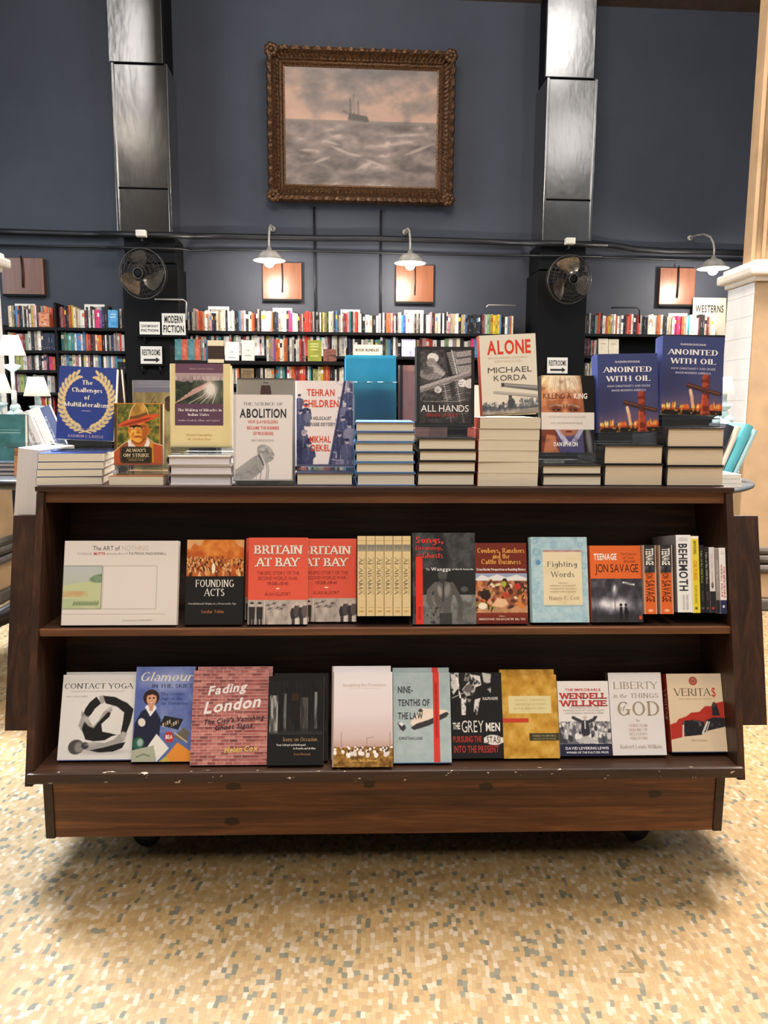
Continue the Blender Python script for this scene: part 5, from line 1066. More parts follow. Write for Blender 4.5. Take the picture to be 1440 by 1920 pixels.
def a_britain(a):
    red = 'd9553f'; a.rect(0, 0, 1, 1, red); n = a.noise(10, 7, 121, 5); m = a.clip(0, 0, 1, .28); a.put(m, a.ramp(n, [(.2, '6e625c'), (.5, 'a89a90'), (.85, 'c9bcb0')])); a.rect(.28, 0, .285, .28, 'd8ccc0'); a.rect(.70, 0, .705, .28, 'd8ccc0'); a.rect(0, 0, .28, .28, 'a79a90', .7); a.rect(.71, 0, 1, .28, 'b3a698', .7)
    for u in (.07, .20): a.poly([(u - .05, .06), (u - .055, .20), (u + .055, .20), (u + .05, .06)], '2c2828'); a.rect(u - .045, .0, u - .008, .07, '2c2828'); a.rect(u + .008, .0, u + .045, .07, '2c2828'); a.ell(u, .225, .028, .02, 'cbb8aa'); a.ell(u, .243, .034, .012, '252222')
    for u, v in ((.34, .22), (.44, .24), (.37, .18), (.50, .19), (.56, .18), (.60, .22)): a.line([(u - .035, v - .008), (u + .035, v + .008)], .0022, '4a4442'); a.line([(u + .01, v - .012), (u - .01, v + .014)], .0018, '4a4442')
    for k, (u, v) in enumerate(((.77, .12), (.82, .15), (.90, .13), (.96, .15))): a.ell(u, v, .055, .075, ('2e2a2a', '4c4442', '353030', '5c5250')[k]); a.ell(u, v + .085, .03, .022, 'c4b2a4'); a.rect(u - .03, .0, u + .03, .07, 'cfc4b8' if k % 2 else '3a3432')
    def tx(u, v, s_, h, wd, o=0.0): a.text(s_, u + .006, v - .004, h, '7a3428', 'slab', wd); a.text(s_, u, v, h, 'efe2d2', 'slab', wd)
    tx(.50, .81, 'BRITAIN', .10, .82); tx(.49, .665, 'AT BAY', .10, .72)
    for t, v, wd in (('THE EPIC STORY OF THE', .57, .72), ('SECOND WORLD WAR,', .51, .68), ('1938-1941', .45, .36)): a.text(t, .5, v, .038, '8e3428', 'sans', wd)
    a.rect(.47, .405, .53, .414, 'efe2d2'); a.text('ALAN ALLPORT', .5, .33, .037, '8e3428', 'sans', .44)
def s_alabama(a):
    a.rect(0, 0, 1, 1, 'dcc392'); a.photo(0, .81, 1, .89, 2, 3, 131, [(0, '5a5448'), (.5, '8e8878'), (1, 'c4baa0')], contrast=3); a.rect(0, .94, 1, .945, 'b8924e'); a.rect(.0, .0, .05, 1, 'cbb07c'); a.rect(.95, 0, 1, 1, 'cbb07c')
    a.text('ALABAMA', .40, .50, .44, '6b6450', 'serif', .46, rot=True); a.text('THE HISTORY OF A DEEP SOUTH STATE', .80, .50, .16, '9c8a60', 'sans', .46, rot=True); a.rect(.2, .10, .8, .11, 'b59a66'); a.rect(.25, .05, .75, .07, 'c09a50')
def a_songs(a):
    n = a.noise(9, 14, 141, 5); a.put(np.ones_like(a.U), a.ramp(n, [(.2, '222223'), (.55, '3c3c3d'), (.9, '565554')])); a.vgrad(.15, .0, 1, .32, '6b6966', '85827e'); a.put((a.V < .32) * (a.U > .15) * np.clip((n - .4) * 3, 0, 1), '474645', .7)
    a.rect(.17, .32, 1, .60, '1b1b1b', .85); a.ell(.45, .83, .10, .24, '1d1d1e', 10, .8, .5); a.ell(.82, .38, .06, .03, '5c5c5a', 0, .8, .6)
    body = '4a4745'; a.ell(.475, .535, .075, .055, body); a.poly([(.36, .44), (.44, .47), (.52, .47), (.62, .44), (.66, .38), (.60, .22), (.62, .0), (.34, .0), (.37, .2), (.33, .33)], '565350'); a.ell(.475, .47, .045, .03, '353433')
    a.line([(.37, .43), (.27, .36), (.255, .26), (.30, .20)], .014, '5c5855'); a.line([(.62, .43), (.70, .33), (.76, .22), (.74, .06)], .013, '514e4b'); a.ell(.73, .06, .04, .025, '5a5652'); a.ell(.43, .36, .035, .06, '948e88', 10, .8, .7); a.ell(.55, .37, .045, .07, '8a847e', -10, .8, .7); a.line([(.49, .44), (.48, .25)], .003, '2c2b2a'); a.ell(.36, .10, .14, .10, '6f6c68', 0, .8, .5); a.put(((a.U - .36) ** 2 / .02 + (a.V - .10) ** 2 / .01 < 1) * np.clip((a.noise(30, 40, 142, 2) - .5) * 6, 0, 1), '252525', .8); a.rect(.42, 0, .62, .12, '2f2e2d', .8)
    a.rect(.055, .0, .16, .74, 'd8321f'); a.text('PHOTO ESSAY', .107, .12, .05, '7a1c12', 'sans', .14, rot=True)
    a.text('Songs,', .045, .885, .075, 'd8392a', 'serifb', .46, 'l'); a.text('Dreamings,', .05, .81, .05, 'd8392a', 'serif', .44, 'l'); a.text('and', .06, .745, .03, 'd8392a', 'serif', .07, 'l'); a.text('Ghosts', .15, .72, .062, 'd8392a', 'serifb', .34, 'l')
    a.text('The', .21, .585, .026, 'd2cec6', 'sans', .065, 'l'); a.text('Wangga', .29, .58, .038, 'd2cec6', 'bold', .32, 'l'); a.text('of North Australia', .625, .588, .02, 'd2cec6', 'bold', .345, 'l')
def a_cowboys(a):
    n = a.noise(14, 16, 151, 4); a.rect(0, 0, 1, 1, '6d2416'); a.vgrad(0, 0, 1, .13, '5c1a10', '7e2e1c'); m = a.clip(0, .14, 1, .62); a.put(m, a.ramp(n, [(.2, '4a2c1e'), (.5, 'a05a38'), (.85, 'dcb088')])); a.rect(0, .55, 1, .62, '8f9ab4'); a.poly([(.0, .55), (.12, .605), (.25, .57), (.42, .61), (.6, .57), (.8, .605), (1, .56), (1, .53), (0, .53)], 'd8d4d0', 1, m)
    a.rect(0, .14, 1, .22, 'c89a70', .7); g = random.Random(4)
    for k in range(46):
        u, v = g.random(), g.uniform(.19, .53); a.ell(u, v, g.uniform(.03, .075), g.uniform(.015, .035), g.choice(('2a1a14', '7a3c22', 'b03a24', 'e0c8a0', '3a2a22', 'c87838', '8a8030', '4a2018')), g.uniform(-50, 50), .95, .25, m)
        if k % 3 == 0: a.line([(u, v), (u + g.uniform(-.05, .05), v - .05)], .003, '2a1a14', 1, m)
    a.ell(.55, .49, .05, .035, '9aa83a', 0, 1, .2, m); a.ell(.82, .46, .06, .04, 'b8302a', 0, 1, .2, m); a.poly([(.30, .22), (.42, .32), (.58, .30), (.64, .24), (.5, .20)], 'dfb088', 1, m); a.poly([(.10, .40), (.25, .42), (.30, .34), (.22, .28), (.1, .32)], '2c1a14', 1, m); a.ell(.13, .22, .09, .04, 'e8dcc0', 0, 1, .2, m)
    for t, v, wd in (('Cowboys, Ranchers', .875, .93), ('and the', .805, .34), ('Cattle Business', .735, .78)): a.text(t, .5, v, .062, 'dfa24a', 'serifb', wd)
    a.text('Cross-Border Perspectives on Ranching History', .5, .655, .032, 'e8ddd0', 'bold', .96); a.text('Editors', .5, .085, .02, 'd8c0a8', 'serif', .12); a.text('SIMON EVANS  SARAH CARTER  BILL YEO', .5, .045, .026, 'd8c0a8', 'bold', .90)
def a_fighting(a):
    n = a.noise(10, 14, 161, 5); a.put(np.ones_like(a.U), a.ramp(n, [(.2, '8fb0bc'), (.55, 'a9c4cb'), (.9, 'bcd0d2')])); g = random.Random(6)
    for k in range(14): u, v = g.choice((.06, .10, .93, .88, .5)), g.random(); r_ = g.uniform(.03, .07); a.ell(u, v, r_, r_ * a.W / a.H, '6f98ac', 0, .5, .15); a.ell(u, v, r_ * .7, r_ * .7 * a.W / a.H, 'a4c0c8', 0, .8, .15)
    for k in range(22): u0, v = g.choice((.04, .2, .88)), g.random(); a.line([(u0, v), (u0 + g.uniform(.04, .3), v + .004)], .0012, '7da0b0', .6)
    a.ell(.12, .70, .045, .03, '4c80a4', 0, .8); a.rect(.215, .185, .905, .835, '8c9a96', .5); a.rect(.205, .20, .895, .845, 'dfcfab'); a.put(a.clip(.205, .20, .895, .845) * np.clip((a.noise(6, 8, 162, 4) - .5) * 3, 0, 1), 'cfba90', .5); a.rect(.205, .825, .895, .848, 'c8a098')
    for k in range(24): a.ell(.22 + .0287 * k, .835, .008, .006, '8c4a48')
    a.text('Fighting', .545, .65, .062, '6d665a', 'serif', .54, shear=0); a.text('Words', .555, .53, .062, '6d665a', 'serif', .42)
    for t, v, wd in (('THE BOLD', .45, .18), ('AMERICAN JOURNALISTS', .42, .46), ('WHO BROUGHT THE WORLD', .385, .48), ('HOME BETWEEN THE WARS', .35, .46)): a.text(t, .55, v, .016, 'a0906c', 'sans', wd)
    a.text('Nancy F. Cott', .565, .265, .042, 'a48a6c', 'serif', .54)
def a_teenage(a):
    a.rect(0, 0, 1, 1, 'd9642a'); a.text('TEENAGE', .30, .81, .085, 'ece4dc', 'bold', .46); a.text('JON SAVAGE', .52, .65, .105, '2c1c14', 'sans', .86); a.text('The Creation', .76, .875, .032, '8a3c18', 'sans', .32); a.text('of Youth', .76, .825, .032, '8a3c18', 'sans', .22); a.text('1875-1945', .78, .775, .032, '8a3c18', 'sans', .24); a.rect(.03, .625, .97, .63, 'b84a1c')
    n = a.noise(8, 8, 171, 5); m = a.clip(0, 0, 1, .565); a.put(m, a.ramp(np.clip(n * .5 + .1 + .75 * np.exp(-((a.V - .23) / .08) ** 2) * np.exp(-((a.U - .42) / .4) ** 2), 0, 1), [(0, '17151a'), (.35, '37343c'), (.7, '8a8690'), (1, 'dcd8d6')])); a.rect(0, 0, 1, .10, '2c292c', .7); a.line([(.46, .14), (.46, .46)], .002, '4a484e'); a.ell(.46, .44, .06, .012, 'e6e2e0', 80, 1, .8); a.ell(.46, .42, .05, .07, 'c8c4c8', 0, .6, 1); a.poly([(.62, .53), (.86, .50), (.86, .475), (.62, .505)], 'cfccca'); a.text('CHARING', .74, .495, .02, '3a383c', 'bold', .18)
    a.poly([(.545, .04), (.55, .20), (.60, .20), (.60, .04)], '17151a'); a.ell(.575, .225, .028, .02, '17151a'); a.poly([(.63, .10), (.65, .20), (.69, .20), (.73, .10), (.70, .10), (.69, .03), (.66, .03), (.655, .10)], '17151a'); a.ell(.672, .225, .026, .02, '17151a'); a.rect(.93, .04, .97, .085, 'c8502c')
def s_teenage(a):
    a.rect(0, 0, 1, 1, 'd9642a'); a.rect(0, .66, 1, 1, '2b2a2a'); a.photo(0, .60, 1, .69, 2, 2, 181, [(0, '222126'), (1, 'a8a6a8')], contrast=3); a.text('TEENAGE', .5, .83, .62, 'e2ddd4', 'bold', .25, rot=True); a.text('JON', .46, .555, .5, '2c1c14', 'sans', .09, rot=True); a.text('SAVAGE', .5, .33, .66, '2c1c14', 'sans', .32, rot=True); a.ell(.5, .05, .2, .02, 'e8b090'); a.rect(0, 0, .06, 1, 'c9a890'); a.rect(.94, 0, 1, 1, 'c9a890')
def s_behemoth(a):
    a.rect(0, 0, 1, 1, 'e6e2de'); a.text('BEHEMOTH', .45, .58, .60, '35363a', 'bold', .62, rot=True); a.text('JOSHUA B.', .5, .945, .16, '8a8a8c', 'sans', None); a.txt[-1] = ('JOSHUA B.', .5, .95, .014, '7a7a7c', 'sans', .6, 'c', False, 0, 0); a.text('FREEMAN', .5, .925, .014, '7a7a7c', 'sans', .6); a.text('A HISTORY OF THE FACTORY', .42, .13, .16, '9a9a9c', 'sans', .2, rot=True); a.text('THE MAKING OF THE MODERN WORLD', .66, .13, .16, '9a9a9c', 'sans', .2, rot=True)
def s_yellow(a):
    a.rect(0, 0, 1, 1, 'e0c83a'); a.rect(.0, 0, .08, 1, 'efe6c8'); a.rect(0, .96, 1, 1, 'efe6c8'); a.ell(.5, .92, .18, .02, '8a7a20'); a.text('PICKING', .5, .83, .34, '6a6428', 'bold', .14, rot=True); a.text('CULTURES', .5, .55, .44, 'd8822c', 'bold', .26, rot=True); a.text('FROM THE SHELF', .5, .24, .3, 'a08e28', 'sans', .24, rot=True); a.ell(.5, .06, .2, .02, '6a6428')
def s_black(seed, ink):
    def f(a): a.rect(0, 0, 1, 1, '211f20'); a.text('Tales of the Wild West', .5, .68, .42, ink, 'serif', .48, rot=True); a.text('EDITED', .5, .25, .3, '6a6866', 'sans', .14, rot=True); a.rect(.2, .06, .8, .08, '5a5856')
    return f
def s_pale(a): a.rect(0, 0, 1, 1, 'd6cfca'); a.rect(0, 0, 1, .33, '262428'); a.text('THE LONG WEEKEND', .5, .66, .34, 'c4908a', 'sans', .5, rot=True); a.ell(.5, .42, .22, .05, '4a484c'); a.ell(.5, .07, .2, .02, 'b83a2c')
def s_mid(a): a.rect(0, 0, 1, 1, '8d837c'); a.rect(0, 0, 1, .2, '24242a'); a.text('COLLECTED ESSAYS', .5, .58, .4, 'd8ccc4', 'sans', .5, rot=True)
def s_willkie(a): a.rect(0, 0, 1, 1, 'e9e3dd'); a.rect(0, 0, 1, .21, '2c3152'); a.text('THE IMPROBABLE', .70, .48, .26, 'c4413a', 'bold', .48, rot=True); a.text('WENDELL WILLKIE', .30, .50, .26, 'c4413a', 'bold', .50, rot=True); a.text('DAVID', .5, .93, .012, '8a8580', 'sans', .4); a.text('LEVERING', .5, .905, .012, '8a8580', 'sans', .5); a.ell(.5, .11, .2, .02, 'd8d2dc')
def a_yoga(a):
    a.rect(0, 0, 1, 1, 'dfd9d2'); a.text('CONTACT YOGA', .49, .835, .062, '4b4948', 'serif', .94); a.text('THE SEVEN POINTS OF CONNECTION AND RELATIONSHIP', .48, .795, .014, 'a8a29c', 'sans', .74); a.text('TARA LYNDA GUBER', .20, .735, .016, 'a8a29c', 'sans', .30)
    a.ell(.56, .10, .36, .035, 'b8b2ac', 0, .8, .8); sk, sk2, bk = 'a19b96', '837d79', '1b1a1b'
    a.poly([(.33, .53), (.28, .58), (.28, .49), (.25, .40), (.30, .34), (.36, .45), (.40, .53)], sk)                       # far face and neck
    a.poly([(.30, .52), (.33, .60), (.38, .67), (.47, .74), (.54, .66), (.46, .60), (.42, .54), (.38, .50)], bk)            # raised thigh
    a.poly([(.50, .745), (.56, .755), (.62, .70), (.56, .655), (.53, .66)], sk); a.poly([(.56, .75), (.72, .735), (.90, .66), (.985, .59), (.955, .44), (.90, .30), (.83, .315), (.85, .44), (.86, .55), (.76, .62), (.60, .66)], bk)   # arch of the back and leg
    a.poly([(.31, .55), (.38, .48), (.45, .39), (.52, .46), (.58, .56), (.68, .62), (.70, .58), (.62, .50), (.55, .40), (.47, .34), (.40, .36), (.32, .46)], sk)   # arms
    a.poly([(.33, .46), (.30, .36), (.36, .24), (.47, .22), (.62, .23), (.72, .28), (.86, .30), (.86, .27), (.70, .31), (.58, .33), (.56, .42), (.66, .50), (.68, .55), (.64, .56), (.52, .44), (.46, .37), (.38, .40)], bk)         # torso
    a.poly([(.30, .13), (.36, .20), (.48, .21), (.62, .20), (.74, .24), (.86, .33), (.92, .31), (.88, .22), (.78, .16), (.6, .13), (.45, .11)], sk); a.poly([(.42, .115), (.60, .145), (.80, .19), (.90, .21), (.86, .14), (.74, .10), (.55, .09)], bk)
    a.ell(.24, .155, .105, .085, '4c4745', 10); a.ell(.28, .15, .06, .06, '8e8680', 10, .9, .4); a.ell(.36, .17, .05, .04, '39373a', 0, 1, .3)
    a.ell(.36, .47, .05, .04, 'c0bab4', 40, .6, .8); a.ell(.46, .19, .10, .02, 'bdb7b1', 5, .6, .8); a.ell(.87, .28, .03, .05, 'b5afa9', 10, .8, .5); a.ell(.66, .60, .05, .018, 'bdb6b0', 30, .8, .5)
    a.rect(0, 0, 1, .012, '5a6292')
def a_skies(a):
    a.vgrad(0, 0, 1, 1, '55689c', '5666a4'); a.photo(0, .3, 1, 1, 4, 6, 191, [(0, '4a5a98'), (.6, '6f7cb4'), (1, 'a9aecf')], .55); a.ell(.55, .85, .4, .1, 'b8bcd8', 0, .5, 1)
    a.text('Glamour', .50, .845, .098, 'e4dccb', 'serif', .90, shear=.28); a.text('IN THE SKIES', .62, .775, .038, '3f456e', 'serifb', .70)
    for t, v in (('The Golden', .695), ('Age of the', .645), ('Air Stewardess', .595)): a.text(t, .44, v, .03, '3b4470', 'serif', {'T': .40, 'A': .38}[t[0]] if t != 'Air Stewardess' else .48, 'l')
    a.poly([(.0, .0), (.02, .40), (.12, .52), (.22, .56), (.36, .54), (.46, .44), (.44, .12), (.30, 0)], '1e2238'); a.poly([(.18, .57), (.28, .47), (.38, .56), (.34, .60), (.22, .60)], 'e9e4e0'); a.poly([(.24, .60), (.33, .60), (.31, .53), (.26, .53)], 'c88a6a')
    a.ell(.28, .67, .135, .085, '2e1c18'); a.ell(.285, .655, .085, .075, 'd59a7a'); a.ell(.25, .665, .02, .008, '2a1a16'); a.ell(.32, .665, .02, .008, '2a1a16'); a.ell(.285, .615, .04, .012, 'b8362e'); a.ell(.285, .618, .03, .006, 'efe6e0'); a.poly([(.17, .71), (.25, .735), (.38, .72), (.38, .68), (.3, .705), (.2, .69)], '2e1c18'); a.ell(.14, .41, .06, .045, 'e0d6c8', 30)
    a.poly([(.44, .38), (.52, .48), (.84, .44), (.76, .33)], '1f2024')
    for k in range(8): a.rect(.50 + .035 * k, .36 + .012 * (k % 4), .515 + .035 * k, .40 + .012 * (k % 4), ('d8c8a8', '9a6a40', 'c8c4bc')[k % 3])
    a.ell(.10, .19, .115, .075, '17321f'); a.ell(.10, .19, .10, .062, '2c5a48'); a.ell(.13, .20, .05, .04, 'c8d0cc', 0, .7, .6)
    a.poly([(.22, .12), (.40, .29), (.62, .14), (.42, .0)], 'e2ddd2'); a.poly([(.0, 0), (.0, .12), (.36, .17), (.42, .02), (.4, 0)], 'a8a992'); a.poly([(.5, 0), (.76, .20), (1, .10), (1, 0)], 'dd8a34'); a.poly([(.46, 0), (.58, .06), (.66, 0)], 'c0a84a'); a.line([(.08, .05), (.2, .08), (.3, .06)], .002, '4a5a4a')
    a.poly([(.53, .26), (.56, .31), (.65, .31), (.70, .25), (.67, .20), (.57, .20)], 'b5332e'); a.text('BEA', .615, .235, .042, 'efe4dc', 'bold', .12); a.poly([(.7, .25), (.9, .2), (.95, .3), (.85, .36)], '6a5a3a', .8); a.line([(.7, .3), (.92, .2)], .003, 'c8b890')
def a_bricks(a):
    nu, nv = 9, 30; r_ = np.floor(a.V * nv); off = (r_ % 2) * .5; cu = a.U * nu + off; g = np.random.RandomState(5); tone = g.rand(nv + 1, nu + 3); t = tone[r_.astype(int).clip(0, nv), np.floor(cu).astype(int).clip(0, nu + 2)]
    n = a.noise(20, 30, 201, 4); a.put(np.ones_like(a.U), a.ramp(np.clip(t * .7 + n * .5 - .1, 0, 1), [(0, '6d3c3c'), (.4, '9c5450'), (.75, 'b87068'), (1, 'cc9488')])); fv, fu = (a.V * nv) % 1, cu % 1
    a.put(((fv < .14) | (fu < .045)).astype(float), 'c9a8a0', .85); a.put(((fv > .88)).astype(float), '5a3034', .5)
    a.text('Fading', .45, .755, .10, 'e6dcd8', 'bold', .52, shear=.22, slope=.12); a.text('London', .52, .57, .13, 'e6dcd8', 'bold', .76, shear=.22, slope=.12)
    for t, u, v, wd in (("The City's Vanishing", .55, .445, .80), ('Ghost Signs', .55, .375, .5)): a.text(t, u, v, .055, '3c2c34', 'bold', wd, shear=.2, slope=.08)
    a.text('Helen Cox', .66, .135, .06, 'd8b45c', 'bold', .44, shear=.18, slope=.06)
def a_irony(a):
    a.rect(0, 0, 1, 1, '121213'); n = a.noise(30, 5, 211, 4); m = a.clip(.02, .36, .98, .95); a.put(m, a.ramp(n, [(.3, '0e0e10'), (.7, '1e1d1f'), (1, '2c2a28')]))
    for u0, u1, v0, v1, c in ((.02, .17, .36, .78, 'bdb8b0'), (.27, .32, .36, .80, '77746f'), (.57, .72, .36, .76, '57534d'), (.83, .88, .40, .82, '8c8a88')): a.rect(u0, v0, u1, v1, c, .85); a.put(a.clip(u0, v0, u1, v1) * np.clip((n - .45) * 5, 0, 1), '1c1b1c', .7)
    a.rect(.02, .34, .98, .385, '3c3a38', .6); a.rect(.40, .5, .56, .82, '1a1512'); a.rect(.42, .72, .54, .80, '3a2418', .8); a.put(m * (a.V < .41) * (a.U > .17), '16161a', .5)
    a.text('Irony on Occasion', .58, .265, .046, 'a8845e', 'serif', .62); a.text('From Schlegel and Kierkegaard', .42, .215, .022, 'd8d2ca', 'serifb', .52); a.text('to Derrida and de Man', .66, .175, .022, 'd8d2ca', 'serifb', .40); a.text('Kevin Newmark', .62, .11, .026, 'a0703c', 'serif', .30)
def a_field(a):
    a.vgrad(0, 0, 1, 1, 'cbb6b2', 'e0d8d8'); n = a.noise(5, 9, 221, 4); a.put((a.V < .54) * np.clip((.54 - a.V) * 3, 0, 1), 'bfa29c', .7); a.put((a.V < .30) * np.clip((.30 - a.V) * 8, 0, 1), 'b08a7c', .8); a.put((a.V < .21 + .02 * (n - .5)).astype(float), a.ramp(a.noise(20, 40, 222, 3), [(.2, '5a3c18'), (.55, '8a622a'), (.9, 'b08e48')]))
    g = random.Random(2)
    for k in range(34): u = g.random(); v = .12 + g.random() * .09; s_ = 1.6 - (v - .12) * 10; a.ell(u, v, .022 * s_, .018 * s_, g.choice(('f0e8e4', 'e4dcdc', 'd8ccc8')), g.uniform(-30, 30)); a.ell(u + .004, v + .022 * s_, .01 * s_, .008 * s_, '3c2c24')
    for u in (.13, .56, .95): a.line([(u, .19), (u, .36 if u != .56 else .30)], .0016, '9a7a70'); 
    a.line([(.56, .30), (.68, .31)], .0014, '9a7a70'); a.text('Imagining the Elsewhere', .52, .845, .034, 'c0a89c', 'serif', .74); a.line([(.25, .825), (.8, .82)], .0007, 'c4b4ac'); a.text('Marina Zanella Anderson', .5, .055, .028, 'e8c06a', 'serif', .46)
def a_ninetenths(a):
    a.rect(0, 0, 1, 1, 'a3b1b1'); a.photo(0, 0, 1, 1, 10, 16, 231, [(0, '99a8a9'), (1, 'b0bcbb')], .6)
    a.poly([(.29, .44), (.38, .38), (.70, .44), (.98, .55), (.92, .58), (.46, .60), (.44, .55)], 'e2d0bd'); a.poly([(.30, .385), (.36, .36), (.62, .41), (.72, .44), (.92, .50), (.97, .54), (.93, .56), (.66, .485), (.60, .47), (.40, .43)], '353438'); a.poly([(.07, .44), (.12, .455), (.15, .42), (.20, .42), (.22, .385), (.17, .345), (.12, .37)], '38373b'); a.poly([(.08, .44), (.13, .45), (.18, .425), (.15, .40)], 'dfdcd8'); a.poly([(.43, .575), (.48, .60), (.52, .575), (.50, .555), (.45, .56)], '38373b')
    for t, v, wd in (('NINE-', .77, .27), ('TENTHS OF', .625, .56), ('THE LAW', .48, .44)): a.text(t, .08, v, .075, '3c4043', 'bold', wd, 'l')
    a.text('CHRISTIAN LUND', .09, .255, .032, '55595c', 'bold', .42, 'l'); a.rect(.70, 0, .80, 1, 'cf3a2e'); a.text('ENDURING DISPOSSESSION IN INDONESIA', .75, .58, .045, 'a82c24', 'bold', .62, rot=True); a.rect(0, 0, 1, .01, '5c7aa0')
def a_greymen(a):
    a.rect(0, 0, 1, 1, '191819'); m = a.clip(0, .5, 1, 1)
    for pts, c in (([(.0, 1), (.16, 1), (.15, .82), (.05, .74), (0, .8)], 'cfc9c2'), ([(.22, .80), (.36, .90), (.50, .86), (.46, .74), (.30, .72)], 'b8b2ab'), ([(.38, .98), (.58, .96), (.60, .85), (.46, .82)], 'dcd6d0'), ([(.30, 1), (.40, 1), (.36, .90), (.26, .90)], '8b8680'), ([(.62, 1), (.80, .98), (.78, .88), (.66, .86)], 'c2bcb5'), ([(.72, .80), (.80, .84), (.78, .76)], 'cfc9c2'), ([(.20, .70), (.30, .72), (.28, .50), (.20, .50)], 'e0dad4'), ([(.46, .68), (.58, .70), (.50, .50), (.44, .54)], 'd8d2cb'), ([(.30, .70), (.40, .68), (.36, .62)], '8b8680'), ([(.10, .96), (.14, .97), (.20, .70), (.17, .70)], 'e8e2dc')): a.poly(pts, c, 1, m)
    a.put(m * np.clip((a.noise(18, 24, 241, 3) - .55) * 6, 0, 1), '141314', .9); a.line([(.02, .70), (.25, .76)], .002, 'b8b2ab'); a.poly([(.23, .79), (.36, .87), (.46, .80), (.34, .755)], '5c5855', .9)
    a.text('RALPH HOPE', .77, .675, .034, 'd8d2cb', 'bold', .30); a.text('THE', .02, .335, .078, 'e4ded6', 'bold', .15, 'l'); a.text('GREY', .19, .30, .135, 'd6cfc6', 'sans', .44, 'l'); a.text('MEN', .66, .31, .10, 'e4ded6', 'bold', .29, 'l')
    a.text('PURSUING THE', .02, .185, .072, 'a3352c', 'bold', .56, 'l'); a.ell(.81, .21, .185, .058, 'ded6cc', -5); a.rect(.62, .175, 1, .24, 'ded6cc', .9); a.text('STASI', .81, .175, .075, '3a2624', 'sans', .27); a.text('INTO THE PRESENT', .47, .065, .082, 'a3352c', 'bold', .88)
def a_travels(a):
    n = a.noise(7, 10, 251, 5); a.put(np.ones_like(a.U), a.ramp(np.clip(n + .35 * (np.hypot(a.U - .5, a.V - .5)) - .15, 0, 1), [(.2, 'd8ae58'), (.5, 'c79638'), (.85, 'a8741f')])); a.rect(.12, .53, .88, .74, 'ddcf9a'); a.put(a.clip(.12, .53, .88, .74) * np.clip((n - .5) * 2, 0, 1), 'c8b67c', .5)
    for t, v, wd in (('TRAVELS THROUGH', .68, .56), ('AMERICAN HISTORY', .63, .56), ('IN THE MID-ATLANTIC', .58, .6)): a.text(t, .5, v, .024, 'bda872', 'serif', wd)
    a.rect(.0, .425, .47, .475, 'c2402a'); a.rect(.47, .205, 1, .295, '3c3a26'); a.text('CHARLES W. MITCHELL', .74, .255, .02, 'c8b88a', 'serif', .42); a.text('WITH MAPS BY THE AUTHOR', .74, .222, .015, 'b8a87a', 'serif', .40)
def a_willkie(a):
    a.rect(0, 0, 1, 1, 'e4dcd6'); a.text('THE IMPROBABLE', .5, .865, .034, 'bf3c36', 'bold', .70); 
    for t, v in (('WENDELL', .765), ('WILLKIE', .665)): a.text(t, .508, v - .006, .075, '5a3038', 'slab', .92); a.text(t, .50, v, .075, 'c8423a', 'slab', .92)
    for t, v, wd in (('THE BUSINESSMAN WHO SAVED', .63, .60), ('THE REPUBLICAN PARTY AND HIS COUNTRY,', .595, .84), ('AND CONCEIVED A NEW WORLD ORDER', .56, .76)): a.text(t, .5, v, .018, '9a8c88', 'sans', wd)
    a.rect(0, 0, 1, .16, '23263e'); m = a.clip(0, .16, 1, .53); a.photo(0, .16, 1, .46, 9, 8, 261, [(.1, '4c4e58'), (.45, '9a9898'), (.8, 'dcd6d2')], .8, contrast=2.4); a.crowd(0, .17, 1, .46, 50, 4, ('c8c4c2', '5a5a62', '8e8c8e', 'e6e0dc', '3c3c44'), .07, 1.3)
    a.poly([(.42, .30), (.44, .46), (.50, .48), (.58, .46), (.60, .30), (.52, .24)], '32323c', 1, m); a.ell(.51, .51, .035, .028, 'c8b8b0', 0, 1, .2, m); a.line([(.45, .45), (.33, .49), (.28, .51)], .008, '3a3a44', 1, m); a.line([(.57, .45), (.68, .48), (.72, .52)], .008, '3a3a44', 1, m); a.rect(.495, .36, .515, .47, 'e0dad6'); a.poly([(.3, .2), (.52, .27), (.75, .2), (.7, .17), (.4, .17)], 'b8b4b2', .9, m)
    a.text('DAVID LEVERING LEWIS', .52, .085, .036, 'e2dce0', 'bold', .84); a.text('WINNER OF THE PULITZER PRIZE', .52, .035, .026, 'e2dce0', 'bold', .82)
def a_liberty(a):
    a.rect(0, 0, 1, 1, 'dfd8d4'); a.text('LIBERTY', .50, .80, .085, 'a1907a', 'serif', .84); a.text('in the', .20, .69, .05, 'a1907a', 'serif', .26, shear=.2); a.text('THINGS', .66, .69, .055, 'a1907a', 'serif', .54); a.text('GOD', .53, .475, .17, '9a8a72', 'serif', .84); a.text('of', .20, .53, .07, '9a8a72', 'serif', .14, shear=.25)
    for t, v, wd in (('The', .40, .08), ('CHRISTIAN', .34, .36), ('ORIGINS OF', .29, .36), ('RELIGIOUS', .24, .34), ('FREEDOM', .19, .32)): a.text(t, .5, v, .032, 'b99a86', 'serif', wd)
    a.text('Robert Louis Wilken', .53, .085, .042, 'a89a90', 'serif', .78); a.rect(0, .985, 1, 1, 'cfc6c0')
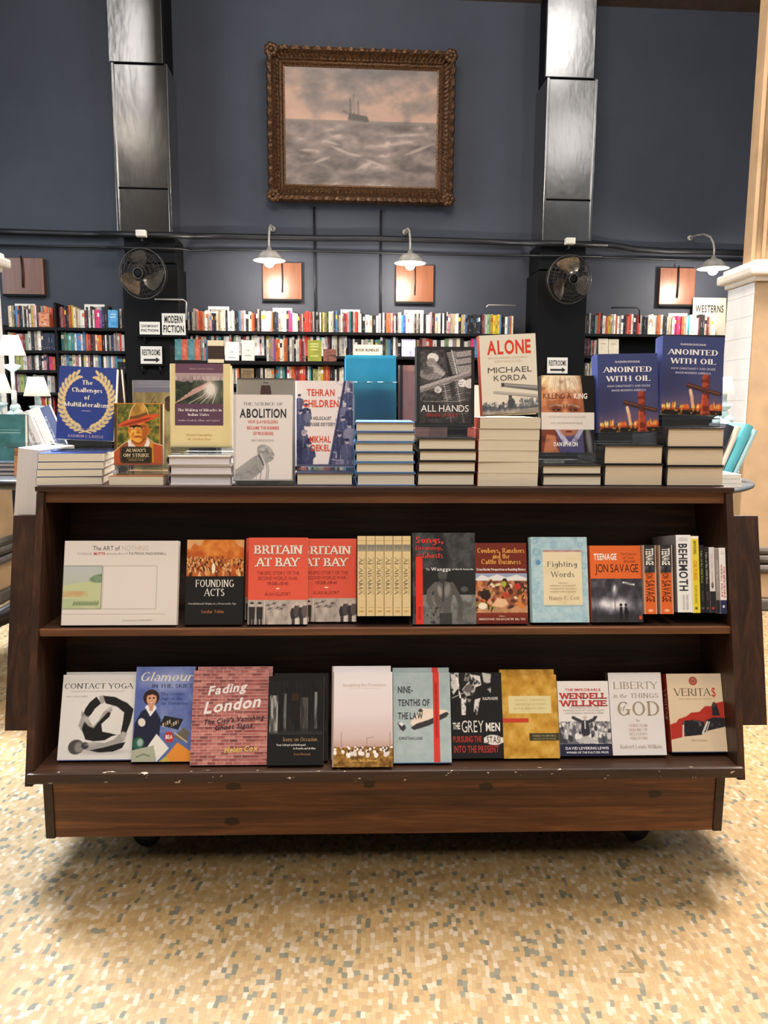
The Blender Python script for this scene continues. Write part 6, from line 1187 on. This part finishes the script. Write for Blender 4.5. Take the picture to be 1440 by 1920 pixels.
def a_veritas(a):
    a.rect(0, 0, 1, 1, 'dcc5a6'); a.ell(.48, .905, .075, .055, '9c4030'); a.ell(.48, .905, .05, .036, 'c87a5a'); a.text('W', .48, .885, .035, '6a241c', 'serifb', .07); a.text('VERITA', .12, .715, .095, '66594c', 'serif', .66, 'l'); a.text('$', .80, .705, .115, 'c23a2c', 'sans', .085, 'l'); a.text("HARVARD'S HIDDEN HISTORY", .5, .665, .018, 'b39c80', 'serif', .62)
    a.poly([(0, .35), (.12, .38), (.16, .42), (.30, .45), (.40, .50), (.55, .51), (.66, .58), (.78, .58), (.86, .62), (1, .64), (1, .30), (0, .13)], 'b23024'); a.poly([(0, .13), (.0, .16), (.5, .24), (.62, .27), (1, .34), (1, .20), (.55, .10), (0, .02)], 'dcc5a6')
    a.poly([(.22, .36), (.26, .40), (.48, .41), (.62, .38), (.64, .26), (.56, .22), (.26, .20)], '1f1e22'); a.poly([(.64, .40), (.80, .44), (1, .43), (1, .32), (.74, .28), (.62, .26)], '252428'); a.poly([(.78, .46), (.79, .60), (.83, .64), (.88, .60), (.92, .46)], '26242a'); a.ell(.83, .60, .035, .03, '4a3a34'); a.line([(.24, .34), (.22, .20)], .004, 'd8d2c8'); a.line([(.68, .38), (.58, .24)], .005, 'd8d2c8'); a.line([(.72, .38), (.64, .25)], .003, 'b8b2a8'); a.put(a.clip(.2, .2, 1, .45) * np.clip((a.noise(20, 20, 271, 3) - .6) * 6, 0, 1) * (a.img[..., 0] < .2), '6a6a72', .7)
    a.text('Shin Eun-jung', .50, .14, .026, 'b08a6a', 'serif', .30); a.rect(0, 0, 1, .012, '3a4a6a')
def s_veritas(a): a.rect(0, 0, 1, 1, 'a03024'); a.text('VERITA$', .5, .6, .5, 'e0c8a8', 'serif', .4, rot=True)
# ================================================================ bottom shelf, first to last
zl = ZL + .0004; LB_ = R(20)
def yl(py): return hit(CART, 720, py, 0).y
def ledge_y(px, py):
    """local depth of the point on the bottom shelf seen at (px, py)"""
    inv = CART.inverted(); o = inv @ CAMP; d = inv.to_3x3() @ ray(px, py); return (o + d * ((zl - o.z) / d.z)).y
def low(label, px0, px1, ytop, ybase, t, art, pxt=None, **k):
    return show(label, px0, px1, ytop, ledge_y((px0 + px1) / 2, ybase), LB_, t, art, zb=zl, pxt=pxt, hard=k.pop('hard', False), **k)
r = low('white paperback with two dark-clad figures curled in a ring', 107, 247, 1265, 1430, .016, a_yoga, cover='dfd9d2')[0]
copy_behind(r, .020, 'second copy directly behind the white book with curled figures')
low('blue book with a smiling stewardess and travel papers on its cover', 246, 358, 1250, 1433, .018, a_skies, pxt=312, cover='55689c', back=None)
r = low('book with a red brick wall printed cover and slanted pale title', 356, 500, 1257, 1438, .014, a_bricks, cover='9c5450', pxt=435)[0]
copy_behind(r, .017, 'second copy behind the brick wall cover, a little higher', dx=.007, dz=.004)
r = low('black book with pale pillars and a small orange title', 501, 606, 1268, 1440, .02, a_irony, cover='161617', gloss=True, pxt=556)[0]
copy_behind(r, .0225, 'second copy behind the black book with pale pillars, its edge showing', dx=.010)
r = low('pale pink hardcover with white-hatted people in a brown field', 622, 737, 1260, 1444, .022, a_field, cover='cdb9b4', hard=True, pxt=681)[0]
copy_behind(r, .0275, 'second copy behind the pale pink field cover', dx=-.003, dz=.006)
r = low('grey-green book with a red upright band and torn paper scraps', 738, 847, 1261, 1436, .02, a_ninetenths, cover='a3b1b1', pxt=790)[0]
copy_behind(r, .025, 'second copy behind the grey-green book with the red band', dz=.004)
low('black book with angular white shapes and red subtitle', 848, 945, 1261, 1428, .024, a_greymen, cover='191819', pxt=894)
r = low('mustard yellow book with a cream panel and short red bar', 945, 1050, 1265, 1427, .02, a_travels, cover='b8862c', pxt=993)[0]
copy_behind(r, .0255, 'second copy behind the mustard yellow book', dz=.005)
low('white paperback with red shadowed title over a political crowd', 1051, 1148, 1277, 1424, .026, a_willkie, cover='e4dcd6', pxt=1094)
r = low('white paperback with large thin gold lettering about liberty', 1149, 1250, 1261, 1423, .028, a_liberty, cover='dfd8d4', spinecol='4a3a34', pxt=1192)[0]
low('tan book with a red torn band, black car and red spine', 1260, 1364, 1263, 1419, .034, a_veritas, spine=s_veritas, cover='dcc5a6', spinecol='a03024', pxt=1306)[0]
# ================================================================ middle shelf
zm = ZM + .0004; LM_ = R(15)
def midb(label, px0, px1, ytop, t, art, yb=.004, pxt=None, **k):
    return show(label, px0, px1, ytop, yb, LM_, t, art, zb=zm, pxt=pxt, hard=k.pop('hard', False), **k)
midb('wide cream landscape-format book with a pale meadow picture panel', 112, 331, 1014, .018, a_nothing, cover='d8cdc4', hard=True)
midb('black book with an orange painted crowd across its upper half', 344, 455, 1012, .020, a_founding, cover='161414', hard=True, gloss=True, page='4a443c')
midb('red war history book peeking out behind the first full red copy', 459, 570, 1009, .018, a_britain, yb=.048, cover='d9553f')
midb('red war history book with slab lettering, facing out in full', 464, 576, 1008, .020, a_britain, cover='d9553f')
midb('red war history book half hidden, beside the six cream spines', 555, 668, 1010, .020, a_britain, yb=.026, cover='d9553f')
for i in range(6):
    spine_book(f"cream paperback spine, {('next to the red book', 'second in the run of six', 'third in the run of six', 'fourth in the run of six', 'fifth in the run of six', 'last in the run next to the dark photo book')[i]}", 669.5 + 16.8 * i, 686 + 16.8 * i, 1005, .004, zm, .15, s_alabama, group='six cream history spines', lean=R(10), cover='cbb07c', spinecol='dcc392')
midb('dark grey photo book with a red strip and a standing figure', 774, 893, 999, .016, a_songs, cover='2c2c2d', pxt=832)
midb('rust-brown book with a colourful cavalry battle painting', 893, 990, 1018, .018, a_cowboys, cover='6d2416', pxt=940)
midb('pale blue hardcover with a notepad page on its cover', 996, 1105, 1007, .030, a_fighting, cover='a9c4cb', hard=True, pxt=1046)
midb('orange and black book facing out with a couple in silhouette', 1110, 1206, 1023, .03, a_teenage, cover='d9642a', pxt=1150)
spine_book('orange and black spine next to its facing-out copy', 1207, 1231, 1022, .004, zm, .14, s_teenage, lean=R(12), cover='c9a890', spinecol='d9642a')
spine_book('orange and black spine next to the grey-white thick book', 1237, 1262, 1022, .004, zm, .14, s_teenage, lean=R(12), cover='c9a890', spinecol='d9642a')
spine_book('thick white spine with big charcoal block capitals', 1269, 1297, 1003, .004, zm, .16, s_behemoth, lean=R(12), cover='8f8a8c', spinecol='e6e2de')
spine_book('yellow spine with an orange title', 1297, 1312, 1005, .006, zm, .15, s_yellow, lean=R(12), cover='e6d9a0', spinecol='e0c83a')
spine_book('thin black spine with green lettering beside the yellow one', 1312, 1321, 1022, .006, zm, .15, s_black(1, 'a8b83a'), lean=R(12), cover='211f20', spinecol='211f20')
spine_book('thin black spine with pale lettering, second after the yellow one', 1321.5, 1330, 1025, .006, zm, .15, s_black(2, 'c8bca8'), lean=R(12), cover='262324', spinecol='262324')
spine_book('pale spine with a black foot and small pink title', 1330.5, 1341, 1026, .006, zm, .15, s_pale, lean=R(12), cover='c8c0ba', spinecol='d6cfca')
spine_book('grey-brown slim spine beside the white and red one', 1341.5, 1349, 1030, .006, zm, .15, s_mid, lean=R(12), cover='8d837c', spinecol='8d837c')
spine_book('white spine with red title and navy foot, last on the middle shelf', 1349.5, 1362, 1027, .004, zm, .14, s_willkie, lean=R(12), cover='d8d0ca', spinecol='e9e3dd')
# ================================================================ the top
YS = YT + .014                       # front of the stacks
CREAM, PALE = 'e6dac2', 'e9e2d8'
# laurel book on four paperbacks, turned a little
zt, xc, wd = stack(72, 190, (850, 866, 880, 894), YS, .20, 'thick cream-edged paperback under the laurel book', 'four paperbacks under the laurel book', '2c3f86', hard=False, page=CREAM, yaw0=R(9))
easel('clear acrylic stand holding the laurel book', xc + .012, YS + .062, zt, wd * .98, .021, R(10), .022, yaw=R(3))
show('tall royal blue book with a golden laurel wreath', 106, 212, 688, YS + .062, R(10), .022, a_laurel, zb=zt + .024, pxt=167, hard=False, cover='2c3f86', yaw=R(3), roll=R(2.5))
zt, xc, wd = stack(206, 308, (893,), YS, .19, 'slim cream-edged paperback under the man in the orange hat', None, '8a5a34', hard=False, page=CREAM)
easel('clear acrylic stand holding the man in the orange hat', xc + .005, YS + .04, zt, wd * .98, .022, R(8), .018)
show('small painted book with a stern man in an orange hat', 214, 305, 756, YS + .04, R(8), .018, a_hatman, zb=zt + .022, pxt=264, hard=False, cover='b4512a', roll=0)
zt, xc, wd = stack(313, 433, (855, 872, 890), YS, .22, 'pale hardcover with lilac-white pages under the cream book', 'pale hardcovers under the cream glossy book', 'c8c0b8', page='e6dfe2', spinecol='6a5a60')
easel('clear acrylic stand holding the cream glossy book', xc, YS + .046, zt, wd * .97, .016, R(7), .028)
show('glossy cream book with a night traffic photograph', 317, 432, 682, YS + .046, R(7), .028, a_miracles, zb=zt + .016, pxt=374, cover='e3cf98', gloss=True)
show('pale grey book with a raised fist and large dark title', 436, 547, 740, YS + .004, R(9), .024, a_abolition, zb=ZT + .0085, pxt=494, cover='ddd3cd')
easel('clear acrylic stand holding the book with a raised fist', x_at(CART, 492, YS, ZT), YS + .004, ZT, .155, .0075, R(9), .024)
def a_crest(a): a.rect(0, 0, 1, 1, '7d766c'); a.poly([(.42, .93), (.58, .93), (.60, .84), (.5, .80), (.40, .84)], '3a2622'); a.rect(.46, .95, .54, .96, '3a2622'); a.rect(0, .985, 1, 1, '4a4642')
show('olive-grey book with a dark crest behind the raised fist book', 443, 552, 709, YS + .11, R(6), .024, a_crest, zb=ZT + .0005, pxt=498, cover='7d766c')
zt, xc, wd = stack(550, 660, (886,), YS, .22, 'single cream-edged hardcover under the violet-tinted refugee book', None, '3b3f5e', page=CREAM)
easel('clear acrylic stand holding the violet-tinted refugee book', xc + .005, YS + .04, zt, wd * .98, .010, R(7), .026)
show('white book with red title between violet-tinted photographs', 553, 662, 714, YS + .04, R(7), .026, a_tehran, zb=zt + .010, pxt=609, cover='e9dcd8')
stack(664, 778, (791, 810, 829, 848, 867, 887), YS, .24, 'slate blue hardcover in front of the teal book', 'six slate blue hardcovers', '5f7fae', spinecol='4f6f9e', page=CREAM)
zt, xc, wd = stack(781, 893, (822, 844, 865, 886), YS, .23, 'black hardcover under the book with sailors', 'black hardcovers under the book with sailors', '262425', page=CREAM)
easel('clear acrylic stand holding the book with sailors', xc - .004, YS + .04, zt, wd * .99, .026, R(6), .028)
show('dark grey book with sailors among ropes and guns', 778, 889, 650, YS + .04, R(6), .028, a_sailors, zb=zt + .026, pxt=833, cover='232222')
zt, xc, wd = stack(897, 1010, (783, 804, 825, 845, 866, 887), YS, .23, 'thick pale book under the red ALONE title', 'pale books under the red ALONE title', 'dccfb6', spinecol='a8402e', hard=False, page='e0d3ba', jit=.002)
show('cream book with a red ALONE title and gun barrels', 902, 1010, 627, YS + .012, R(6), .034, a_alone, zb=zt + .0006, pxt=956, cover='e3d8c5', spinecol='b84a38', roll=R(-3.0))
zt, xc, wd = stack(1013, 1128, (872, 890), YS, .23, 'black hardcover under the bearded face', 'black hardcovers under the bearded face', '242021', page=CREAM)
easel('clear acrylic stand holding the bearded face', xc - .012, YS + .04, zt, wd * .98, .024, R(8), .03)
show('glossy book with an old bearded face and white band', 1012, 1114, 704, YS + .04, R(8), .03, a_beard, zb=zt + .024, pxt=1063, cover='17120f', gloss=True)
zt, xc, wd = stack(1132, 1246, (835, 871), YS, .24, 'thick black hardcover under the lower wooden cross', 'thick black hardcovers under the lower cross', '242228', page='dcc8ac')
easel('clear acrylic stand holding the lower wooden cross', xc - .008, YS + .04, zt, wd * .98, .024, R(7), .05)
show('night-blue book with a wooden cross, the lower of the pair', 1120, 1236, 663, YS + .04, R(7), .05, a_cross, spine=s_cross, zb=zt + .024, pxt=1170, cover='3d4780', roll=R(-1.5), yaw=R(2))
zt, xc, wd = stack(1247, 1358, (802, 839, 874), YS, .24, 'thick black hardcover under the higher wooden cross', 'thick black hardcovers under the higher cross', '242228', page='dcc8ac')
easel('clear acrylic stand holding the higher wooden cross', xc - .002, YS + .04, zt, wd * .98, .024, R(7), .05)
show('night-blue book with a wooden cross, the higher of the pair', 1235, 1353, 631, YS + .04, R(7), .05, a_cross, zb=zt + .024, pxt=1304, cover='3d4780', roll=R(1.5))
# big pale-edged books standing in the end rack
def rack_book(label, px0, px1, ytop, ybot, yb, t_page, cover, tilt):
    p0, p1 = hit(CART, px0, ybot, yb), hit(CART, px1, ybot, yb); zt_ = hit(CART, (px0 + px1) / 2, ytop, yb).z
    w_ = p1.x - p0.x; M = CART @ Matrix.Translation((p0.x, yb, p0.z)) @ Matrix.Rotation(tilt, 4, 'Y') @ Matrix.Rotation(R(-90), 4, 'Z') @ Matrix.Translation((-.12, 0, 0))
    return book('large_book', label, 'book', None, M, .24, zt_ - p0.z, w_, None, None, cover=cover, hard=False, page='e2dad0')
rack_book('large pale-paged book upright in the cart end rack', 25, 67, 838, 985, .185, 0, 'cfc8be', R(7))
# ================================================================ the far side of the cart top, seen from behind
YK = YBK - .17
def far(label, px0, px1, ytop, yb, lean, t, art, cover, zb=ZT, **k): return show(label, px0, px1, ytop, yb, lean, t, art, zb=zb + .0006, cover=cover, **k)
def a_teal(a): a.photo(0, 0, 1, 1, 3, 4, 301, [(0, '2484a4'), (.5, '2b8fb0'), (1, '3a9ab4')], contrast=1.2)
far('plain teal hardcover standing behind the slate blue stack', 646, 742, 672, YK - .06, R(4), .024, a_teal, '2b8fb0', pxt=694)
far('second teal hardcover close behind the first, pages showing', 647, 742, 666, YK - .028, R(4), .024, a_teal, '2b8fb0', pxt=694)
x = x_at(CART, 693, YK - .09, ZT + .12); zq = hit(CART, 693, 716, YK - .075).z
root = empty('book_stand', upright(CART, x, YK - .075, ZT, R(4)), 'clear acrylic easel panel in front of the teal hardcover', 'book stand', 'clear acrylic book stands')
MB().box(-.078, .078, -.004, -.001, 0, zq - ZT).build('back_rest', M_CLEAR, root); MB().box(-.078, .078, -.03, -.001, .0005, .003).build('ledge', M_CLEAR, root); MB().tube([(-.078, -.0025, zq - ZT), (.078, -.0025, zq - ZT)], .0010, 6).build('top_edge', M_CLEAR, root)
def a_mauve(a):
    a.photo(0, 0, 1, 1, 4, 5, 302, [(0, '77595a'), (1, '8d6c68')])
    for k in range(14): a.rect(.4, .85 - .04 * k, .85, .853 - .04 * k, '5a4244', .7)
    a.rect(.0, 0, .07, 1, '2a2426')
for i in range(3): far(('mauve book back with dark spine behind the sailors book', 'second mauve book, its top edge above the first', 'third mauve book, hindmost of the three')[i], 746, 838, 697 - 6 * i, YK - .05 + .03 * i, R(4), .022, a_mauve, '7d5e5e', group=None)
def a_rider(a):
    a.photo(0, 0, 1, 1, 5, 5, 303, [(0, '6a5a36'), (.5, '8f7f52'), (1, 'a89a6c')]); a.ell(.68, .86, .09, .05, '3a2a1c'); a.ell(.66, .80, .07, .07, '4a3424'); a.line([(.30, .80), (.40, .90)], .003, '5a4a2c'); a.line([(.36, .76), (.40, .84), (.48, .76)], .003, '5a4a2c'); a.rect(0, .955, 1, 1, '6f6c78')
for i in range(4): far(('brown book with a painted rider behind the orange hat', 'second rider book, a white edge above the first', 'third rider book, one step further back', 'fourth rider book, hindmost of the row')[i], 250, 352, 728 - 5 * i, YK - .06 + .026 * i, R(4), .018, a_rider, '8f7f52', page='efe9e0')
show('dark brown book back with a pale line, tilted beside the rider books', 220, 244, 690, YK - .05, R(4), .03, lambda a: (a.rect(0, 0, 1, 1, '2c201c'), a.line([(.25, 1), (.9, 0)], .002, 'b89a80')), zb=ZT + .0006, pxt=238, cover='2c201c', roll=R(-4))
for i in range(2): far(('white-edged book standing behind the glossy cream book', 'grey book standing behind the raised fist book')[i], (415, 405)[i], (438, 450)[i], (700, 735)[i], YK - .04 + .04 * i, R(3), .02, None, ('d8d0c8', '6a6462')[i])
far('pale hardcover peeking out behind the red ALONE title', 884, 905, 722, YK - .03, R(3), .025, None, 'e0d8cc')
# ================================================================ tables behind the cart
M_TOP = mat_plain('dark_table_edge', '211a17', .35)
pt = hit(FLAT, 10, 899, 2.87)
TX, TY, TZ, TR = -1.40, 3.5, pt.z, .65
tb = empty('round_table', frame((TX, TY, 0), 0), 'round dark-edged table carrying the candelabra and stacked books', 'table')
MB().lathe([(TR - .02, TZ - .04), (TR, TZ - .03), (TR, TZ - .008), (TR - .012, TZ)], 64).build('table_top', M_TOP, tb)
MB().tube([(0, 0, .28), (0, 0, .5), (0, 0, TZ - .04)], [.06, .035, .05], 14).build('pedestal', M_TOP, tb)
for a_ in range(3):
    a = R(90 + 120 * a_); MB().tube([(0, 0, .36), (.20 * math.cos(a), .2 * math.sin(a), .32), (.38 * math.cos(a), .38 * math.sin(a), .25), (.52 * math.cos(a), .52 * math.sin(a), .05), (.56 * math.cos(a), .56 * math.sin(a), .02)], [.05, .05, .04, .032, .03], 8).build('leg', M_TOP, tb)
# candelabra
M_CHINA = mat_plain('pale_china', 'b9d2d4', .25, 0, .2, 20); M_SHADE = NT('linen_shade'); M_SHADE.set(Base_Color=lin('efe6d8'), Roughness=.8, Emission_Color=lin('ffedd8'), Emission_Strength=.55); M_SHADE = M_SHADE.m
M_GLASSY = NT('clear_glass_arm'); M_GLASSY.set(Base_Color=lin('e8f2f2'), Roughness=.08, Transmission_Weight=.6, IOR=1.45); M_GLASSY = M_GLASSY.m
def candelabra(loc, label, arms):
    root = empty('candelabra_lamp', frame(loc, 0), label, 'lamp')
    MB().lathe([(.075, 0), (.08, .012), (.06, .03), (.04, .045), (.045, .06)], 24).build('base', M_CHINA, root)
    f = MB()
    for i, (x, z, r_) in enumerate(((0, .09, .04), (.012, .13, .045), (-.012, .165, .04), (.008, .2, .036), (-.016, .225, .026), (.02, .235, .022), (0, .26, .024), (-.03, .15, .022), (.036, .175, .02))):
        n = 12; f.lathe([(r_ * math.sin(math.pi * (k + .5) / 8), z - r_ * math.cos(math.pi * (k + .5) / 8)) for k in range(8)], n, (x, (-1) ** i * .006, 0))
    f.build('cherub_figure', M_CHINA, root)
    MB().tube([(0, 0, .25), (0, 0, .34)], .012, 10).build('stem', M_GLASSY, root)
    for dx, dy, zc, w0 in arms:
        ar = MB().tube([(0, 0, .28), (dx * .35, dy * .3, .19 if zc < .45 else .3), (dx * .75, dy * .7, .17 if zc < .45 else .36), (dx, dy, zc - .10)], .008, 8) if abs(dx) > .01 else MB().tube([(0, 0, .33), (0, 0, zc - .10)], .009, 8)
        ar = ar.build('arm', M_GLASSY, root)
        MB().lathe([(.008, zc - .11), (.03, zc - .095), (.038, zc - .08), (.012, zc - .075), (.012, zc - .02)], 18, (dx, dy, 0)).build('drip_pan', M_CHINA, ar)
        MB().lathe([(w0 * .5, zc - .035), (w0 * .28, zc + w0 * .42)], 28, (dx, dy, 0)).build('lamp_shade', M_SHADE, ar)
    l = bpy.data.lights.new('candelabra_glow', 'POINT'); l.energy = 1.5; l.color = (1, .92, .84); l.shadow_soft_size = .06
    o = bpy.data.objects.new('candelabra_glow', l); COL.objects.link(o); o.location = Vector(loc) + Vector((0, -.12, .5))
c0 = hit(FLAT, 30, 800, 3.55); s1 = hit(FLAT, 29, 655, 3.55); s2 = hit(FLAT, 69, 728, 3.5); s3 = hit(FLAT, -4, 722, 3.5)
candelabra((c0.x, 3.55, TZ), 'china candelabra with a cherub figure, glass arms and linen shades on the round table', ((0, 0, s1.z - TZ + .01, .12), (s2.x - c0.x, -.05, s2.z - TZ, .115), (s3.x - c0.x, -.05, s3.z - TZ, .115)))
# books on the round table
def lay(fr, label, px0, px1, py0, py1, yb, d, cover, page, hard=True, yaw=0, group=None, name='stacked_book', dz=0.0):
    a, b = hit(fr, px0, py1, yb), hit(fr, px1, py1, yb); z1 = hit(fr, (px0 + px1) / 2, py0, yb).z + dz; a.z += dz
    return book(name, label, 'book', group, lying(fr, (a.x + b.x) / 2, yb, z1, yaw), b.x - a.x, d, z1 - a.z - .0004, None, hard=hard, cover=cover, page=page)
y0 = 893; DZ = TZ - hit(FLAT, 0, 893, 3.02).z + .0006
for i in range(3):
    lay(FLAT, ('dark book lowest under the green hardcover on the round table', 'grey book in the middle under the green hardcover', 'slim grey book directly under the green hardcover')[i], -34 + 3 * i, 32 + 2 * i, y0 - 8, y0, 3.02, .22, ('33343a', '5c6068', '4a5058')[i], 'b8b4b0', dz=DZ); y0 -= 8.2
def a_green(a): a.photo(0, 0, 1, 1, 4, 5, 305, [(0, '2c5a58'), (1, '45757a')]); a.rect(.1, .6, .9, .612, '8fb0ac'); a.rect(.1, .66, .9, .668, '8fb0ac')
a_, b_ = hit(FLAT, -40, y0, 3.05), hit(FLAT, 48, y0, 3.05); a_.z = hit(FLAT, 0, y0, 3.02).z + DZ + .0004; hg = hit(FLAT, 10, 778, 3.05).z - a_.z
book('display_book', 'dark green hardcover standing on the stack at the round table edge', 'book', None, upright(FLAT, (a_.x + b_.x) / 2, 3.05, a_.z + .0035, R(6)), b_.x - a_.x, hg, .03, a_green, cover='2c5a58')
y0 = 893; DZ = TZ - hit(FLAT, 45, 893, 3.0).z + .0006
for i in range(4):
    lay(FLAT, ('lowest orange-edged paperback beside the big pale-paged book', 'second orange-edged paperback from the table', 'third orange-edged paperback from the table', 'topmost orange-edged paperback in its small stack')[i], 27, 66, y0 - 13, y0, 3.0, .18, ('c87a48', 'b86a40', 'c88a5a', '9a6a5a')[i], 'd08a58', hard=False, group='orange-edged paperbacks', dz=DZ); y0 -= 13.2
p0 = hit(FLAT, 14, y0, 3.0); p1 = hit(FLAT, 80, y0, 3.0); p0.z += DZ - .0035; zz = p0.z + .018
root = empty('acrylic_tray', frame(((p0.x + p1.x) / 2, 2.99, p0.z), 0), 'clear acrylic tray resting on the orange-edged paperbacks', 'tray'); hw = (p1.x - p0.x) / 2
MB().box(-hw, hw, -.01, .03, .004, .008).build('tray_floor', M_CLEAR, root); MB().box(-hw, hw, -.012, -.009, .004, zz - p0.z + .008).build('tray_front', M_CLEAR, root)
# leaning paperbacks between the tray and the laurel book
def leaner(label, px0, px1, py0, py1, yb, tilt, cover, lines, t=.02, zb=None):
    a, b = hit(FLAT, px0, py1, yb), hit(FLAT, px1, py1, yb); z0 = TZ + (b.x - a.x) / 2 * abs(math.sin(tilt)) + t * math.sin(R(8)) + .0005; dx = (a.z - z0) * math.tan(-tilt); a.x += dx; b.x += dx; a.z = z0; h = (hit(FLAT, (px0 + px1) / 2, py0, yb).z - a.z) / math.cos(tilt)
    def art(a_): 
        a_.rect(0, 0, 1, 1, cover)
        for i, (u, c) in enumerate(lines): a_.text('THE COLLECTED WORKS', u, .55, .14, c, 'bold', .6, rot=True)
        a_.rect(0, 0, 1, .12, 'b03a3c')
    return book('leaning_book', label, 'book', 'leaning paperbacks beside the laurel book', upright(FLAT, (a.x + b.x) / 2, yb, a.z, R(8), 0, tilt), b.x - a.x, h, t, art, cover=cover, hard=False)
leaner('white paperback with upright grey and red lettering leaning behind the tray', 74, 116, 770, 872, 3.245, R(-24), 'd8d2cc', ((.3, '4a4a52'), (.6, 'b8493c')))
leaner('slate blue paperback leaning beside the white one', 98, 140, 766, 872, 3.285, R(-24), '5a6688', ((.3, 'c8ccd8'), (.6, 'c8ccd8')))
leaner('pale grey paperback leaning nearest the candelabra', 62, 96, 775, 872, 3.212, R(-24), 'c4bdb8', ((.35, '5a5450'), (.65, '5a5450')))
# side table with books beside the stone pier
q1 = hit(FLAT, 1418, 897, 3.2); zt_ = q1.z + .006; TR2 = .60
tb = empty('round_table', frame((.885, 3.2, 0), 0), 'grey-edged round table behind the cart beside the stone pier', 'table')
MB().lathe([(TR2 - .012, zt_ - .018), (TR2, zt_ - .012), (TR2, zt_ - .005), (TR2 - .006, zt_)], 64).build('table_top', mat_plain('grey_slate', '34373a', .45), tb)
MB().tube([(0, 0, .28), (0, 0, .5), (0, 0, zt_ - .018)], [.06, .035, .05], 14).build('pedestal', M_TOP, tb)
for a_ in range(3):
    a = R(90 + 120 * a_); MB().tube([(0, 0, .34), (.30 * math.cos(a), .30 * math.sin(a), .22), (.48 * math.cos(a), .48 * math.sin(a), .03)], [.05, .035, .028], 8).build('leg', M_TOP, tb)
y0 = 894; DZ = zt_ - hit(FLAT, 1366, 894, 2.77).z + .0006
for i in range(3): lay(FLAT, ('lowest white paperback beside the thick black stack', 'middle white paperback beside the thick black stack', 'topmost white paperback beside the thick black stack')[i], 1340 - i, 1393 - i, y0 - 8, y0, 2.77, .17, 'e6e0d8', 'e9e4dc', hard=False, group='white paperbacks on the side table', dz=DZ); y0 -= 8.3
def slant(label, px0, px1, py0, py1, yb, tilt, cover, t):
    a, b = hit(FLAT, px0, py1, yb), hit(FLAT, px1, py1, yb); b.x -= (a.z - zt_) * math.tan(tilt); a.x -= (a.z - zt_) * math.tan(tilt); a.z = zt_ + .0006; h = (hit(FLAT, (px0 + px1) / 2, py0, yb).z - a.z) / math.cos(tilt)
    M = FLAT @ Matrix.Translation((b.x, yb, a.z)) @ Matrix.Rotation(tilt, 4, 'Y') @ Matrix.Rotation(R(90), 4, 'Z') @ Matrix.Translation((.08, 0, 0))
    return book('leaning_book', label, 'book', None, M, .16, h, b.x - a.x, None, None, cover=cover, hard=True, page='e4dcd0')
slant('black book tilted over the white paperbacks by the higher cross', 1330, 1346, 800, 875, 2.98, R(20), '2c2e3a', .02)
slant('cream-paged book tilted next to the black one', 1348, 1357, 802, 880, 2.98, R(20), 'ddd0bc', .02)
slant('turquoise book tilted beside the cream-paged one', 1358, 1374, 800, 885, 2.98, R(22), '5fb6c4', .03)
slant('pale turquoise book tilted nearest the stone pier', 1376, 1384, 808, 888, 2.98, R(22), 'a8ccd0', .02)
c1 = hit(FLAT, 1354, 800, 3.36); c2 = hit(FLAT, 1371, 738, 3.25)
candelabra((c1.x, 3.36, zt_), 'china candelabra on the side table beside the higher cross book', ((0, 0, .38, .085),))
# a dark smudge on the mosaic floor
f0 = hit(FLAT, 1205, 1815, 0); 
def floor_pt(px, py): d = ray(px, py); return CAMP + d * (-CAM_H / d.z)
sm = MB()
P_ = [floor_pt(1183, 1779), floor_pt(1196, 1793), floor_pt(1207, 1806), floor_pt(1208, 1820), floor_pt(1198, 1812), floor_pt(1188, 1792)]
sm.add([(p.x, p.y, .0006) for p in P_], [tuple(range(len(P_)))[::-1]], '5a4a30')
P_ = [floor_pt(1160, 1819), floor_pt(1180, 1817), floor_pt(1208, 1818), floor_pt(1209, 1823), floor_pt(1182, 1823), floor_pt(1160, 1824)]
sm.add([(p.x, p.y, .0006) for p in P_], [tuple(range(len(P_)))[::-1]], '6a5838')
tag(sm.build('floor_stain', M_MATTE), 'dark V-shaped scuff on the mosaic floor in front of the cart', 'stain')
